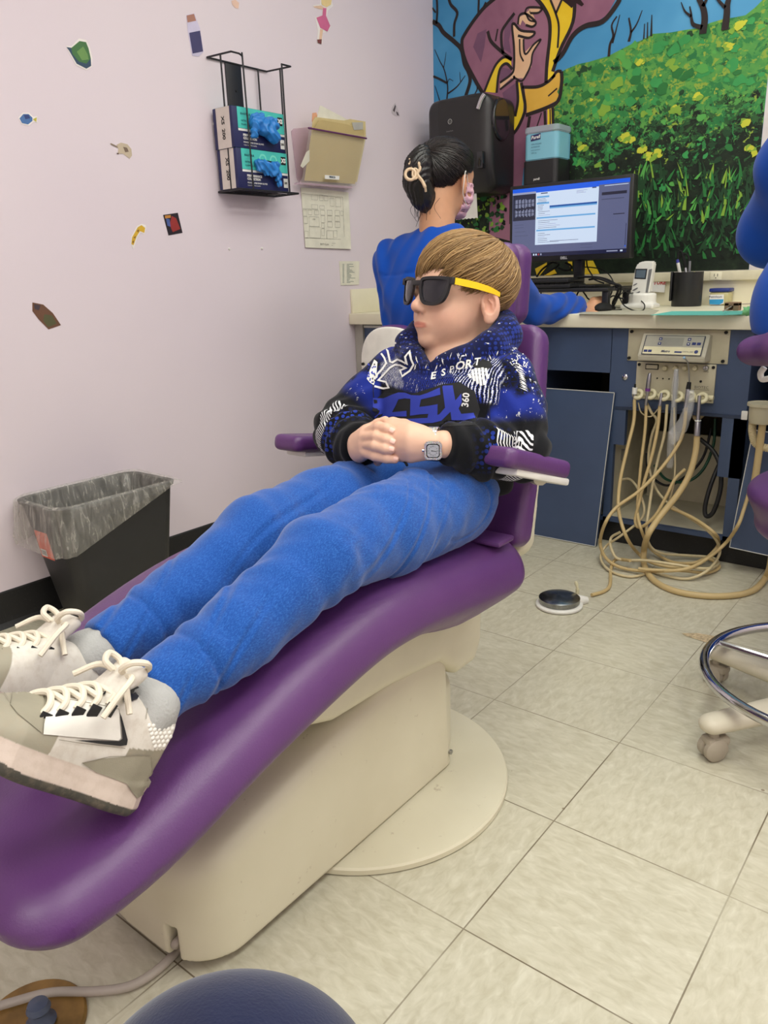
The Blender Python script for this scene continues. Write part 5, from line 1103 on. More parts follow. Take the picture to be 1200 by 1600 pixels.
# hoses and instruments -------------------------------------------------------------
Z7 = lambda x, y: (820+x/3.158, 480+y/3.158)
def hpath(L):
    out = []
    for q in L:
        p = Z7(q[0], q[1]); out.append(onz(p[0], p[1], q[3]) if q[2] == 'z' else ony(p[0], p[1], q[2]))
    return out
def hose(L, r, m=M_hose, lab=None, cat='hose', nm='instrument_hose', sub=8, group=None):
    mb = MB(); mb.tube(smooth_path(hpath(L), sub), r, n=10); return tag(mb.build(nm, m), lab, cat, group)
F = 'z'
hose([(541, 455, 2.535), (538, 560, 2.53), (505, 700, 2.50), (470, 860, 2.46), (463, 1000, 2.42), (500, 1130, 2.38), (560, 1215, F, .03), (640, 1265, F, .018), (760, 1283, F, .014), (870, 1255, F, .016), (945, 1190, F, .05), (955, 1150, F, .09), (930, 1110, 2.46), (830, 1040, 2.5), (720, 990, 2.52)], .0058, lab='tan hose hanging from the leftmost instrument holder and curling on the floor')
hose([(600, 462, 2.535), (594, 600, 2.53), (575, 760, 2.51), (562, 900, 2.49), (556, 1010, 2.47), (575, 1100, 2.43), (620, 1190, F, .03), (720, 1255, F, .012), (830, 1262, F, .024), (900, 1240, F, .03), (960, 1280, F, .012), (900, 1310, F, .012), (780, 1300, F, .03), (640, 1297, F, .03), (560, 1290, F, .03)], .0052, lab='tan hose from the purple-banded handpiece dropping straight then coiling')
hose([(668, 470, 2.535), (655, 600, 2.53), (625, 740, 2.51), (590, 860, 2.49), (560, 980, 2.47), (545, 1050, 2.46), (560, 1085, 2.45), (600, 1070, 2.45), (650, 1020, 2.46), (700, 930, 2.48), (740, 850, 2.50), (790, 800, 2.53)], .0055, lab='tan hose from the third holder looping up again inside the open bay')
hose([(702, 480, 2.55), (690, 620, 2.55), (655, 760, 2.54), (630, 880, 2.52), (615, 980, 2.50), (600, 1100, 2.46), (620, 1180, F, .06), (680, 1215, F, .03), (800, 1225, F, .016), (920, 1235, F, .018), (955, 1265, F, .02), (890, 1290, F, .035), (740, 1270, F, .042), (600, 1250, F, .042), (470, 1245, F, .03), (430, 1200, F, .05), (425, 1140, F, .08), (470, 1110, 2.44)], .0048, M_hose2, lab='thinner pale hose between the third and fourth holders')
hose([(738, 470, 2.54), (738, 600, 2.54), (740, 700, 2.535), (742, 780, 2.53), (735, 870, 2.52), (715, 950, 2.52), (700, 980, 2.53)], .0030, M_hose2, lab='thin whitish tube hanging from the bagged instrument')
hose([(797, 480, 2.53), (785, 600, 2.52), (750, 690, 2.50), (660, 810, 2.46), (560, 910, 2.42), (450, 990, 2.38), (395, 1070, 2.34), (372, 1160, F, .06), (395, 1230, F, .03), (450, 1275, F, .016), (540, 1298, F, .012), (660, 1303, F, .024), (800, 1290, F, .044), (900, 1240, F, .06), (990, 1165, F, .10), (1050, 1080, 2.48), (1080, 1000, 2.52), (1110, 900, 2.55)], .0056, lab='tan hose from the syringe sweeping diagonally left and back along the floor')
hose([(850, 630, 2.52), (842, 720, 2.51), (810, 830, 2.49), (750, 930, 2.46), (670, 1030, 2.42), (610, 1120, 2.36), (588, 1200, F, .05), (592, 1280, F, .016), (640, 1350, F, .0095), (740, 1400, F, .0095), (880, 1424, F, .0095), (1030, 1422, F, .0095), (1130, 1395, F, .0095), (1190, 1330, F, .02), (1215, 1250, F, .10), (1225, 1100, 2.35)], .0098, lab='thick tan suction hose making the widest loop on the floor')
hose([(520, 1250, F, .045), (450, 1245, F, .02), (425, 1290, F, .007), (420, 1370, F, .006), (390, 1402, F, .006), (330, 1420, F, .008)], .0055, lab='tan tubing running from the coil of hoses to the round foot pedal')
hose([(560, 470, 2.56), (575, 520, 2.56), (620, 540, 2.57), (660, 500, 2.57)], .0022, M_hose2, lab='short thin tube looping behind the left holders')
hose([(600, 470, 2.57), (625, 520, 2.57), (650, 560, 2.58), (625, 640, 2.59), (610, 760, 2.60), (640, 880, 2.58), (700, 960, 2.56), (800, 1030, 2.53), (900, 1100, 2.48), (950, 1160, F, .10), (960, 1220, F, .05), (900, 1300, F, .03), (800, 1340, F, .008), (680, 1320, F, .008), (600, 1290, F, .008)], .0045, M_hose2, lab='pale hose curving out low on the right side of the open bay')
hose([(480, 850, 2.62), (520, 850, 2.6), (560, 900, 2.55), (590, 1000, 2.52), (560, 1060, 2.5), (470, 1130, 2.42), (400, 1180, F, .05), (375, 1240, F, .02), (420, 1300, F, .008), (520, 1330, F, .006), (620, 1310, F, .006)], .0042, M_hose2, lab='pale hose tied near the left edge of the open bay')
M_grn = mat('green_tube', (26, 74, 52), .45); M_blk = mat('black_rubber', (26, 26, 28), .5)
hose([(940, 550, 2.75), (930, 680, 2.74), (880, 800, 2.72), (800, 860, 2.70), (700, 850, 2.72), (640, 780, 2.75)], .0050, M_grn, lab='dark green tube bending across inside the open bay')
hose([(865, 650, 2.66), (930, 710, 2.65), (965, 790, 2.63), (965, 900, 2.62), (930, 1010, 2.615), (895, 1030, 2.615), (890, 980, 2.62), (920, 870, 2.64), (975, 740, 2.68)], .0075, M_blk, lab='thick black hose looping down inside the open bay')
hose([(600, 720, 2.8), (615, 820, 2.78), (700, 880, 2.76), (800, 830, 2.76), (880, 740, 2.78), (920, 600, 2.8)], .0045, M_blk, lab='thin black cable sagging behind the green tube')
hose([(835, 545, 2.62), (870, 530, 2.62), (890, 490, 2.62)], .0115, mat('corrugated_tan', (170, 152, 118), .6), lab='short corrugated tan pipe behind the suction end')
# instruments standing in the holders
def inst(name, lab, pts, cat='dental instrument'):
    o = thing(name, lab, cat, pts[0][1])
    for nm, c, rs, m in pts[1:]:
        pass
    return o
def lath_path(par, nm, P, R, m): mb = MB(); mb.tube(P, R, n=16); return mb.build(nm, m, par)
a, b = ony(990, 631, 2.535), ony(992.5, 600, 2.535); h1_ = thing('handpiece_coupler', 'short silver coupler with a white collar in the leftmost holder', 'dental instrument', a)
lath_path(h1_, 'coupler_body', [a, a+(b-a)*.55], [.0052, .0048], M_steel); lath_path(h1_, 'white_collar', [a+(b-a)*.5, a+(b-a)*.82], [.0082, .0082], M_white); lath_path(h1_, 'connector_tip', [a+(b-a)*.82, b], [.0035, .0028], M_dark)
a, b = ony(1009, 633, 2.53), ony(1015.5, 583, 2.535); h2_ = thing('handpiece', 'slim steel handpiece with a purple band in the second holder', 'dental instrument', a); d = b-a
lath_path(h2_, 'handle', [a, a+d*.35, a+d*.42, a+d*.75, a+d*.93, b], [.0052, .0056, .0078, .0076, .0064, .0040], M_steel); lath_path(h2_, 'purple_band', [a+d*.44, a+d*.53], [.0082, .0082], mat('purple_band', (110, 50, 130), .4))
a, b = ony(1031, 634, 2.53), ony(1034, 614, 2.535); h3_ = thing('hose_coupler', 'bare silver hose coupler in the third holder', 'dental instrument', a); lath_path(h3_, 'coupler_body', [a, a+(b-a)*.7, b], [.0060, .0056, .0040], M_steel)
a, b = ony(1053, 636, 2.535), ony(1057, 578, 2.53); h4_ = thing('scaler_handpiece', 'slim grey instrument wrapped in a clear plastic sleeve in the fourth holder', 'dental instrument', a); d = b-a
lath_path(h4_, 'handle', [a, a+d*.6, b], [.0055, .0070, .0062], mat('grey_plastic', (150, 150, 150), .4))
t = NT('clear_film'); t.set(Base_Color=(.9, .9, .9, 1), Roughness=.12, Alpha=.22, Specular_IOR_Level=.9); M_film = t.m
def film(par, nm, P, R, amp, seed):
    r_ = random.Random(seed); mb = MB(); mb.tube(smooth_path(P, 4), [x for x in np.interp(np.linspace(0, 1, 4*(len(P)-1)+1), np.linspace(0, 1, len(P)), R)], n=20, cap=False); mb.v = [tuple(np.array(v)+np.array([math.sin(v[2]*400+v[0]*900), math.cos(v[2]*330), math.sin(v[0]*700)])*amp) for v in mb.v]; return mb.build(nm, M_film, par)
film(h4_, 'clear_sleeve', [a+d*1.03, a+d*.6, a, a-d*.5, a-d*1.05, a-d*1.7], [.007, .010, .010, .011, .014, .010], .0014, 1)
a, b = ony(1071, 636, 2.52), ony(1077, 597, 2.53); h5_ = thing('air_water_syringe', 'steel syringe with a bent tip and clear bag in the fifth holder', 'dental instrument', a); d = b-a
lath_path(h5_, 'handle', [a, a+d*.5, a+d*.7, b], [.0058, .0070, .0070, .0045], M_steel); lath_path(h5_, 'black_collar', [a+d*.72, b], [.0078, .0062], M_dark); lath_path(h5_, 'bent_tip', smooth_path([b, ony(1076, 575, 2.52), ony(1074, 565, 2.51), ony(1069, 559, 2.50)], 5), .0022, M_steel)
e = ony(1069, 559, 2.50); mb = MB(); b_ = bmesh.new(); bmesh.ops.create_uvsphere(b_, u_segments=14, v_segments=8, radius=.0045); mb.bm(b_, 0, True, Matrix.Translation(Vector(e))); mb.build('tip_cap', mat('pale_blue_cap', (150, 190, 220), .3), h5_)
film(h5_, 'clear_bag', [ony(1079, 610, 2.51), ony(1078, 630, 2.51), ony(1070, 655, 2.51), ony(1056, 680, 2.51), ony(1050, 693, 2.51)], [.010, .013, .017, .022, .006], .0024, 3)
a, b = ony(1089, 681, 2.515), ony(1093, 618, 2.53); h6_ = thing('suction_handpiece', 'long steel suction end with a wide lower sleeve in the rightmost holder', 'dental instrument', a); d = b-a
lath_path(h6_, 'sleeve', [a, a+d*.36, a+d*.40], [.0098, .0098, .0078], M_steel); lath_path(h6_, 'tube', [a+d*.40, b], [.0060, .0058], M_steel); mb = MB(); mb.tube([a+d*.38+[.008*math.cos(t_), .011*math.sin(t_), 0] for t_ in np.linspace(0, 6.28, 17)[:-1]], .002, n=6, closed=True); mb.build('lever_ring', M_white, h6_)
# small things inside the bay
mb = MB(); c = ony(974, 710, 2.70); mb.box((c[0]-.012, 2.69, c[2]-.02), (c[0]+.012, 2.70, c[2]+.02), bev=.002); tag(mb.build('wall_bracket', M_steel), 'small grey clip on the inside of the open bay', 'clip')
# vacuum canister at right
can = thing('solids_canister', 'beige round canister with corrugated pipe hanging right of the cabinet', 'canister', ony(1190, 640, 2.5)); c = ony(1193, 640, 2.50)
mb = MB(); mb.lathe([(.044, -.018), (.046, -.020), (.046, -.012), (.040, -.010), (.038, .034), (.034, .040), (0, .040)][::-1], (c[0], c[1], c[2]), (0, 0, -1), n=32); mb.build('canister_body', M_plate, can)
mb = MB(); P = smooth_path([c+[-.026, 0, -.035], c+[-.024, 0, -.07], c+[-.010, .0, -.105], c+[.03, 0, -.115], c+[.10, 0, -.11]], 16); mb.tube(P, [.0105+.0018*(i % 2) for i in range(len(P))], n=14); mb.build('corrugated_pipe', M_hose2, can)
mb = MB(); mb.tube(smooth_path([c+[.004, -.01, -.035], c+[.002, -.01, -.15], c+[.000, -.02, -.26]], 5), .0105, n=12); mb.build('drop_pipe', M_hose, can); mb = MB(); mb.box((c[0]-.060, c[1]-.004, c[2]-.035), (c[0]-.042, c[1]+.004, c[2]-.008), bev=.002); mb.build('mounting_clip', M_white, can)
# foot pedal
pc = onz(874, 937, .02); fp = thing('foot_pedal', 'round steel foot pedal with a white rim on the floor', 'foot control', (pc[0], pc[1], 0))
mb = MB(); mb.lathe([(.066, .001), (.069, .003), (.069, .008), (.064, .012), (0, .012)], (pc[0], pc[1], 0), n=56); mb.build('base_rim', M_white, fp)
mb = MB(); mb.lathe([(.058, .012), (.0600, .014), (.0605, .028), (.057, .030), (.030, .034), (0, .0385)], (pc[0], pc[1], 0), n=64); mb.build('steel_disc', mat('scratched_steel', (150, 152, 154), .25, 1.0, noise=(60, .25), bump=(90, .08, .001)), fp)
e = onz(908, 938, .01); mb = MB(); dirv = (e-pc)*[1, 1, 0]; dirv /= np.linalg.norm(dirv); pn = np.array([-dirv[1], dirv[0], 0]); mb.tube([pc*[1, 1, 0]+dirv*.058+[0, 0, .010], pc*[1, 1, 0]+dirv*.090+[0, 0, .009]], [.020, .010], n=14); mb.build('hose_inlet', M_white, fp)
tg_ = onz(902, 928, .012); mb = MB(); mb.cyl(tg_, tg_+[0, 0, .018], .0055, 0, 14); mb.tube([tg_+[0, 0, .018], tg_+[-.004, 0, .032], tg_+[-.007, 0, .040]], [.003, .006, .004], n=10); mb.build('toggle', M_ring, fp)
# ================================================================== THINGS ON THE WALLS
def LW(px, py, lift=.001): p = onx(px, py, XL+lift); return p
def wp(mb, pts, m=0, lift=.001, th=.0006, sc=None):
    if sc: pts = [(sc[0]+x/sc[2], sc[1]+y/sc[2]) for x, y in pts]
    P = [onx(x, y, XL+lift) for x, y in pts]; mb.prism([(p[1], p[2]) for p in P], (XL+lift, 0, 0), (0, 1, 0), (0, 0, 1), th, m); return mb
S1 = (0, 0, 2.963)
def sticker(lab, layers, sc, group='small stickers on the lavender wall'):
    mb = MB(); mats = []
    for i, (c, pts) in enumerate(layers): mats.append(mat('sticker_%s' % '_'.join(map(str, c)), c, .45)); wp(mb, pts, i, .0008+.0004*i, .0003, sc)
    return tag(mb.build('wall_sticker', mats), lab, 'sticker', group)
W_ = (238, 232, 228)
sticker('green rounded sticker with dark blue underside on the upper left of the lavender wall', [(W_, [(305, 210), (330, 215), (365, 178), (400, 185), (415, 215), (428, 270), (425, 310), (400, 325), (350, 300), (315, 235)]), ((44, 70, 96), [(308, 218), (335, 222), (420, 270), (422, 305), (400, 318), (355, 295), (320, 235)]), ((62, 112, 60), [(330, 222), (368, 190), (398, 195), (410, 225), (420, 270), (400, 295), (365, 285), (335, 250)]), ((104, 146, 78), [(355, 240), (385, 215), (405, 250), (410, 275), (380, 280)])], S1)
sticker('small blue oval sticker with a yellow tip at the left edge of the lavender wall', [(W_, [(85, 545), (105, 522), (135, 522), (152, 540), (172, 538), (172, 568), (155, 565), (135, 582), (100, 575)]), ((70, 112, 168), [(90, 548), (108, 528), (132, 528), (150, 545), (150, 560), (130, 576), (102, 570)]), ((40, 62, 120), [(110, 532), (132, 532), (140, 548), (118, 552)]), ((196, 184, 70), [(152, 552), (170, 543), (168, 564)])], S1)
sticker('beige and brown blotch sticker in the middle of the lavender wall', [((196, 180, 156), [(540, 670), (560, 660), (590, 668), (608, 690), (611, 720), (600, 735), (570, 712), (545, 712), (548, 690)]), ((120, 100, 84), [(570, 680), (588, 684), (596, 702), (580, 705)]), ((92, 76, 66), [(540, 708), (551, 708), (549, 715), (542, 714)]), ((140, 122, 102), [(512, 662), (545, 678), (545, 684), (512, 668)])], S1)
sticker('long-necked giraffe sticker in yellow with brown spots on the lavender wall', [(W_, [(605, 1130), (608, 1095), (635, 1045), (655, 1036), (675, 1042), (676, 1060), (668, 1085), (650, 1075), (635, 1100), (618, 1155)]), ((214, 172, 52), [(608, 1130), (612, 1098), (638, 1052), (655, 1042), (672, 1055), (668, 1078), (648, 1070), (632, 1095), (618, 1135)]), ((122, 84, 40), [(618, 1100), (628, 1092), (626, 1104)]), ((122, 84, 42), [(612, 1120), (620, 1112), (618, 1126)]), ((122, 84, 44), [(634, 1068), (644, 1062), (640, 1076)])], S1)
sticker('dark rectangular card sticker with red and blue blotches beside the giraffe', [((34, 26, 34), [(755, 995), (823, 985), (845, 1078), (780, 1090)]), ((150, 48, 44), [(795, 1000), (815, 1010), (835, 1060), (800, 1075), (785, 1040)]), ((70, 90, 150), [(768, 1010), (785, 1015), (790, 1050), (775, 1045)]), ((190, 130, 60), [(762, 998), (790, 995), (790, 1008), (765, 1012)])], S1)
sticker('brown and olive leaf-shaped sticker at the lower left of the lavender wall', [((110, 76, 56), [(150, 1400), (200, 1410), (245, 1450), (282, 1505), (225, 1525), (180, 1480), (150, 1440)]), ((88, 88, 58), [(205, 1455), (240, 1460), (262, 1498), (222, 1515), (200, 1485)]), ((70, 60, 66), [(158, 1408), (188, 1414), (180, 1436), (160, 1430)])], S1)
sticker('tall narrow sticker with tan, lilac and violet bands left of the wire rack', [((206, 198, 222), [(862, 70), (900, 62), (925, 130), (942, 240), (920, 262), (890, 258), (870, 150)]), ((172, 122, 104), [(864, 72), (898, 64), (908, 96), (868, 104)]), ((66, 62, 104), [(876, 152), (926, 142), (940, 238), (892, 248)])], S1)
S2 = (300, 0, 3.333)
sticker('ballerina sticker in a pink tutu at the top of the lavender wall', [(W_, [(628, 28), (665, 22), (670, -5), (725, -5), (735, 30), (708, 55), (700, 85), (722, 140), (705, 168), (680, 170), (678, 228), (650, 225), (655, 160), (640, 90), (680, 80), (675, 45), (640, 42)]), ((232, 196, 168), [(632, 33), (672, 28), (690, 40), (700, 60), (690, 85), (682, 50), (640, 40)]), ((212, 108, 148), [(682, 42), (700, 42), (698, 82), (720, 135), (705, 165), (668, 145), (648, 92), (680, 80)]), ((236, 210, 150), [(672, -8), (728, -8), (724, 24), (700, 38), (676, 25)]), ((232, 196, 166), [(668, 150), (682, 155), (676, 205), (662, 208)]), ((120, 64, 60), [(652, 206), (676, 204), (674, 230), (655, 222)])], S2)
sticker('small sketchy black and white sticker right of the file holder', [((206, 196, 200), [(1040, 560), (1058, 535), (1075, 575), (1082, 605), (1060, 605), (1040, 590)]), ((90, 80, 84), [(1046, 575), (1058, 545), (1062, 555), (1054, 585)]), ((92, 80, 84), [(1062, 580), (1072, 585), (1078, 602), (1068, 600)])], S2)
sticker('faint orange scrap sticker at the top edge of the lavender wall', [((232, 196, 176), [(205, 5), (225, -2), (245, 15), (242, 45), (225, 42), (210, 25)])], S2)
for i, (px, py) in enumerate(((358, 389), (409, 388), (334, 194))):
    c = LW(px, py, 0); mb = MB(); mb.lathe([(.0045, 0), (.0045, .002), (.003, .004), (0, .0042)], (XL, c[1], c[2]), (1, 0, 0), n=14); tag(mb.build('wall_anchor', M_white), ['white screw anchor below the wire rack, the left one', 'white screw anchor below the wire rack, the right one', 'white screw in the wall left of the glove boxes'][i], 'screw')
# wire rack ------------------------------------------------------------
rk = thing('wire_rack', 'black wire wall rack holding two boxes of gloves', 'rack', (XL+.01, 2.04, 1.257)); M_wire = mat('black_wire', (26, 24, 30), .45)
Y0, Y1, XB_, XF_, Z0_, Z1_ = 1.908, 2.176, XL+.006, -2.098, 1.257, 1.664; wr_ = .0030
mb = MB(); mb.tube([(XF_, Y0+.035, Z1_), (XF_, Y0, Z1_), (XB_, Y0, Z1_+.004), (XB_, Y1, Z1_+.004), (XF_, Y1, Z1_), (XF_, Y1-.045, Z1_)], wr_, n=8)
mb.tube(smooth_path([(XF_, Y0+.033, Z1_), (XF_, Y0+.045, Z1_-.006), (XF_, Y0+.047, Z1_-.03), (XF_, Y0+.052, Z0_)], 4), wr_, n=8); mb.tube([(XF_, Y1-.043, Z1_), (XF_, Y1-.043, Z0_)], wr_, n=8); mb.tube([(XB_+.008, Y1-.05, Z1_+.004), (XB_+.008, Y1-.05, Z0_)], wr_, n=8); mb.tube([(-2.15, Y0, Z1_), (-2.15, Y0, Z0_)], wr_, n=8); mb.tube([(-2.15, Y1, Z1_), (-2.15, Y1, Z0_)], wr_, n=8)
mb.tube([(XB_, Y0, Z0_), (XF_, Y0, Z0_), (XF_, Y1, Z0_), (XB_, Y1, Z0_)], .0035, n=8, closed=True)
for k in range(3): mb.tube([(XB_+.02+k*.03, Y0, Z0_-.001), (XB_+.02+k*.03, Y1, Z0_-.001)], .002, n=6)
mb.build('wire_frame', M_wire, rk); mb = MB(); mb.box((XL+.001, 1.985, Z0_), (XL+.006, 2.055, Z1_+.002), bev=.001); mb.cyl((XL+.005, 2.025, 1.585), (XL+.009, 2.025, 1.585), .004, 0, 10); mb.build('mounting_plate', M_wire, rk)
M_navy = mat('box_navy', (30, 34, 84), .45); M_teal = mat('box_teal', (74, 196, 184), .45); M_boxc = mat('box_cream', (214, 204, 196), .5); M_wh2 = mat('box_white', (232, 230, 226), .5); M_mint = mat('box_mint_art', (120, 222, 200), .5); M_ink = mat('box_dark_ink', (22, 60, 84), .5)
t = NT('blue_nitrile'); t.set(Base_Color=(*lin((46, 128, 206)), 1), Roughness=.38, Subsurface_Weight=.05, Specular_IOR_Level=.45); t.bump(t.noise(t.coord(), 90, 3), .25, .003); M_nit = t.m
def glove_box(z0, dy, lab):
    X0, X1, ya, yb, z1 = XL+.014, -2.113, 1.908+dy, 2.143+dy, z0+.124
    b = thing('glove_box', lab, 'box', (-2.16, 2.02, z0), 'glove boxes in the wire rack'); mb = MB(); mb.box((X0, ya, z0), (X1, yb, z1), 0, bev=.001); mb.build('carton', M_navy, b)
    e = .0006; mb = MB(); f = lambda a0, a1, b0, b1, m, l=1: mb.add([(X1+e*l, ya+a0, z0+b0), (X1+e*l, ya+a1, z0+b0), (X1+e*l, ya+a1, z0+b1), (X1+e*l, ya+a0, z0+b1)], [(0, 1, 2, 3)], m)
    f(.022, .235, .060, .124, 0); f(.022, .235, .052, .059, 1)
    mb.add([(X0+.016, ya-e, z0), (X1-.012, ya-e, z0), (X1-.012, ya-e, z1), (X0+.016, ya-e, z1)], [(3, 2, 1, 0)], 2); mb.add([(X0+.002, ya, z1+e), (X1, ya, z1+e), (X1, yb, z1+e), (X0+.002, yb, z1+e)], [(0, 1, 2, 3)], 0)
    f(.205, .228, .086, .112, 3, 2); f(.212, .232, .012, .042, 1, 2)
    for k in range(2):
        P = [(X1+e*2.2, ya+.105+k*.05, z0+.062), (X1+e*2.2, ya+.100+k*.05, z0+.085), (X1+e*2.2, ya+.110+k*.05, z0+.108), (X1+e*2.2, ya+.128+k*.05, z0+.108), (X1+e*2.2, ya+.134+k*.05, z0+.09), (X1+e*2.2, ya+.132+k*.05, z0+.062)]
        Q = smooth_path(P, 5); vs = []; 
        for i, q in enumerate(Q): a_ = Q[max(i-1, 0)]; c_ = Q[min(i+1, len(Q)-1)]; d_ = (c_-a_)/np.linalg.norm(c_-a_); n_ = np.array([0, -d_[2], d_[1]]); vs += [q+n_*.003, q-n_*.003]
        mb.add(vs, [(2*i, 2*i+1, 2*i+3, 2*i+2) for i in range(len(Q)-1)], 4)
    U, V = (0, 1, 0), (0, 0, 1); T = lambda tx, s, a0, b0, m, **k: text_on(mb, tx, s, (X1+e*2.5, ya+a0, z0+b0), U, V, m, .0003, align='LEFT', **k)
    T('B A S T A R', .0085, .036, .104, 5, bold=.0003); T('NITRILE', .0085, .036, .083, 5); T('EXAM GLOVES', .0085, .036, .072, 5); T('PERFORMANCE', .0098, .040, .040, 1, bold=.0006); T('COLLECTION', .0098, .040, .030, 1, bold=.0006); T('POWDER-FREE EXAM GLOVES', .0068, .040, .018, 1, bold=.0002); T('Latex-free | Non-sterile', .0060, .040, .010, 1); T('XS', .018, .2065, .099, 1, bold=.0012); T('200', .010, .2135, .027, 3, bold=.0004)
    vs, fs = text_mesh('XS  200', .020, bold=.0006); mb.add([(X0+.048+y, ya-e*2, z0+.062-x*1.1) for x, y, z in vs], fs, 3)
    mb.build('printed_panel', [M_teal, M_wh2, M_boxc, M_dark, M_mint, M_ink], b); mb = MB()
    mb.prism([(ya+.085+.0, z0+.088), (ya+.11, z0+.096), (ya+.165, z0+.094), (ya+.178, z0+.084), (ya+.165, z0+.072), (ya+.10, z0+.076)], (X1+.0009, 0, 0), (0, 1, 0), (0, 0, 1), .0005); mb.build('opening', M_dark, b); return b
def glove(lab, blobs, seed):
    def fn(P):
        d = None
        for a_, b_, ra, rb in blobs: e = scap(P, a_, b_, ra, rb); d = e if d is None else smin(d, e, .010)
        x, y, z = P.T; s = seed; w = np.sin(y*120+s+2*np.sin(z*70))*np.sin(z*110+2*np.sin(y*60+s))+.7*np.abs(np.sin((y+z)*95+3*np.sin(x*80+s)))-.4
        return (d+w*.0050)*.7
    A_ = np.array([b[0] for b in blobs]+[b[1] for b in blobs]); return tag(sdf_obj('nitrile_glove', fn, A_.min(0)-.035, A_.max(0)+.035, .0022, M_nit), lab, 'glove', None)
glove_box(1.2625, 0, 'lower glove box in the wire rack, teal and navy'); glove_box(1.3875, -.004, 'upper glove box in the wire rack, teal and navy')
xg = -2.100
glove('crumpled blue glove bulging out of the upper glove box', [((xg, 1.995, 1.470), (xg+.012, 2.065, 1.470), .022, .018), ((xg+.008, 1.985, 1.455), (xg+.012, 1.972, 1.425), .014, .009), ((xg+.01, 2.02, 1.455), (xg+.012, 2.065, 1.428), .024, .020), ((xg, 2.00, 1.485), (xg, 2.02, 1.492), .012, .010)], 1.3)
glove('blue glove hanging limp from the lower glove box', [((xg, 1.995, 1.340), (xg+.004, 2.062, 1.335), .017, .016), ((xg+.004, 2.005, 1.325), (xg+.006, 2.055, 1.318), .014, .012), ((xg+.004, 2.078, 1.340), (xg+.004, 2.082, 1.285), .012, .008)], 4.1)
# file holder ---------------------------------------------------------
t = NT('clear_pink_acrylic'); t.set(Base_Color=(*lin((226, 196, 212)), 1), Roughness=.15, Alpha=.45, Specular_IOR_Level=.6); M_acr = t.m; M_man = mat('manila_card', (206, 184, 128), .7, noise=(12, .04)); M_pap = mat('paper', (228, 224, 206), .8); M_peach = mat('peach_paper', (236, 178, 140), .8)
fh = thing('wall_file_holder', 'clear pinkish wall pocket with a purple strip, full of manila folders', 'file holder', (XL+.02, 2.45, 1.31))
C5 = lambda x, y: (450+x/6.4, 150+y/6.4)
def qx(pts, X): return [tuple(onx(*C5(*p), X)) for p in pts]
def sheet(mb, pts, Xs, th=.0015, m=0):
    P = [np.array(onx(*C5(*p), X)) for p, X in zip(pts, Xs)]; n = len(P); V = [tuple(p) for p in P]+[tuple(p-np.array([th, 0, 0])) for p in P]; mb.add(V, [tuple(range(n)), tuple(range(2*n-1, n-1, -1))]+[(i, (i+1) % n, n+(i+1) % n, n+i) for i in range(n)], m)
mb = MB(); sheet(mb, [(35, 350), (60, 325), (300, 300), (300, 860), (115, 860), (90, 820)], [XL+.004]*6, .002); mb.build('back_plate', M_acr, fh)
xt, xb = XL+.105, XL+.045
mb = MB(); sheet(mb, [(215, 320), (790, 400), (680, 895), (640, 905), (120, 865), (150, 800)], [xt, xt, xb, xb, xb, xb+.005], .002)
t = NT('clear_front'); t.set(Base_Color=(*lin((232, 226, 214)), 1), Roughness=.12, Alpha=.13, Specular_IOR_Level=.7); mb.build('front_pocket', t.m, fh); mb = MB(); a_, b_ = onx(*C5(205, 320), xt+.001), onx(*C5(785, 424), xt+.001); mb.tube([a_, b_], .0032, n=8); plabel(mb.build('top_strip', mat('purple_strip', (96, 44, 92), .5), fh), 'thin purple strip')
mb = MB(); sheet(mb, [(370, 790), (515, 800), (512, 838), (370, 828)], [xb+.0185]*4, .001, 0)
mb.build('label_card', M_wh2, fh); mb = MB(); c = onx(*C5(443, 812), xb+.019); text_on(mb, 'MARCH', .010, c, (0, 1, 0), (0, 0, 1), 0, .0006, bold=.0003); mb.build('label_lettering', M_ink, fh)
mb = MB(); sheet(mb, [(120, 860), (640, 905), (640, 925), (120, 880)], [xb]*4, .03); mb.build('pocket_bottom', M_acr, fh)
def folder(nm, pts, off, m, lab, cat='folder', gr='folders in the wall pocket'):
    mb = MB(); zz = [onx(*C5(*p), xb)[2] for p in pts]; z0, z1 = 1.31, 1.50; sheet(mb, pts, [xb-off+(xt-xb)*max(0, min(1.3, (z-z0)/(z1-z0))) for z in zz], .0012); return tag(mb.build(nm, m), lab, cat, gr if cat == 'folder' else None)
folder('manila_folder', [(275, 300), (305, 250), (340, 240), (600, 285), (630, 300), (760, 340), (765, 400), (670, 880), (165, 845), (230, 400)], .006, M_man, 'front manila folder in the wall pocket with a cut tab edge')
folder('manila_folder', [(245, 260), (270, 210), (560, 245), (620, 230), (775, 255), (780, 400), (690, 860), (200, 820)], .018, mat('pale_manila', (222, 204, 150), .7), 'pale manila folder standing behind the front one in the wall pocket')
folder('paper_sheet', [(318, 100), (335, 98), (600, 238), (560, 260), (290, 215)], .024, M_pap, 'white sheet poking up at an angle from the wall pocket', 'paper'); folder('paper_sheet', [(245, 170), (285, 165), (300, 220), (260, 300), (240, 250)], .030, M_peach, 'peach sheet edge at the left of the wall pocket', 'paper')
folder('paper_sheet', [(640, 265), (750, 262), (750, 335), (660, 340)], .0045, mat('grey_label', (190, 188, 180), .7), 'small greyish label sheet at the right of the wall pocket', 'paper'); folder('paper_sheet', [(215, 540), (185, 560), (125, 700), (150, 720), (215, 650)], .0, M_pap, 'curled sheet corner sticking out of the wall pocket on the left', 'paper')
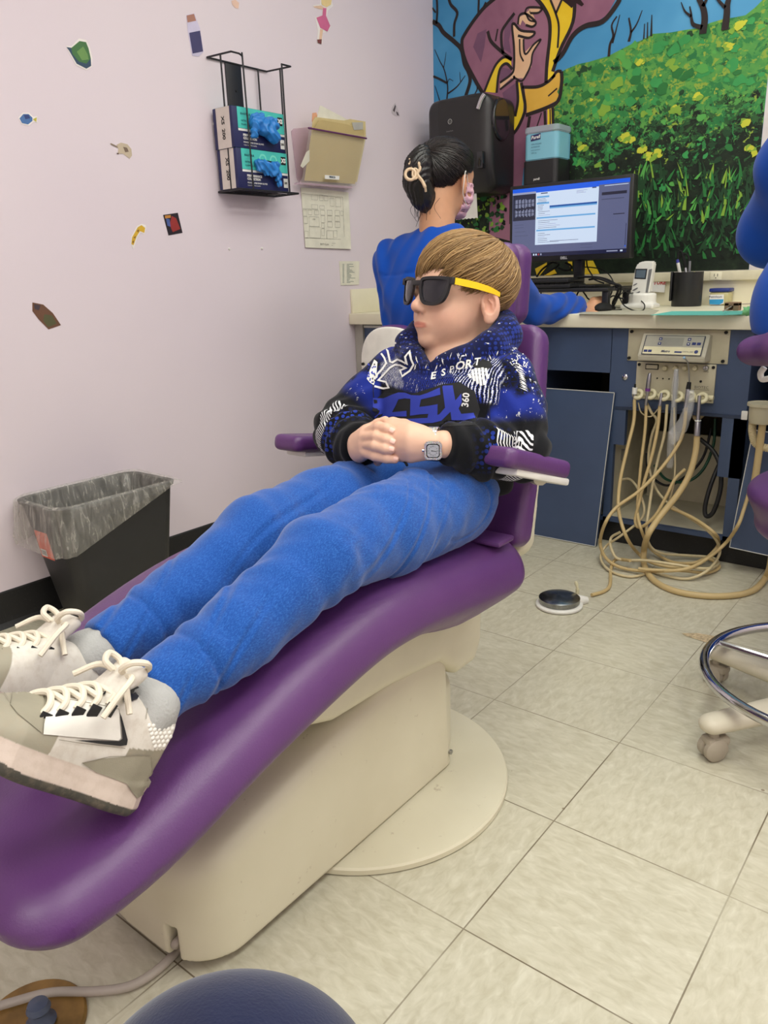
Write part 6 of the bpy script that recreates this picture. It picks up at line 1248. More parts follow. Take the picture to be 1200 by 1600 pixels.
# papers on the wall
mb = MB(); sheet(mb, [(128, 915), (300, 925), (605, 965), (632, 1530), (400, 1525), (175, 1515), (150, 1200)], [XL+.004, XL+.002, XL+.003, XL+.009, XL+.003, XL+.006, XL+.002], .0008); fpn = tag(mb.build('floor_plan', M_pap), 'white sheet printed with a floor plan taped below the file holder', 'paper')
mb = MB(); lift_ = XL+.0075
def ln(pts, w=.0009, clos=False):
    P = [onx(*C5(*p), lift_) for p in pts]; 
    if clos: P.append(P[0])
    for a_, b_ in zip(P[:-1], P[1:]): d_ = (b_-a_); L_ = np.linalg.norm(d_); d_ = d_/(L_+1e-9); n_ = np.array([0, -d_[2], d_[1]])*w/2; mb.add([a_+n_, a_-n_, b_-n_, b_+n_], [(0, 1, 2, 3)])
ln([(140, 975), (240, 985), (530, 1010), (548, 1012), (565, 1435), (330, 1425), (175, 1418)]); ln([(148, 1125), (300, 1137)]); ln([(168, 1275), (195, 1276)]); ln([(388, 1345), (388, 1430)])
for x, y, w, h in ((235, 985, 60, 50), (315, 990, 35, 55), (360, 1000, 38, 45), (420, 1020, 40, 80), (475, 1015, 52, 90), (235, 1085, 62, 40), (318, 1095, 45, 35), (200, 1140, 38, 45), (265, 1145, 42, 40), (325, 1140, 42, 50), (392, 1140, 48, 52), (470, 1142, 45, 52), (525, 1150, 25, 45), (150, 1135, 35, 65), (330, 1195, 38, 70), (395, 1195, 45, 55), (468, 1200, 50, 50), (395, 1258, 48, 52), (470, 1258, 50, 55), (210, 1205, 100, 95), (212, 1305, 110, 110), (335, 1270, 28, 50), (335, 1325, 28, 70), (388, 1345, 62, 82), (455, 1345, 35, 70), (155, 1205, 38, 68), (165, 1350, 35, 65)): ln([(x, y), (x+w, y+w*.06), (x+w+h*.03, y+h+w*.06), (x+h*.03, y+h)], .0007, True)
ln([(438, 1472), (560, 1476)], .0010); ln([(435, 1494), (600, 1499)], .0010); c = onx(*C5(365, 1485), lift_); text_on(mb, 'EXIT PLAN', .0105, c, (0, 1, -.02), (0, .02, 1), 0, .0003); c = onx(*C5(260, 1232), lift_); text_on(mb, 'LOBBY', .006, c, (0, 1, 0), (0, 0, 1), 0, .0003); mb.build('plan_lines', mat('grey_print', (112, 108, 100), .8), fpn)
C6 = lambda x, y: (300+x/3.333, y/3.333)
mb = MB(); P = [onx(*C6(*p), XL+.003) for p in ((768, 1360), (872, 1360), (870, 1482), (776, 1486))]; V = [tuple(p) for p in P]+[(XL+.0005, p[1], p[2]) for p in P]; mb.add(V, [(0, 1, 2, 3)]+[(i, (i+1) % 4, 4+(i+1) % 4, 4+i) for i in range(4)]); nt_ = tag(mb.build('printed_list', M_pap), 'small white card with a printed list above the left end of the counter', 'paper')
mb = MB()
for i in range(17):
    y = 1376+i*6; x1_ = 806+random.Random(i).random()*30; 
    for xa, xb2 in ((784, 793), (806, x1_+ (30 if i in (7, 12) else 8))): 
        a_ = onx(*C6(xa, y), XL+.0036); b_ = onx(*C6(min(xb2, 866), y), XL+.0036); mb.add([a_+[0, 0, .0007], a_-[0, 0, .0007], b_-[0, 0, .0007], b_+[0, 0, .0007]], [(0, 1, 2, 3)])
mb.build('list_lines', mat('teal_print', (84, 110, 112), .8), nt_)
# paper towel dispenser -----------------------------------------------------
td = thing('paper_towel_dispenser', 'big black paper towel dispenser on the mural wall above the seated woman', 'dispenser', (-1.95, YB, 1.28)); M_tdb = mat('dispenser_black', (34, 33, 34), .34, noise=(5, .04)); t = NT('smoky_window'); t.set(Base_Color=(*lin((30, 30, 34)), 1), Roughness=.07, Specular_IOR_Level=.7); M_smk = t.m
def td_fn(P):
    x, y, z = P.T; r = .045; cx_, cz_ = (-2.118-1.800)/2, (1.662+1.285)/2; hx, hz = (2.118-1.800)/2, (1.662-1.285)/2; zt_ = z-.0-.0*(x)
    qx_ = np.abs(x-cx_)-(hx-r); qz = np.abs(zt_-cz_)-(hz-r); dpl = np.sqrt(np.maximum(qx_, 0)**2+np.maximum(qz, 0)**2)+np.minimum(np.maximum(qx_, qz), 0)-r
    yf = 2.992+.05*np.clip((cz_-z-.02)/.17, 0, 1)**2+.9*np.maximum(x+1.9, 0)**2*3+.35*np.maximum(-2.04-x, 0)
    return smax(dpl, np.maximum(yf-y, y-YB+.001), .022)
sdf_obj('housing', td_fn, (-2.14, 2.96, 1.26), (-1.78, 3.24, 1.68), .005, M_tdb, td)
def win_fn(P):
    x, y, z = P.T; q = np.sqrt(((z-1.565)/.082)**2+((y-3.09)/.068)**2); return smax((q-1)*.068, np.abs(x+1.800)-.010, .008)
sdf_obj('window', win_fn, (-1.84, 2.99, 1.46), (-1.77, 3.18, 1.67), .004, M_smk, td)
mb = MB(); mb.tube(smooth_path([(-1.850, 2.996, 1.60), (-1.835, 2.996, 1.632), (-1.822, 3.00, 1.650)], 6), .010, n=12); mb.build('hinge_trim', M_chrome, td)
mb = MB(); c = ony(753, 228, 2.990); mb.box((-1.850, 2.985, 1.375), (-1.822, 3.010, 1.440), bev=.003); mb.build('side_button', M_smk, td)
mb = MB(); c = ony(703, 190, 2.9885); cc = [c+np.array([.009*math.cos(a), 0, .009*math.sin(a)]) for a in np.linspace(0, 6.283, 25)[:-1]]; mb.tube(cc, .0016, n=6, closed=True); mb.tube([c+[-.003, 0, -.004], c+[0, 0, .005], c+[.003, 0, -.004]], .001, n=6, closed=True); c2 = ony(703, 205, 2.9885); text_on(mb, 'Georgia-Pacific', .0058, c2-[0, .001, 0], (1, 0, 0), (0, 0, 1), 0, .0008); mb.build('maker_mark', mat('grey_mark', (150, 148, 146), .5), td)
mb = MB(); P0 = [ony(718, 303, 3.06), ony(747, 303, 3.06), ony(744, 340, 3.07)]; zb_ = ony(735, 342, 3.07)[2]; x0_, x1_ = ony(712, 320, 3.06)[0], ony(746, 320, 3.06)[0]; n = 12; vs = [(x0_, 3.05, 1.30), (x1_, 3.05, 1.30)]+[(x1_+(x0_-x1_)*i/n, 3.062, zb_+(.003 if i % 2 else -.001)) for i in range(n+1)]; mb.add(vs, [tuple(range(len(vs)))]); mb.add([(v[0], v[1]+.0012, v[2]) for v in vs], [tuple(range(len(vs)))[::-1]]); tag(mb.build('paper_towel', mat('towel_paper', (226, 224, 218), .85)), 'white paper towel end hanging from the black dispenser', 'paper towel')
# hand sanitizer dispenser --------------------------------------------------------
sd = thing('sanitizer_dispenser', 'hand sanitizer dispenser with clear blue cartridge over a black base', 'dispenser', (-1.62, YB, 1.31)); x0_, x1_ = ony(816, 260, 3.10)[0], ony(870, 260, 3.10)[0]; zt_, zm, zb_ = ony(840, 197, 3.10)[2], ony(840, 250, 3.10)[2], ony(840, 287, 3.10)[2]
def rp(x0, x1, y0, y1, r=.02, k=5):
    P = []
    for cx2, cy2, a0 in ((x1-r, y0+r, -90), (x1-.002, y1-.002, 0), (x0+.002, y1-.002, 90), (x0+r, y0+r, 180)):
        rr2 = r if cy2 < (y0+y1)/2 else .002
        for i in range(k+1): a = rad(a0+90*i/k); P.append((cx2+rr2*math.cos(a), cy2+rr2*math.sin(a)))
    return P
mb = MB(); mb.prism(rp(x0_, x1_, 3.10, YB-.002), (0, 0, zb_), (1, 0, 0), (0, 1, 0), zm-zb_, bev=.002); mb.build('black_base', mat('base_black', (30, 30, 32), .45), sd)
t = NT('clear_blue_gel'); t.set(Base_Color=(*lin((140, 206, 226)), 1), Roughness=.15, Specular_IOR_Level=.6, Alpha=.86); M_gel = t.m
mb = MB(); mb.prism(rp(x0_+.003, x1_-.003, 3.105, YB-.004), (0, 0, zm+.0005), (1, 0, 0), (0, 1, 0), (zt_-zm)*.80, bev=.004); mb.build('gel_cartridge', M_gel, sd)
t = NT('clear_cap'); t.set(Base_Color=(*lin((190, 206, 216)), 1), Roughness=.12, Alpha=.5); mb = MB(); mb.prism(rp(x0_+.001, x1_-.001, 3.103, YB-.003), (0, 0, zm+(zt_-zm)*.80+.001), (1, 0, 0), (0, 1, 0), (zt_-zm)*.20, bev=.004); mb.build('clear_top', t.m, sd)
xl_ = x0_+.035; mb = MB(); zc_ = zm+(zt_-zm)*.66; mb.prism([(xl_, zc_-.010), (xl_+.044, zc_-.006), (xl_+.044, zc_+.016), (xl_, zc_+.012)], (0, 3.1035, 0), (1, 0, 0), (0, 0, 1), 0, 0); text_on(mb, 'Purell', .017, (xl_+.022, 3.1030, zc_+.003), (1, 0, .05), (-.05, 0, 1), 1, .0004, shear=.2, bold=.0005)
for k, tx in enumerate(('HEALTHCARE', 'ADVANCED', 'hand sanitizer', '1200 mL')): text_on(mb, tx, .0075, (xl_+.002, 3.1030, zc_-.022-k*.011), (1, 0, 0), (0, 0, 1), 2, .0004, align='LEFT')
mb.build('cartridge_label', [mat('label_navy', (36, 32, 92), .5), M_wh2, mat('label_grey', (70, 100, 130), .6)], sd); mb = MB(); text_on(mb, 'purell', .012, ((x0_+x1_)/2-.01, 3.0985, zb_+.018), (1, 0, 0), (0, 0, 1), 0, .0006, bold=.0004); mb.build('base_mark', M_wh2, sd)
# ================================================================== THINGS ON THE COUNTER
YM = 2.885
def emis(name, c, s=1.0): t = NT(name); t.set(Base_Color=(0, 0, 0, 1), Roughness=.25, Emission_Color=(*lin(c), 1), Emission_Strength=s*1.25); return t.m
mon = thing('computer_monitor', 'wide black computer monitor showing a patient record on the counter', 'monitor', (-1.38, 2.94, ZT))
tl, tr_, br = ony(797, 292, YM), ony(991, 270, YM), ony(985, 402, YM); mx0, mx1, mz0, mz1 = tl[0], tr_[0], ony(985, 403, YM)[2], 1.281; print('monitor', mx0, mx1, mz0, mz1)
M_bez = mat('bezel_black', (28, 28, 30), .4); mb = MB(); mb.box((mx0, YM, mz0), (mx1, YM+.045, mz1), bev=.004); mb.build('housing', M_bez, mon)
bw = .013; sx0, sx1, sz0, sz1 = mx0+bw, mx1-bw, mz0+.020, mz1-bw; SW, SH = sx1-sx0, sz1-sz0
scr = MB(); SM = [emis('screen_slate', (92, 98, 132)), emis('screen_blue', (22, 92, 226)), emis('screen_white', (206, 222, 244)), emis('screen_band', (104, 168, 220)), emis('screen_band_dark', (24, 84, 160)), emis('screen_xray', (38, 40, 58)), emis('screen_text', (70, 76, 104)), emis('screen_grey', (150, 156, 186)), emis('screen_bar', (30, 32, 60)), emis('screen_red', (170, 60, 70))]
def R_(u0, v0, u1, v1, m, l=0): y = YM-.0008-.0003*l; scr.add([(sx0+u0*SW, y, sz1-v1*SH), (sx0+u1*SW, y, sz1-v1*SH), (sx0+u1*SW, y, sz1-v0*SH), (sx0+u0*SW, y, sz1-v0*SH)], [(0, 1, 2, 3)], m)
R_(0, 0, 1, 1, 0); R_(0, 0, 1, .055, 1, 1); R_(0, .945, 1, 1, 8, 1); R_(0, .055, .22, .085, 7, 1); R_(.005, .085, .215, .46, 5, 1)
r5 = random.Random(5)
for row, (a, b) in enumerate(((.16, .27), (.31, .40))):
    for k in range(19): x = .02+k*.0100; h = r5.uniform(.01, .03); R_(x, a-h+.02, x+.006, b+h-.02, 7 if k % 3 else 6, 2)
    R_(.01, (a+b)/2-.004, .21, (a+b)/2+.004, 5, 3)
R_(.215, .055, .755, .83, 2, 2); R_(.215, .055, .755, .075, 1, 3)
for v in (.43, .61): R_(.225, v, .735, v+.022, 3, 3)
R_(.34, .275, .745, .300, 4, 3); R_(.34, .300, .745, .318, 3, 3); R_(.225, .10, .335, .34, 2, 4); R_(.225, .13, .335, .155, 3, 5); R_(.225, .22, .335, .245, 3, 5)
for v in [.17+.022*k for k in range(8)]: R_(.235, v, .235+r5.uniform(.04, .08), v+.005, 6, 5)
for v in [.35+.026*k for k in range(18)]:
    if v > .41 and v < .46 or v > .59 and v < .64: continue
    R_(.24, v, .24+r5.uniform(.06, .20), v+.005, 7 if r5.random() < .4 else 6, 4)
R_(.26, .085, .32, .100, 6, 5); R_(.57, .10, .66, .105, 7, 4); R_(.57, .115, .63, .12, 7, 4); R_(.57, .13, .65, .135, 7, 4); R_(.35, .78, .60, .786, 6, 4); R_(.70, .075, .735, .09, 6, 4)
for v in (.52, .56, .62, .68, .88): R_(.02, v, .02+r5.uniform(.05, .15), v+.005, 6, 1)
R_(.78, .16, .98, .20, 5, 1); R_(.78, .25, .96, .262, 6, 1); R_(.88, .46, .97, .472, 5, 1); R_(.985, .60, .989, .90, 8, 1); R_(.984, .90, .992, .92, 1, 2); R_(.8, .07, .99, .078, 2, 2)
for k in range(4): R_(.20+k*.022, .958, .212+k*.022, .985, (2, 2, 9, 7)[k], 2)
R_(.84, .962, .93, .978, 7, 2); R_(.95, .96, .97, .982, 2, 2)
for v in (.66, .72, .86, .9): R_(.62, v, .72, v+.005, 6, 1)
scr.build('screen', SM, mon)
mb = MB(); text_on(mb, 'DELL', .0125, ((mx0+mx1)/2-.01, YM-.001, mz0+.010), (1, 0, 0), (0, 0, 1), 0, .0004, bold=.0006); mb.build('maker_badge', mat('badge_silver', (188, 188, 190), .4), mon)
xs = ony(903, 430, 2.93)[0]; mb = MB(); mb.box((xs-.018, 2.925, .898), (xs+.018, 2.955, 1.12), bev=.004); mb.box((xs-.11, 2.84, .8975), (xs+.11, 2.99, .906), bev=.003); mb.build('stand', M_bez, mon)
# riser shelf under the monitor
rs = thing('monitor_riser', 'black metal riser shelf holding the monitor above the counter', 'riser', (-1.36, 2.87, ZT)); xr0, xr1 = -1.62, ony(957, 452, 2.80)[0]
MB().box((xr0, 2.76, .884), (xr1, 3.0, .897), bev=.003).build('shelf', M_bez, rs)
for x, y in ((xr0+.01, 2.78), (xr1-.014, 2.78), (xr0+.01, 2.97), (xr1-.014, 2.97)): mb = MB(); mb.box((x-.012, y-.012, ZT), (x+.012, y+.012, .885), bev=.002); mb.build('leg', M_bez, rs)
def kb(z, y0, dx, lab):
    mb = MB(); x1 = ony(897, 440, 2.80)[0]+dx; mb.box((x1-.42, y0, z), (x1, y0+.14, z+.014), bev=.004); o = tag(mb.build('keyboard', M_bez), lab, 'keyboard'); mb = MB()
    for r in range(5):
        for k in range(20): a = x1-.41+k*.0202; mb.box((a, y0+.012+r*.024, z+.014), (a+.017, y0+.031+r*.024, z+.018))
    mb.build('keys', M_dark, o); return o
kb(.898, 2.765, 0, 'black keyboard lying on the riser shelf, lower of the pair'); kb(.9175, 2.772, -.012, 'black keyboard stacked on top of another on the riser')
# cables
def cab_(pts, lab, r=.0028, m=M_dark): mb = MB(); mb.tube(smooth_path(pts, 8), r, n=7); tag(mb.build('cable', m), lab, 'cable')
Zc = lambda x, y, Y: ony(830+x/7.06, 400+y/7.06, Y)
cab_([Zc(610, 30, 2.96), Zc(620, 120, 2.94), Zc(670, 210, 2.90), Zc(700, 260, 2.86), Zc(800, 300, 2.80)], 'black cable dropping from the monitor to the riser')
cab_([Zc(480, 530, 2.85), Zc(500, 440, 2.88), Zc(545, 370, 2.9), Zc(600, 430, 2.9), Zc(640, 480, 2.88), Zc(800, 560, 2.84)], 'black cable arching under the riser beside the hand')
cab_([Zc(560, 120, 2.98), Zc(700, 130, 2.95), Zc(800, 160, 2.92), Zc(870, 220, 2.88), Zc(920, 320, 2.82), Zc(960, 420, 2.80), Zc(1020, 540, 2.80), Zc(1130, 600, 2.78), Zc(1230, 600, 2.78), Zc(1250, 540, 2.84), Zc(1200, 480, 2.95)], 'long thin black cable curving from behind the monitor to the charging cradle', .0022)
cab_([Zc(500, 240, 2.88), Zc(600, 230, 2.84), Zc(760, 240, 2.80), Zc(880, 280, 2.77), Zc(960, 350, 2.76), Zc(940, 430, 2.78), Zc(900, 520, 2.80), Zc(920, 580, 2.82)], 'thick black cable draped over the right end of the riser', .0042)
cab_([Zc(640, 260, 2.86), Zc(740, 250, 2.78), Zc(880, 300, 2.75), Zc(985, 330, 2.76), Zc(975, 420, 2.78), Zc(930, 480, 2.80), Zc(890, 570, 2.80)], 'black cable tangled at the corner of the riser', .0038)
cab_([Zc(780, 470, 2.86), Zc(840, 400, 2.86), Zc(890, 390, 2.84), Zc(850, 480, 2.84), Zc(830, 500, 2.86), Zc(900, 440, 2.82), Zc(960, 460, 2.80), Zc(1020, 470, 2.80)], 'looped black cable below the riser end', .0026)
cab_([Zc(900, 330, 2.76), Zc(1000, 370, 2.78), Zc(1080, 410, 2.85), Zc(1150, 400, 3.0)], 'thin black cable running right from the riser towards the handset', .0020); cab_([Zc(1150, 365, 3.0), Zc(1060, 375, 2.9), Zc(980, 430, 2.80), Zc(930, 520, 2.78), Zc(900, 590, 2.80), Zc(1000, 590, 2.80)], 'thin black cable crossing behind the charging cradle', .0020)
cab_([Zc(60, 230, 2.95), Zc(120, 150, 2.95), Zc(200, 90, 2.97), Zc(240, 70, 2.98), Zc(300, 100, 2.95), Zc(150, 200, 2.92)], 'black cable bundle left of the monitor stand', .004); cab_([Zc(380, 80, 2.97), Zc(430, 100, 2.95), Zc(440, 140, 2.94), Zc(380, 160, 2.95), Zc(300, 130, 2.95)], 'coiled black cable under the monitor screen', .004)
cab_([Zc(105, 370, 2.95), Zc(108, 420, 2.95), Zc(106, 480, 2.95)], 'short black cable hanging under the left part of the riser', .003)
# yellow patches of the mural behind the stand
mb = MB(); T7 = (830, 400, 7.06)
for q in ([(50, 140), (180, 70), (180, 120), (100, 225), (70, 225)], [(170, 190), (260, 140), (290, 190), (210, 215), (150, 215)], [(555, 55), (690, 50), (760, 215), (555, 225)], [(410, 60), (460, 60), (460, 170), (430, 110)]): 
    P = YW(q, 0, T7); mb.prism([(p[0], max(p[2], zr)) for p in P], (0, YB-.0062, 0), (1, 0, 0), (0, 0, 1), 0)
mb.build('painted_yellow_hem', P_yel, mural)
# cordless handset in its cradle
cr_ = thing('charging_cradle', 'white charging cradle on the counter right of the cables', 'cradle', onz(1003, 482, ZT)); D_ = 2.93
ca, cb = ony(973, 484, 2.94), ony(1025, 484, 2.94); w = cb[0]-ca[0]; zc0 = ZT
def cr_fn(P):
    x, y, z = P.T; cx2 = (ca[0]+cb[0])/2; d = sbox(P, (cx2, 2.945, ZT+.008), (w/2, .038, .0085), .006); q = np.sqrt(((x-cx2-.004)/(w*.40))**2+((y-2.955)/.040)**2); d2 = smax((q-1)*.035, np.abs(z-ZT-.030)-.026, .010); d = smin(d, d2, .008)
    return smax(d, -sbox(P, (cx2-.004, 2.95, ZT+.068), (.034, .018, .045), .01), .005)
sdf_obj('cradle_body', cr_fn, (ca[0]-.02, 2.88, ZT-.001), (cb[0]+.02, 3.02, ZT+.07), .003, M_white, cr_)
hs = thing('handset', 'white cordless clinic handset with grey screen standing in the cradle', 'handset', onz(1003, 478, ZT+.03)); Z5 = lambda x, y: (900+x/4, 380+y/4)
hp = [Z5(*p) for p in ((345, 345), (340, 320), (368, 160), (385, 125), (420, 112), (480, 112), (486, 125), (458, 310), (420, 330), (400, 345))]
yb2 = 2.935; P = [ony(x, y, yb2) for x, y in hp]; mb = MB(); mb.prism([(p[0], p[2]) for p in P], (0, yb2, 0), (1, 0, 0), (0, 0, 1), -.030, bev=.004); mb.build('handset_body', M_white, hs)
def hq(pts, m, nm, l=.001): mb = MB(); P = [ony(*Z5(*p), yb2-l) for p in pts]; mb.prism([(p[0], p[2]) for p in P], (0, yb2-l, 0), (1, 0, 0), (0, 0, 1), -.0008 if False else 0); return mb.build(nm, m, hs)
hq([(372, 160), (446, 160), (436, 225), (366, 222)], M_bez, 'screen_border'); hq([(378, 167), (438, 167), (430, 218), (372, 215)], mat('handset_lcd', (96, 110, 120), .2), 'screen', .0016); hq([(455, 165), (476, 160), (448, 310), (434, 308)], mat('grey_trim', (120, 120, 120), .4), 'side_trim')
for cx2, cy2, rx, ry in ((370, 258, 13, 6), (370, 288, 17, 7), (382, 312, 19, 8), (400, 325, 10, 9)): hq([(cx2+rx*math.cos(a)-ry*.5*math.sin(a), cy2+ry*math.sin(a)-rx*.45*math.cos(a)) for a in np.linspace(0, 6.283, 15)[:-1]], mat('button_grey', (112, 112, 114), .5), 'button', .0014)
# business card, pen cup and contents, jar, paper mat and small items
mb = MB(); P = [ony(x, y, 3.19) for x, y in (Z5(458, 225), Z5(560, 228), Z5(552, 308), Z5(455, 302))]; V = [tuple(p) for p in P]+[(p[0], 3.192, p[2]) for p in P]; mb.add(V, [(3, 2, 1, 0), (4, 5, 6, 7)]); card = tag(mb.build('appointment_card', M_wh2), 'small white card with red lettering propped behind the handset', 'card'); mb = MB(); c = ony(*Z5(492, 248), 3.189); text_on(mb, 'VENTURE', .020, c, (1, 0, 0), (0, 0, 1), 0, .0004, shear=.2, bold=.0008); mb.build('card_lettering', mat('red_print', (176, 50, 46), .6), card)
pc_ = onz(1070, 481, ZT); cup = thing('pen_cup', 'tall black cylindrical pen cup on the counter', 'cup', (pc_[0], 3.10, ZT)); ccx = (ony(1048, 480, 3.10)[0]+ony(1096, 480, 3.10)[0])/2; rr_ = (ony(1096, 440, 3.10)[0]-ony(1050, 440, 3.10)[0])/2; hh = ony(1072, 425, 3.10)[2]-ZT
mb = MB(); mb.lathe([(rr_*.97, 0), (rr_, .003), (rr_, hh), (rr_*.93, hh), (rr_*.93, .006), (0, .006)], (ccx, 3.10, ZT), n=48, sy=.85); mb.box((ccx-rr_*1.05, 3.07, ZT+.02), (ccx-rr_*.9, 3.09, ZT+hh+.002), bev=.003); mb.build('cup_body', M_bez, cup)
def stick(nm, lab, a, b, r, m, cap=None, cat='pen'):
    a, b = np.array(a, float), np.array(b, float); o = thing(nm, lab, cat, a); mb = MB(); mb.tube([a, b], r, n=12); mb.build('barrel', m, o)
    if cap: mb = MB(); mb.tube([b, b+(b-a)/np.linalg.norm(b-a)*.012], [r*1.05, r*.8], n=12); mb.build('end_cap', cap, o)
    return o
stick('marker', 'white marker with a blue end leaning in the pen cup', (ccx-.005, 3.10, ZT+.02), ony(*Z5(637, 122), 3.08), .0060, M_white, mat('marker_blue', (52, 56, 140), .5), 'marker'); stick('pen', 'grey pen leaning right in the pen cup', (ccx+.0, 3.12, ZT+.02), ony(*Z5(712, 112), 3.11), .0045, mat('pen_grey', (126, 126, 130), .4))
sc_ = thing('scissors', 'black-handled scissors standing handles up in the pen cup', 'scissors', (ccx-.01, 3.12, ZT+.02))
for pts in ([(665, 150), (640, 110), (640, 65), (655, 50), (668, 75), (675, 120), (690, 160)], [(690, 160), (682, 110), (672, 75), (690, 68), (705, 95), (703, 140)]): mb = MB(); mb.tube(smooth_path([ony(*Z5(*p), 3.13) for p in pts], 5), .0040, n=8); mb.build('handle', M_dark, sc_)
mb = MB(); mb.tube([ony(*Z5(685, 155), 3.13), (ccx, 3.12, ZT+.03)], [.006, .003], n=8); mb.build('blades', M_steel, sc_)
mb = MB(); c = ony(*Z5(738, 200), 3.08)
for k in range(5): a = k*1.257; mb.tube([c, c+[.011*math.cos(a), -.003, .011*math.sin(a)]], [.004, .0055], n=8)
tag(mb.build('yellow_flower', mat('flower_yellow', (232, 222, 50), .5)), 'small yellow flower-shaped clip at the rim of the pen cup', 'clip'); mb = MB(); c = ony(*Z5(708, 203), 3.07); mb.tube([c-[0, 0, .02], c, c+[.003, 0, .010]], [.005, .009, .006], n=10); tag(mb.build('purple_pen_top', mat('pen_purple', (92, 64, 150), .5)), 'purple pen top beside the yellow clip in the cup', 'pen')
jx0, jx1 = ony(*Z5(828, 340), 3.14)[0], ony(*Z5(956, 340), 3.14)[0]; jz = ony(*Z5(890, 282), 3.14)[2]; jar = thing('petroleum_jelly_jar', 'square clear jar with a dark blue lid and blue and white label', 'jar', ((jx0+jx1)/2, 3.16, ZT)); t = NT('clear_yellowish_jelly'); t.set(Base_Color=(*lin((214, 204, 150)), 1), Roughness=.2, Transmission_Weight=.2); zl = ony(*Z5(890, 305), 3.14)[2]
MB().box((jx0+.001, 3.14, ZT), (jx1-.001, 3.20, zl), bev=.008).build('jar_body', t.m, jar); MB().box((jx0, 3.138, zl), (jx1, 3.202, jz), bev=.004).build('lid', mat('lid_blue', (34, 52, 128), .4), jar)
def jq(pts, m, l): mb = MB(); P = [ony(*Z5(*p), 3.139-l) for p in pts]; mb.prism([(p[0], p[2]) for p in P], (0, 3.139-l, 0), (1, 0, 0), (0, 0, 1), 0); return mb.build('label', m, jar)
jq([(833, 322), (925, 320), (923, 378), (900, 385), (835, 385)], M_wh2, .0); jq([(833, 352), (923, 350), (918, 372), (895, 384), (835, 382)], mat('label_blue', (44, 152, 206), .5), .0006); mb = MB(); text_on(mb, 'Petroleum', .011, ony(*Z5(872, 335), 3.1375), (1, 0, 0), (0, 0, 1), 0, .0004); mb.build('label_lettering', M_navy, jar)
def flat(nm, lab, cat, pts, m, z=ZT+.0006, th=.0006): mb = MB(); P = [onz(x, y, z) for x, y in pts]; mb.prism([(p[0], p[1]) for p in P], (0, 0, z), (1, 0, 0), (0, 1, 0), th); return tag(mb.build(nm, m), lab, cat)
flat('grey_mouse_mat', 'pale grey mat under the woman\'s hand', 'mat', [(905, 491), (1020, 492), (1030, 485), (985, 477), (920, 477)], mat('mat_grey', (178, 174, 154), .7, noise=(80, .1)))
flat('teal_paper', 'teal paper sheet along the front edge of the counter', 'paper', [(1016, 492.5), (1130, 492.5), (1200, 490), (1200, 487.0), (1160, 486), (1050, 486.5)], mat('teal_paper', (96, 190, 176), .8), ZT+.0012)
bx0, bx1 = ony(1131, 486, 2.74)[0], ony(1153, 486, 2.74)[0]; mb = MB(); zz0 = ZT+.0025; mb.box((bx0, 2.74, zz0), (bx0+.014, 2.775, zz0+.024), bev=.001); mb.box((bx1-.016, 2.74, zz0), (bx1, 2.775, zz0+.024), bev=.001); mb.box((bx0, 2.74, zz0+.015), (bx1, 2.775, zz0+.026), bev=.001); mb.box((bx0, 2.765, zz0), (bx1, 2.775, zz0+.02)); tag(mb.build('small_block', mat('tan_block', (150, 116, 88), .6)), 'small brown slotted block on the counter below the jar', 'block')
def wrap_fn(P):
    a_, b_ = onz(1166, 487, ZT+.022), onz(1200, 484, ZT+.024); d = scap(P, a_, b_, .012, .015); x, y, z = P.T; return (d+.004*np.sin(x*260+3*np.sin(z*200))*np.sin(y*180+2*np.sin(x*120)))*.7
a_ = onz(1166, 487, ZT+.022); b_ = onz(1200, 484, ZT+.024); gwp = sdf_obj('wrapped_instruments', wrap_fn, np.minimum(a_, b_)-.045, np.maximum(a_, b_)+.045, .003, mat('green_wrap', (120, 196, 130), .3)); tag(gwp, 'crumpled clear green wrapped packet at the right end of the counter', 'packet')
mb = MB(); mb.tube(smooth_path([onz(1130, 486, ZT+.012), ony(1150, 476, 2.82), ony(1175, 474, 2.85), ony(1195, 466, 2.9)], 6), .0018, n=6); tag(mb.build('thin_wire_tool', mat('wire_grey', (170, 160, 150), .4)), 'thin tan wire tool lying across the green packet', 'tool')
# ================================================================== SEATED WOMAN AT THE COUNTER
M_skin2 = skin_mat('woman_skin', (206, 154, 118)); t = NT('royal_blue_scrub'); n = t.noise(t.coord(), 500, 2); t.set(Base_Color=t.mix(t.ramp(t.noise(t.coord(), 6, 2), [(.3, 0.0), (.7, .5)]), lin((8, 70, 168)), lin((12, 80, 182))), Roughness=.8, Specular_IOR_Level=.18, Sheen_Weight=.15); t.bump(n, .12, .0006); M_scrub = t.m
M_pants = mat('black_scrub_trousers', (30, 32, 40), .85)
WF = np.array([.14, .98, -.06]); WF /= np.linalg.norm(WF); WU = np.array([0, 0, 1.])-WF*WF[2]; WU /= np.linalg.norm(WU); WL = np.cross(WU, WF); WL = np.cross([0, 0, 1.], WF); WL /= np.linalg.norm(WL); WU = np.cross(WF, WL); WM = np.array([WL, WF, WU])
WC = np.array([-1.462, 2.17, 1.238]); WS = 1.10
w = dict(pel=np.array([-1.50, 2.10, .60]), che=np.array([-1.475, 2.13, .93]), nb=np.array([-1.465, 2.13, 1.085]), sl=np.array([-1.630, 2.13, 1.005]), sr=np.array([-1.315, 2.14, 1.010]), el=np.array([-1.72, 2.32, .86]), wl=np.array([-1.62, 2.58, .845]), er=np.array([-1.275, 2.42, .842]), wr=ony(908, 481, 2.74), hl=np.array([-1.58, 2.15, .56]), hr=np.array([-1.43, 2.15, .56]), kl=np.array([-1.66, 2.52, .54]), kr=np.array([-1.47, 2.52, .54]), al=np.array([-1.66, 2.55, .12]), ar=np.array([-1.47, 2.55, .12]))
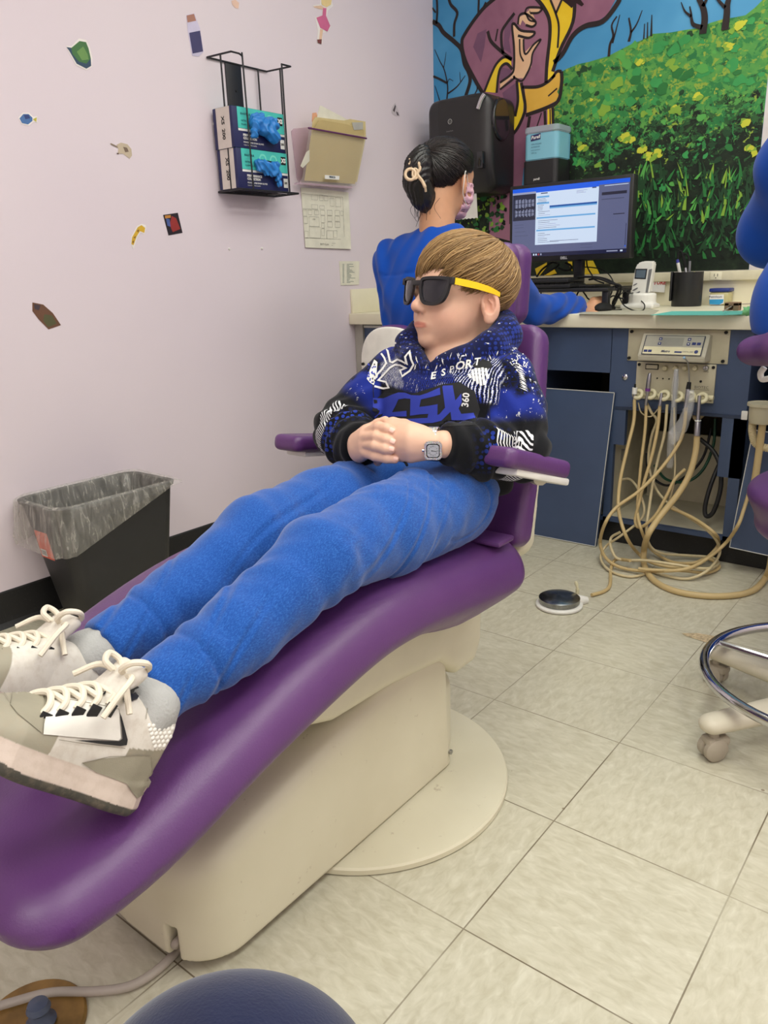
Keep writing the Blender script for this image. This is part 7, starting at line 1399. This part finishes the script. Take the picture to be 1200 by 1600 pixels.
def hand_fn(P, wr, pts): 
    d = None
    for m, r in pts: g = schain(P, m, r, k=.003); d = g if d is None else smin(d, g, .007)
    return d
HZ = lambda x, y, Y: ony(830+x/7.06, 400+y/7.06, Y)
WH = [([HZ(630, 600, 2.74), HZ(690, 500, 2.78), HZ(760, 480, 2.81), HZ(820, 490, 2.85), HZ(835, 520, 2.87)], [.019, .016, .0125, .0085, .0075]), ([HZ(630, 600, 2.74), HZ(700, 530, 2.76), HZ(780, 530, 2.79), HZ(850, 545, 2.82), HZ(868, 590, 2.83)], [.019, .016, .0125, .0090, .0075]), ([HZ(630, 610, 2.73), HZ(700, 570, 2.75), HZ(775, 580, 2.765), HZ(850, 580, 2.79), HZ(862, 625, 2.80)], [.019, .016, .0120, .0088, .0072]), ([HZ(640, 620, 2.72), HZ(700, 610, 2.735), HZ(770, 610, 2.75), HZ(820, 605, 2.76), HZ(832, 635, 2.77)], [.018, .015, .0110, .0082, .0070]), ([HZ(640, 630, 2.71), HZ(700, 640, 2.70), HZ(760, 645, 2.71), HZ(800, 640, 2.73)], [.016, .012, .0090, .0080])]
LHND = [([w['wl'], w['wl']+[.01, .06, 0], w['wl']+[.012+dx, .10, .002], w['wl']+[.012+dx*1.5, .14, -.012]], [.020, .016, .0095, .0075]) for dx in (-.03, -.01, .01, .03)]+[([w['wl'], w['wl']+[.04, .05, -.005], w['wl']+[.055, .08, -.012]], [.018, .011, .008])]
def wbody(P):
    d = head_sdf(P, WC, WM, WS); d = smin(d, schain(P, [WC-WU*.06-WF*.03, w['nb'], w['che']], [.054, .056, .07]), .03)
    d = smin(d, schain(P, [w['che'], (w['che']+w['pel'])/2, w['pel']], [.10, .10, .11], flat=(0, 1, 0), fl=.75), .03)
    for s, e, r in (('sl', 'el', 'wl'), ('sr', 'er', 'wr')): d = smin(d, schain(P, [w['nb']-[0, 0, .04], w[s], w[e], w[r]], [.05, .042, .034, .024]), .02)
    for h, k, a in (('hl', 'kl', 'al'), ('hr', 'kr', 'ar')): d = smin(d, schain(P, [w[h], w[k], w[a], w[a]+[0, .10, -.06]], [.075, .05, .034, .03]), .02)
    return smin(d, np.minimum(hand_fn(P, w['wr'], WH), hand_fn(P, w['wl'], LHND)), .006)
def wcol(V):
    c = np.ones((len(V), 3)); q = (V-WC)@WM.T/WS; er = np.exp(-(((np.abs(q[:, 0])-.078)/.012)**2+((q[:, 2]+.008)/.03)**2)); return c*(1-er[:, None]*np.array([0, .14, .14]))
woman = sdf_obj('person', wbody, (-1.82, 1.98, .02), (-1.10, 2.92, 1.42), .0042, M_skin2, colfn=lambda V: {'Tint': wcol(V)}); tag(woman, 'woman in royal blue scrubs with clipped-up black hair, seated with her back turned', 'person')
def wtop(P):
    d = sell(P, (-1.475, 2.13, .88), (.205, .128, .20)); d = smin(d, sell(P, (-1.495, 2.11, .67), (.185, .135, .15)), .06); d = smin(d, schain(P, [w['sl']+[.005, 0, 0], w['sr']+[-.02, 0, 0]], [.070, .070]), .07); d = smin(d, schain(P, [w['sl']+[.06, 0, .03], w['nb']-[0, 0, .015], w['sr']+[-.06, 0, .03]], [.05, .062, .05]), .05)
    for s, e, r in (('sl', 'el', 'wl'), ('sr', 'er', 'wr')):
        ax = A3((w[e]-w[r])/np.linalg.norm(w[e]-w[r])); g = schain(P, [w[s], (w[s]+w[e])/2, w[e], w[r]+ax*.02], [.070, .064, .054, .043], k=.02); tt = (P-A3(w[r]))@ax; g = g+.006*np.sin(tt*70+5*np.sin(P[:, 2]*30))*np.exp(-((tt-.13)/.10)**2)+.0025*np.exp(-((tt-.028)/.003)**2); g = smax(g, -(tt-.012), .006); d = smin(d, g, .03)
    x, y, z = P.T; d = d+.0060*np.sin(z*34+9*np.sin(x*11)+x*26)*np.sin(x*22+y*12)+.004*np.abs(np.sin((z-x*.6)*23+3*np.sin(x*14)))+wrk(P, 20, 33, .0055)*.8
    d = d+.0035*np.exp(-((z-.985-.02*np.sin(x*9))/.0035)**2)*(y < 2.13)*(np.abs(x+1.475) < .17)
    d = smax(d, -scap(P, w['nb']+[0, .02, -.01], w['nb']+[0, .02, .1], .058, .075), .008); return smax(d, .555-z, .01)
sdf_obj('scrub_jacket', wtop, (-1.85, 1.90, .53), (-1.08, 2.85, 1.18), .0055, M_scrub, woman)
def wleg(P):
    d = sell(P, (-1.50, 2.13, .60), (.175, .14, .10))
    for h, k, a in (('hl', 'kl', 'al'), ('hr', 'kr', 'ar')): d = smin(d, schain(P, [w[h], w[k], w[a]+[0, 0, .0]], [.092, .068, .055], k=.02), .03)
    return d
sdf_obj('trousers', wleg, (-1.75, 1.95, .04), (-1.25, 2.70, .74), .008, M_pants, woman)
for s in ('al', 'ar'):
    def sh_(P, s=s): c = w[s]; d = smin(scap(P, c+[0, 0, -.07], c+[0, .14, -.085], .042, .036), sell(P, c+[0, 0, -.05], (.045, .055, .05)), .03); return np.maximum(d, .001-P[:, 2])
    sdf_obj('shoe', sh_, w[s]+[-.08, -.09, -.12], w[s]+[.08, .22, .02], .005, M_dark, woman)
# dark pulled-up hair
def whairline(p, r):
    x, y, z = p[..., 0], p[..., 1], p[..., 2]; lim = np.interp(y, [-.10, -.06, -.03, -.012, .012, .03, .055, .07], [-.062, -.058, -.042, -.002, .010, .012, .03, .045]); return z > lim
V1, F1, C1 = strands('h', WC, WM, WS, 9000, (-.12, -.90, .35), whairline, lambda u: .006+.007*np.clip(1-(u-.5)**2*3, 0, 1), (lin((14, 12, 12)), lin((48, 40, 38))), None, None, 9, swirl=.10, root=.5, width=.0010)
V2, F2 = cap_pts(WC, WM, WS, whairline, .0065)
np_mesh('hair', np.concatenate([V1, V2]), np.concatenate([F1, F2+len(V1)]), M_hair2 if 'M_hair2' in globals() else hair_mat('black_hair', .38), woman, {'Tint': np.concatenate([C1, np.tile(lin((16, 14, 14)), (len(V2), 1))])})
# twisted roll at the back
RB = [WC+np.array(p)@WM*1.0 for p in ((-.0, -.100, .065), (-.004, -.118, .030), (-.0, -.118, -.015), (.0, -.092, -.058), (0, -.070, -.085))]
def roll_fn(P):
    d = schain(P, RB, [.026, .036, .038, .030, .018], k=.03); q = (P-A3(WC))@A3(WM).T; return d+.0016*np.sin(q[:, 2]*260+q[:, 0]*420+2*np.sin(q[:, 2]*60))+.001*np.sin(q[:, 0]*900+q[:, 2]*300)
A_ = np.array(RB); ro = sdf_obj('hair_twist', roll_fn, A_.min(0)-.05, A_.max(0)+.05, .003, mat('black_hair_solid', (20, 17, 17), .36, noise=(60, .3)), woman)
# loose flyaway strands at the nape
mb = MB(); r7 = random.Random(3)
for k in range(26):
    s_ = WC+np.array([r7.uniform(-.05, .03), -.085+r7.uniform(-.01, .02), -.045+r7.uniform(-.02, .02)])@WM*WS; mb.tube(smooth_path([s_, s_+[r7.uniform(-.02, .01), -.012, -.025], s_+[r7.uniform(-.03, .01), -.010, -.05-r7.random()*.02]], 4), [.0006]*9, n=4)
mb.build('loose_strands', mat('black_hair_solid', (20, 17, 17)), woman)
# claw clip
M_clip = mat('ivory_clip', (206, 180, 148), .3); Dk = float(((atd(650, 272, 1)-CAM)@((RB[1]+RB[2])/2-CAM))/((atd(650, 272, 1)-CAM)@(atd(650, 272, 1)-CAM))); Dk -= .045
cl_ = thing('hair_claw_clip', 'ivory claw clip holding up the seated woman\'s black hair', 'hair clip', atd(650, 272, Dk)); Z4 = lambda x, y, dd=0: atd(540+x/3.75, 200+y/3.75, Dk+dd)
mb = MB(); c0 = [Z4(380+30*math.cos(a), 272+32*math.sin(a)) for a in np.linspace(0, 6.283, 20)[:-1]]; mb.tube(c0, .0048, n=10, closed=True); c0 = [Z4(408+16*math.cos(a), 268+30*math.sin(a)) for a in np.linspace(0, 6.283, 16)[:-1]]; mb.tube(c0, .0035, n=8, closed=True); mb.build('ring_grip', M_clip, cl_)
mb = MB(); mb.tube(smooth_path([Z4(405, 162, .01), Z4(425, 195), Z4(435, 240), Z4(420, 270), Z4(448, 310), Z4(465, 345), Z4(470, 372, .01)], 5), [.0035]*5+[.005]*21+[.0035]*5, n=9); mb.build('curved_jaw', M_clip, cl_)
mb = MB()
for p in ([(372, 180), (380, 188), (378, 215)], [(368, 210), (382, 214), (390, 235)]): mb.tube(smooth_path([Z4(*q, .008) for q in p], 4), .003, n=8)
mb.build('claw_teeth', M_clip, cl_)
# pink face mask
M_mask = mat('pink_mask', (222, 176, 190), .8); mk = thing('face_mask', 'pink surgical face mask worn by the seated woman', 'mask', WC+WF*.1)
def mask_fn(P):
    q = (P-A3(WC))@A3(WM).T/WS; x, y, z = q.T; d = head_sdf(P.copy(), WC, WM, WS)-.004; d = np.maximum(d, -(d+.004)+0*.1); d = np.maximum(np.abs(d)-.0015, np.maximum(np.maximum(-y+.022, z+.006), -z-.098)); return d+.0008*np.sin(z*300)
sdf_obj('mask_panel', mask_fn, WC-.17, WC+.17, .004, M_mask, mk)
for s_ in (1, -1):
    mb = MB(); L = lambda x, y, z: WC+np.array([x*s_, y, z])@WM*WS
    mb.tube(smooth_path([L(.064, .030, -.018), L(.074, .010, .012), L(.086, -.010, .016), L(.088, -.016, -.01), L(.080, -.010, -.040), L(.068, .022, -.070)], 6), .0013, n=6); mb.build('ear_loop', M_white, mk)
# computer mouse under the hand
c = HZ(790, 650, 2.77); c[2] = ZT+.016
def mouse_fn(P): return np.maximum(sell(P, c+[.0, 0, -.008], (.030, .052, .022)), (ZT+.0015)-P[:, 2])
tag(sdf_obj('computer_mouse', mouse_fn, c-[.05, .07, .03], c+[.05, .07, .03], .003, M_dark), 'black computer mouse under the seated woman\'s hand', 'mouse')
# her stool: white shell backrest with purple cushion, seat, column and star base
st = thing('operator_stool', 'stool with a round white backrest shell, purple padded in front, between boy and woman', 'stool', (-1.50, 2.08, 0))
sc0 = ony(607, 572, 1.90)
def bshell(P, y0, y1, s=1.0):
    x, y, z = P.T; x = x-sc0[0]; z = z-sc0[2]; yy = y-(sc0[1]+1.6*x*x+.8*z*z*.3); q = (np.abs(x/(.135*s))**2.2+np.abs(z/(.118*s))**2.2)**(1/2.2); return smax((q-1)*.11, np.abs(yy-(y0+y1)/2)-(y1-y0)/2, .006)
sdf_obj('backrest_shell', lambda P: bshell(P, 0, .012), sc0-[.17, .05, .15], sc0+[.17, .10, .15], .004, M_white, st); sdf_obj('backrest_cushion', lambda P: bshell(P, .014, .050, 1.03), sc0-[.17, .05, .15], sc0+[.17, .12, .15], .005, M_vinyl, st)
for dx, dz in ((-.115, .0), (-.10, -.055)): mb = MB(); q = sc0+[dx, .018, dz]; mb.cyl(q, q+[0, -.005, 0], .005, 0, 10); mb.build('shell_screw', M_dark, st)
mb = MB(); P = YW; c = sc0+[.015, -.002, .030]; mb.add([tuple(c+[a, 0, b]) for a, b in ((-.022, -.015), (.022, -.015), (.022, .015), (-.022, .015))], [(0, 1, 2, 3)]); lb_ = mb.build('rating_label', mat('faded_label', (186, 186, 160), .7), st); mb = MB()
for k in range(5): mb.add([tuple(c+[a, -.0006, b]) for a, b in ((-.016, .010-k*.005), (.004+.004*(k % 3), .010-k*.005), (.004+.004*(k % 3), .0115-k*.005), (-.016, .0115-k*.005))], [(0, 1, 2, 3)])
mb.build('label_print', mat('grey_print', (112, 108, 100)), lb_)
mb = MB(); mb.lathe([(.0, .44), (.17, .44), (.19, .455), (.19, .485), (.17, .505), (0, .508)], (-1.50, 2.10, 0), n=40); mb.build('seat', M_vinyl, st); mb = MB(); mb.cyl((-1.50, 2.10, .07), (-1.50, 2.10, .44), .025, 0, 20); mb.tube(smooth_path([(-1.50, 2.05, .43), (-1.5, 1.90, .43), (sc0[0], sc0[1]+.03, .55), sc0+[0, .02, -.02]], 6), .010); mb.build('column', M_steel, st)
def star(par, cx, cy, R, a0, m, hub=.04, zs=.075):
    mb = MB(); mb.cyl((cx, cy, zs-.02), (cx, cy, zs+.05), hub, 0, 24); mb.build('hub', m, par)
    for k in range(5):
        a = a0+k*2*math.pi/5; d = np.array([math.cos(a), math.sin(a), 0]); n_ = np.array([-d[1], d[0], 0]); e0 = np.array([cx, cy, zs+.022]); e1 = np.array([cx, cy, zs+.006])+d*R
        def sp(P, e0=e0, e1=e1, n_=n_): return smax(scap(P, e0, e1, .034, .027, flat=(0, 0, 1), fl=.72), P[:, 2]*0-1, .001)
        o = sdf_obj('base_arm', sp, np.minimum(e0, e1)-.05, np.maximum(e0, e1)+.05, .005, m, par)
        c = e1*[1, 1, 0]+[0, 0, .026]-d*.006; mb = MB(); mb.cyl(c+[0, 0, .01], c+[0, 0, .05], .010, 0, 12)
        for s_ in (-1, 1): q = c+n_*s_*.011; mb.lathe([(.0, -.009), (.020, -.009), (.025, -.005), (.025, .005), (.020, .009), (0, .009)], q, tuple(n_), n=24)
        mb.box((-.016, -.030, .012), (.016, .020, .030), bev=.006, M=Matrix.Translation(Vector(c-[0, 0, .004]))@Matrix([[n_[0], d[0], 0], [n_[1], d[1], 0], [0, 0, 1]]).to_4x4()); mb.build('caster', mat('caster_grey', (168, 158, 142), .5), par)
star(st, -1.50, 2.10, .25, .3, M_bez)
# ================================================================== STOOL AT THE RIGHT
s2_ = thing('dental_stool', 'wheeled stool with thick purple seat, purple arm pad, chrome foot ring and cream star base', 'stool', (-.165, 1.69, 0)); SXC, SYC = -.175, 1.69
def seat2(P): x, y, z = P.T; q = np.sqrt((x-SXC)**2+(y-SYC)**2); zt2 = .560-.9*np.maximum(q-.12, 0)**2*3; return smax(q-.208+.02*sm01(.53-z, 0, .06), np.maximum(z-zt2, .445-z), .022)+.0018*np.exp(-((z-.527)/.002)**2)*(q > .15)
sdf_obj('seat', seat2, (SXC-.24, SYC-.24, .42), (SXC+.24, SYC+.24, .59), .0055, M_vinyl, s2_)
pa_, pb_ = atd(1183, 548, 1.53), None; c = pa_
def armp(P): return schain(P, [c, c+[.07, -.05, .012], c+[.16, -.07, .02], c+[.26, -.03, .02]], [.038, .044, .044, .038], k=.03, flat=(0, 0, 1), fl=.78)
sdf_obj('arm_pad', armp, c-[.08, .18, .08], c+[.34, .08, .10], .006, M_vinyl, s2_)
mb = MB(); mb.tube(smooth_path([(SXC, SYC, .44), (SXC+.10, SYC-.10, .46), (SXC+.15, SYC-.2, .60), c+[.15, -.07, 0]], 6), .011); mb.build('pad_arm', M_chrome, s2_); mb = MB(); mb.cyl((SXC, SYC, .09), (SXC, SYC, .45), .024, 0, 24); mb.build('gas_column', M_chrome, s2_)
mb = MB(); e = c+[.01, .03, -.045]; mb.tube(smooth_path([e+[.0, 0, .01], e+[-.006, 0, -.002], e+[-.002, 0, -.014], e+[.012, 0, -.012], e+[.02, 0, -.016]], 5), .006, n=10); mb.build('white_lever', M_white, s2_)
RR, RZ = .255, .135; rc = np.array([SXC, SYC, RZ]); mb = MB(); mb.tube([rc+[RR*math.cos(a), RR*math.sin(a), 0] for a in np.linspace(0, 6.2832, 65)[:-1]], .0115, n=12, closed=True)
for k in range(3): a = .9+k*2.094; mb.tube([rc+[.02*math.cos(a), .02*math.sin(a), 0], rc+[RR*math.cos(a), RR*math.sin(a), 0]], .007, n=8)
mb.build('foot_ring', M_chrome, s2_)
M_scream = mat('stool_base_cream', (206, 198, 178), .45, noise=(12, .04)); star(s2_, SXC, SYC, .285, math.atan2(1.80-SYC, -.449-SXC)+.02, M_scream)
# ================================================================== STANDING CLINICIAN AT THE RIGHT EDGE
k_ = dict(el=atd(1212, 362, 2.22), sh=np.array([-.41, 2.20, 1.34]), wr=np.array([-.34, 2.60, .98]))
CX = .07
def cbody(P):
    d = head_sdf(P, np.array([-.17, 2.28, 1.56]), rotm([-1, .0, 0], [0, .9, -.3]), 1.14); d = smin(d, schain(P, [(-.17, 2.24, 1.50), (-.17, 2.20, 1.42), (-.17, 2.16, 1.2), (-.17, 2.14, .95)], [.055, .06, .10, .11], flat=(0, 1, 0), fl=.8), .03)
    d = smin(d, schain(P, [(-.17, 2.2, 1.38), k_['sh'], k_['el'], k_['wr']], [.05, .045, .036, .026]), .02); d = smin(d, schain(P, [(-.17, 2.2, 1.38), (.01, 2.2, 1.36), (.14, 2.3, 1.10), (.0, 2.60, .98)], [.05, .045, .036, .026]), .02)
    for dx, wr in ((0, k_['wr']), (1, np.array([.0, 2.60, .98]))):
        for f in range(4): o = np.array([(f-1.5)*.018, 0, 0]); d = smin(d, schain(P, [wr, wr+[o[0], .06, -.01], wr+[o[0]*1.2, .10, -.03], wr+[o[0]*1.3, .12, -.06]], [.020, .014, .009, .0075]), .008)
        d = smin(d, schain(P, [wr, wr+[-.03, .04, -.02], wr+[-.035, .07, -.04]], [.018, .011, .008]), .008)
    for x in (-.26, -.07): d = smin(d, schain(P, [(x, 2.14, .90), (x, 2.12, .5), (x, 2.12, .10), (x, 2.22, .045)], [.09, .055, .038, .03]), .02)
    return d
clin = sdf_obj('person', cbody, (-.72, 1.95, .01), (.32, 2.80, 1.72), .007, M_skin2, colfn=lambda V: {'Tint': np.ones((len(V), 3))}); tag(clin, 'clinician in a royal blue jacket standing at the right edge, elbow bent outward', 'person')
def cjack(P):
    d = schain(P, [(-.17, 2.20, 1.36), (-.235, 2.16, 1.15), (-.315, 2.14, .87)], [.155, .170, .205], flat=(0, 1, 0), fl=.72); d = smin(d, schain(P, [(-.33, 2.2, 1.37), (-.02, 2.2, 1.37)], [.075, .075]), .05)
    d = smin(d, schain(P, [k_['sh'], (k_['sh']+k_['el'])/2+[-.01, 0, 0], k_['el'], (k_['el']+k_['wr'])/2, k_['wr']+[0, -.03, .01]], [.082, .092, .090, .074, .048], k=.04), .03); d = smin(d, schain(P, [(.01, 2.2, 1.36), (.14, 2.3, 1.10), (.01, 2.57, .99)], [.078, .07, .048], k=.03), .03)
    x, y, z = P.T; return smax(d+wrk(P, 18, 77, .008), .795-z, .01)
sdf_obj('scrub_jacket', cjack, (-.78, 1.88, .77), (.33, 2.75, 1.50), .008, M_scrub, clin)
def cleg(P):
    d = sell(P, (-.17, 2.14, .88), (.20, .14, .14))
    for x in (-.26, -.07): d = smin(d, schain(P, [(x, 2.14, .85), (x, 2.12, .5), (x, 2.12, .09)], [.105, .08, .07]), .03)
    return smax(d, .05-P[:, 2], .01)
sdf_obj('trousers', cleg, (-.44, 1.95, .03), (.12, 2.35, 1.05), .009, M_scrub, clin)
for x in (-.26, -.07):
    def s3(P, x=x): d = smin(scap(P, (x, 2.10, .045), (x, 2.26, .035), .045, .038), sell(P, (x, 2.11, .07), (.045, .055, .05)), .03); return np.maximum(d, .001-P[:, 2])
    sdf_obj('shoe', s3, (x-.08, 2.0, -.02), (x+.08, 2.34, .15), .006, M_white, clin)
def chair_fn(P): q = (P-A3((-.17, 2.28, 1.56)))/1.14; return np.maximum(sell(q, (0, -.012, .036), (.082, .098, .080)), -(q[:, 2]+.2*0+.05+np.where(q[:, 1] > .0, -.085, 0)))
sdf_obj('hair', chair_fn, (-.32, 2.1, 1.42), (-.02, 2.44, 1.72), .006, mat('dark_brown_hair', (44, 32, 26), .5), clin)
# ================================================================== THE SITTER'S KNEE AT THE BOTTOM EDGE
t = NT('navy_trousers'); t.set(Base_Color=t.ramp(t.noise(t.coord(), 12, 3), [(.3, lin((13, 22, 54))), (.7, lin((18, 30, 66)))]), Roughness=.9, Specular_IOR_Level=.1, Sheen_Weight=.3); t.bump(t.noise(t.coord(), 380, 2), .3, .001); M_navyt = t.m
KN = np.array([-.335, .222, .386])
def kbody(P): return schain(P, [(-.02, -.12, .44), KN+[0, 0, -.02], (-.335, .215, .10), (-.40, .28, .045)], [.055, .045, .035, .03], k=.02)
kp = sdf_obj('person', kbody, (-.52, -.25, -.02), (.12, .40, .56), .008, M_skin2, colfn=lambda V: {'Tint': np.ones((len(V), 3))}); tag(kp, 'bent knee of a seated person in navy trousers at the bottom edge', 'person')
def ktr(P): d = schain(P, [(.06, -.30, .50), (-.14, .06, .440), KN, (-.325, .205, .25), (-.335, .215, .08)], [.110, .105, .104, .086, .074], k=.04); return smax(smax(d+wrk(P, 24, 9, .004), .05-P[:, 2], .01), (P[:, 0]*.8-P[:, 1]*.6)-.50, .01)
sdf_obj('trousers', ktr, (-.52, -.45, .03), (.22, .40, .66), .006, M_navyt, kp)
def ksh(P): d = smin(scap(P, (-.33, .21, .05), (-.42, .30, .04), .045, .04), sell(P, (-.335, .215, .07), (.048, .05, .05)), .03); return np.maximum(d, .001-P[:, 2])
sdf_obj('shoe', ksh, (-.50, .10, -.02), (-.25, .40, .14), .006, M_dark, kp)
# ================================================================== FLOOR THINGS
bin_ = thing('waste_bin', 'black rectangular waste bin with a clear liner against the lavender wall', 'waste bin', (-2.07, 1.22, 0))
def rrect(x0, x1, y0, y1, r, k=6):
    P = []
    for cx2, cy2, a0 in ((x1-r, y0+r, -90), (x1-r, y1-r, 0), (x0+r, y1-r, 90), (x0+r, y0+r, 180)):
        for i in range(k+1): a = rad(a0+90*i/k); P.append((cx2+r*math.cos(a), cy2+r*math.sin(a)))
    return P
BL_ = [(0, -2.165, -1.985, 1.085, 1.375), (.378, -2.198, -1.962, 1.025, 1.418)]
def brect(z, g=0): f = z/.378; x0, x1, y0, y1 = [BL_[0][i+1]+(BL_[1][i+1]-BL_[0][i+1])*f for i in range(4)]; return [(a, b, z) for a, b in rrect(x0-g, x1+g, y0-g, y1+g, .045)]
def loft(mb, rings, m=0, cap0=False, cap1=False, smooth=True):
    n = len(rings[0]); vs = [p for r in rings for p in r]; fs = [(i*n+j, i*n+(j+1) % n, (i+1)*n+(j+1) % n, (i+1)*n+j) for i in range(len(rings)-1) for j in range(n)]
    if cap0: fs.append(tuple(range(n-1, -1, -1)))
    if cap1: fs.append(tuple((len(rings)-1)*n+j for j in range(n)))
    mb.add(vs, fs, m, smooth)
M_bin = mat('bin_black', (42, 42, 42), .5, bump=(220, .15, .0008)); mb = MB(); loft(mb, [brect(.003, -.004), brect(.010, 0), brect(.15), brect(.368), brect(.370, .006), brect(.380, .007), brect(.382, .002), brect(.378, -.004), brect(.02, -.006)], 0, True, True); mb.build('bin_body', M_bin, bin_)
t = NT('clear_bag_liner'); n1 = t.noise(t.mapping(t.coord(), sc=(60, 60, 14)), 1.0, 4, .65, .8); t.set(Base_Color=(*lin((214, 210, 200)), 1), Roughness=.22, Alpha=t.ramp(n1, [(.36, .16), (.5, .24), (.66, .46)]), Specular_IOR_Level=.7); t.bump(n1, .3, .004); M_liner = t.m
def liner_ring(z, g, amp, drop=0):
    R0 = brect(min(z, .378), g); c = (-2.08, 1.22); out = []; n = len(R0)
    for i, (a, b, zz) in enumerate(R0):
        w_ = amp*(math.sin(i*2.3)+.6*math.sin(i*5.1+1)); dx, dy = a-c[0], b-c[1]; L_ = math.hypot(dx, dy); dp = 0
        if drop: f = float(np.interp(b, [1.0, 1.10, 1.20, 1.30, 1.36, 1.42], [1, .95, .75, .40, .10, .04])); dp = drop*f
        out.append((max(a+dx/L_*w_, XL+.006), b+dy/L_*w_, z-dp))
    return out
mb = MB(); Rg = [liner_ring(.10, -.03, .012), liner_ring(.20, -.022, .012), liner_ring(.30, -.014, .010), liner_ring(.375, -.009, .003), liner_ring(.386, -.002, .001), liner_ring(.388, .006, .0015), liner_ring(.382, .013, .003), liner_ring(.38, .016, .004, .03), liner_ring(.38, .018, .006, .07), liner_ring(.38, .022, .008, .11), liner_ring(.38, .020, .006, .135)]; loft(mb, Rg, 0); tag(mb.build('bin_liner', M_liner), 'clear plastic bag folded over the rim of the black waste bin', 'bag')
mb = MB(); c1_ = [onp(x, y, (-2.0, 1.027, .30), (0, -1, .16)) for x, y in ((83, 850), (108, 856), (112, 880), (90, 875))]; mb.add([tuple(p+np.array([0, -.003, 0])) for p in [(-2.12, 1.0415, .215), (-2.05, 1.0415, .215), (-2.05, 1.030, .300), (-2.12, 1.030, .300)]], [(0, 1, 2, 3)], 0)
mb.add([tuple(p+np.array([0, -.0045, 0])) for p in [(-2.112, 1.0405, .221), (-2.082, 1.0405, .221), (-2.082, 1.0375, .243), (-2.112, 1.0375, .243)]], [(0, 1, 2, 3)], 1)
for k in range(8): a = -2.110+k*.0034; mb.add([(a, 1.0355, .224), (a+.0015, 1.0355, .224), (a+.0015, 1.0325, .240), (a, 1.0325, .240)], [(0, 1, 2, 3)], 2)
mb.build('price_sticker', [mat('orange_sticker', (214, 92, 62), .5), M_wh2, M_dark], bin_)
kn_ = onz(48, 1597, .01); kp2 = thing('floor_valve', 'round brass floor plate with a blue-grey knob at the lower left corner', 'floor valve', (kn_[0], kn_[1], 0)); rk_ = float(np.linalg.norm((onz(131, 1592, .01)-kn_)[:2])); mb = MB(); mb.lathe([(rk_, 0), (rk_, .006), (rk_*.96, .009), (0, .011)], (kn_[0], kn_[1], 0), n=48); mb.build('brass_plate', mat('dirty_brass', (136, 106, 56), .45, .5, noise=(30, .25)), kp2)
mb = MB(); kc = onz(64, 1594, .015); mb.lathe([(.018, 0), (.020, .004), (.014, .012), (.013, .022), (.016, .026), (.013, .034), (0, .036)], (kc[0], kc[1], .010), n=20); mb.build('knob', mat('blue_grey_knob', (72, 82, 104), .45), kp2)
# gouge in the vinyl floor near the stool
mb = MB(); g_ = [onz(x/3.158+820, y/3.158+880, .0012) for x, y in ((775, 345), (850, 345), (930, 358), (1000, 390), (990, 402), (900, 392), (830, 370), (790, 356))]; mb.add([tuple(p) for p in g_], [tuple(range(8))]); g = mb.build('floor_gouge', mat('torn_vinyl', (188, 168, 134), .8, noise=(140, .35), bump=(200, .8, .002))); g['kind'] = 'structure'; g.name = 'trim_3'
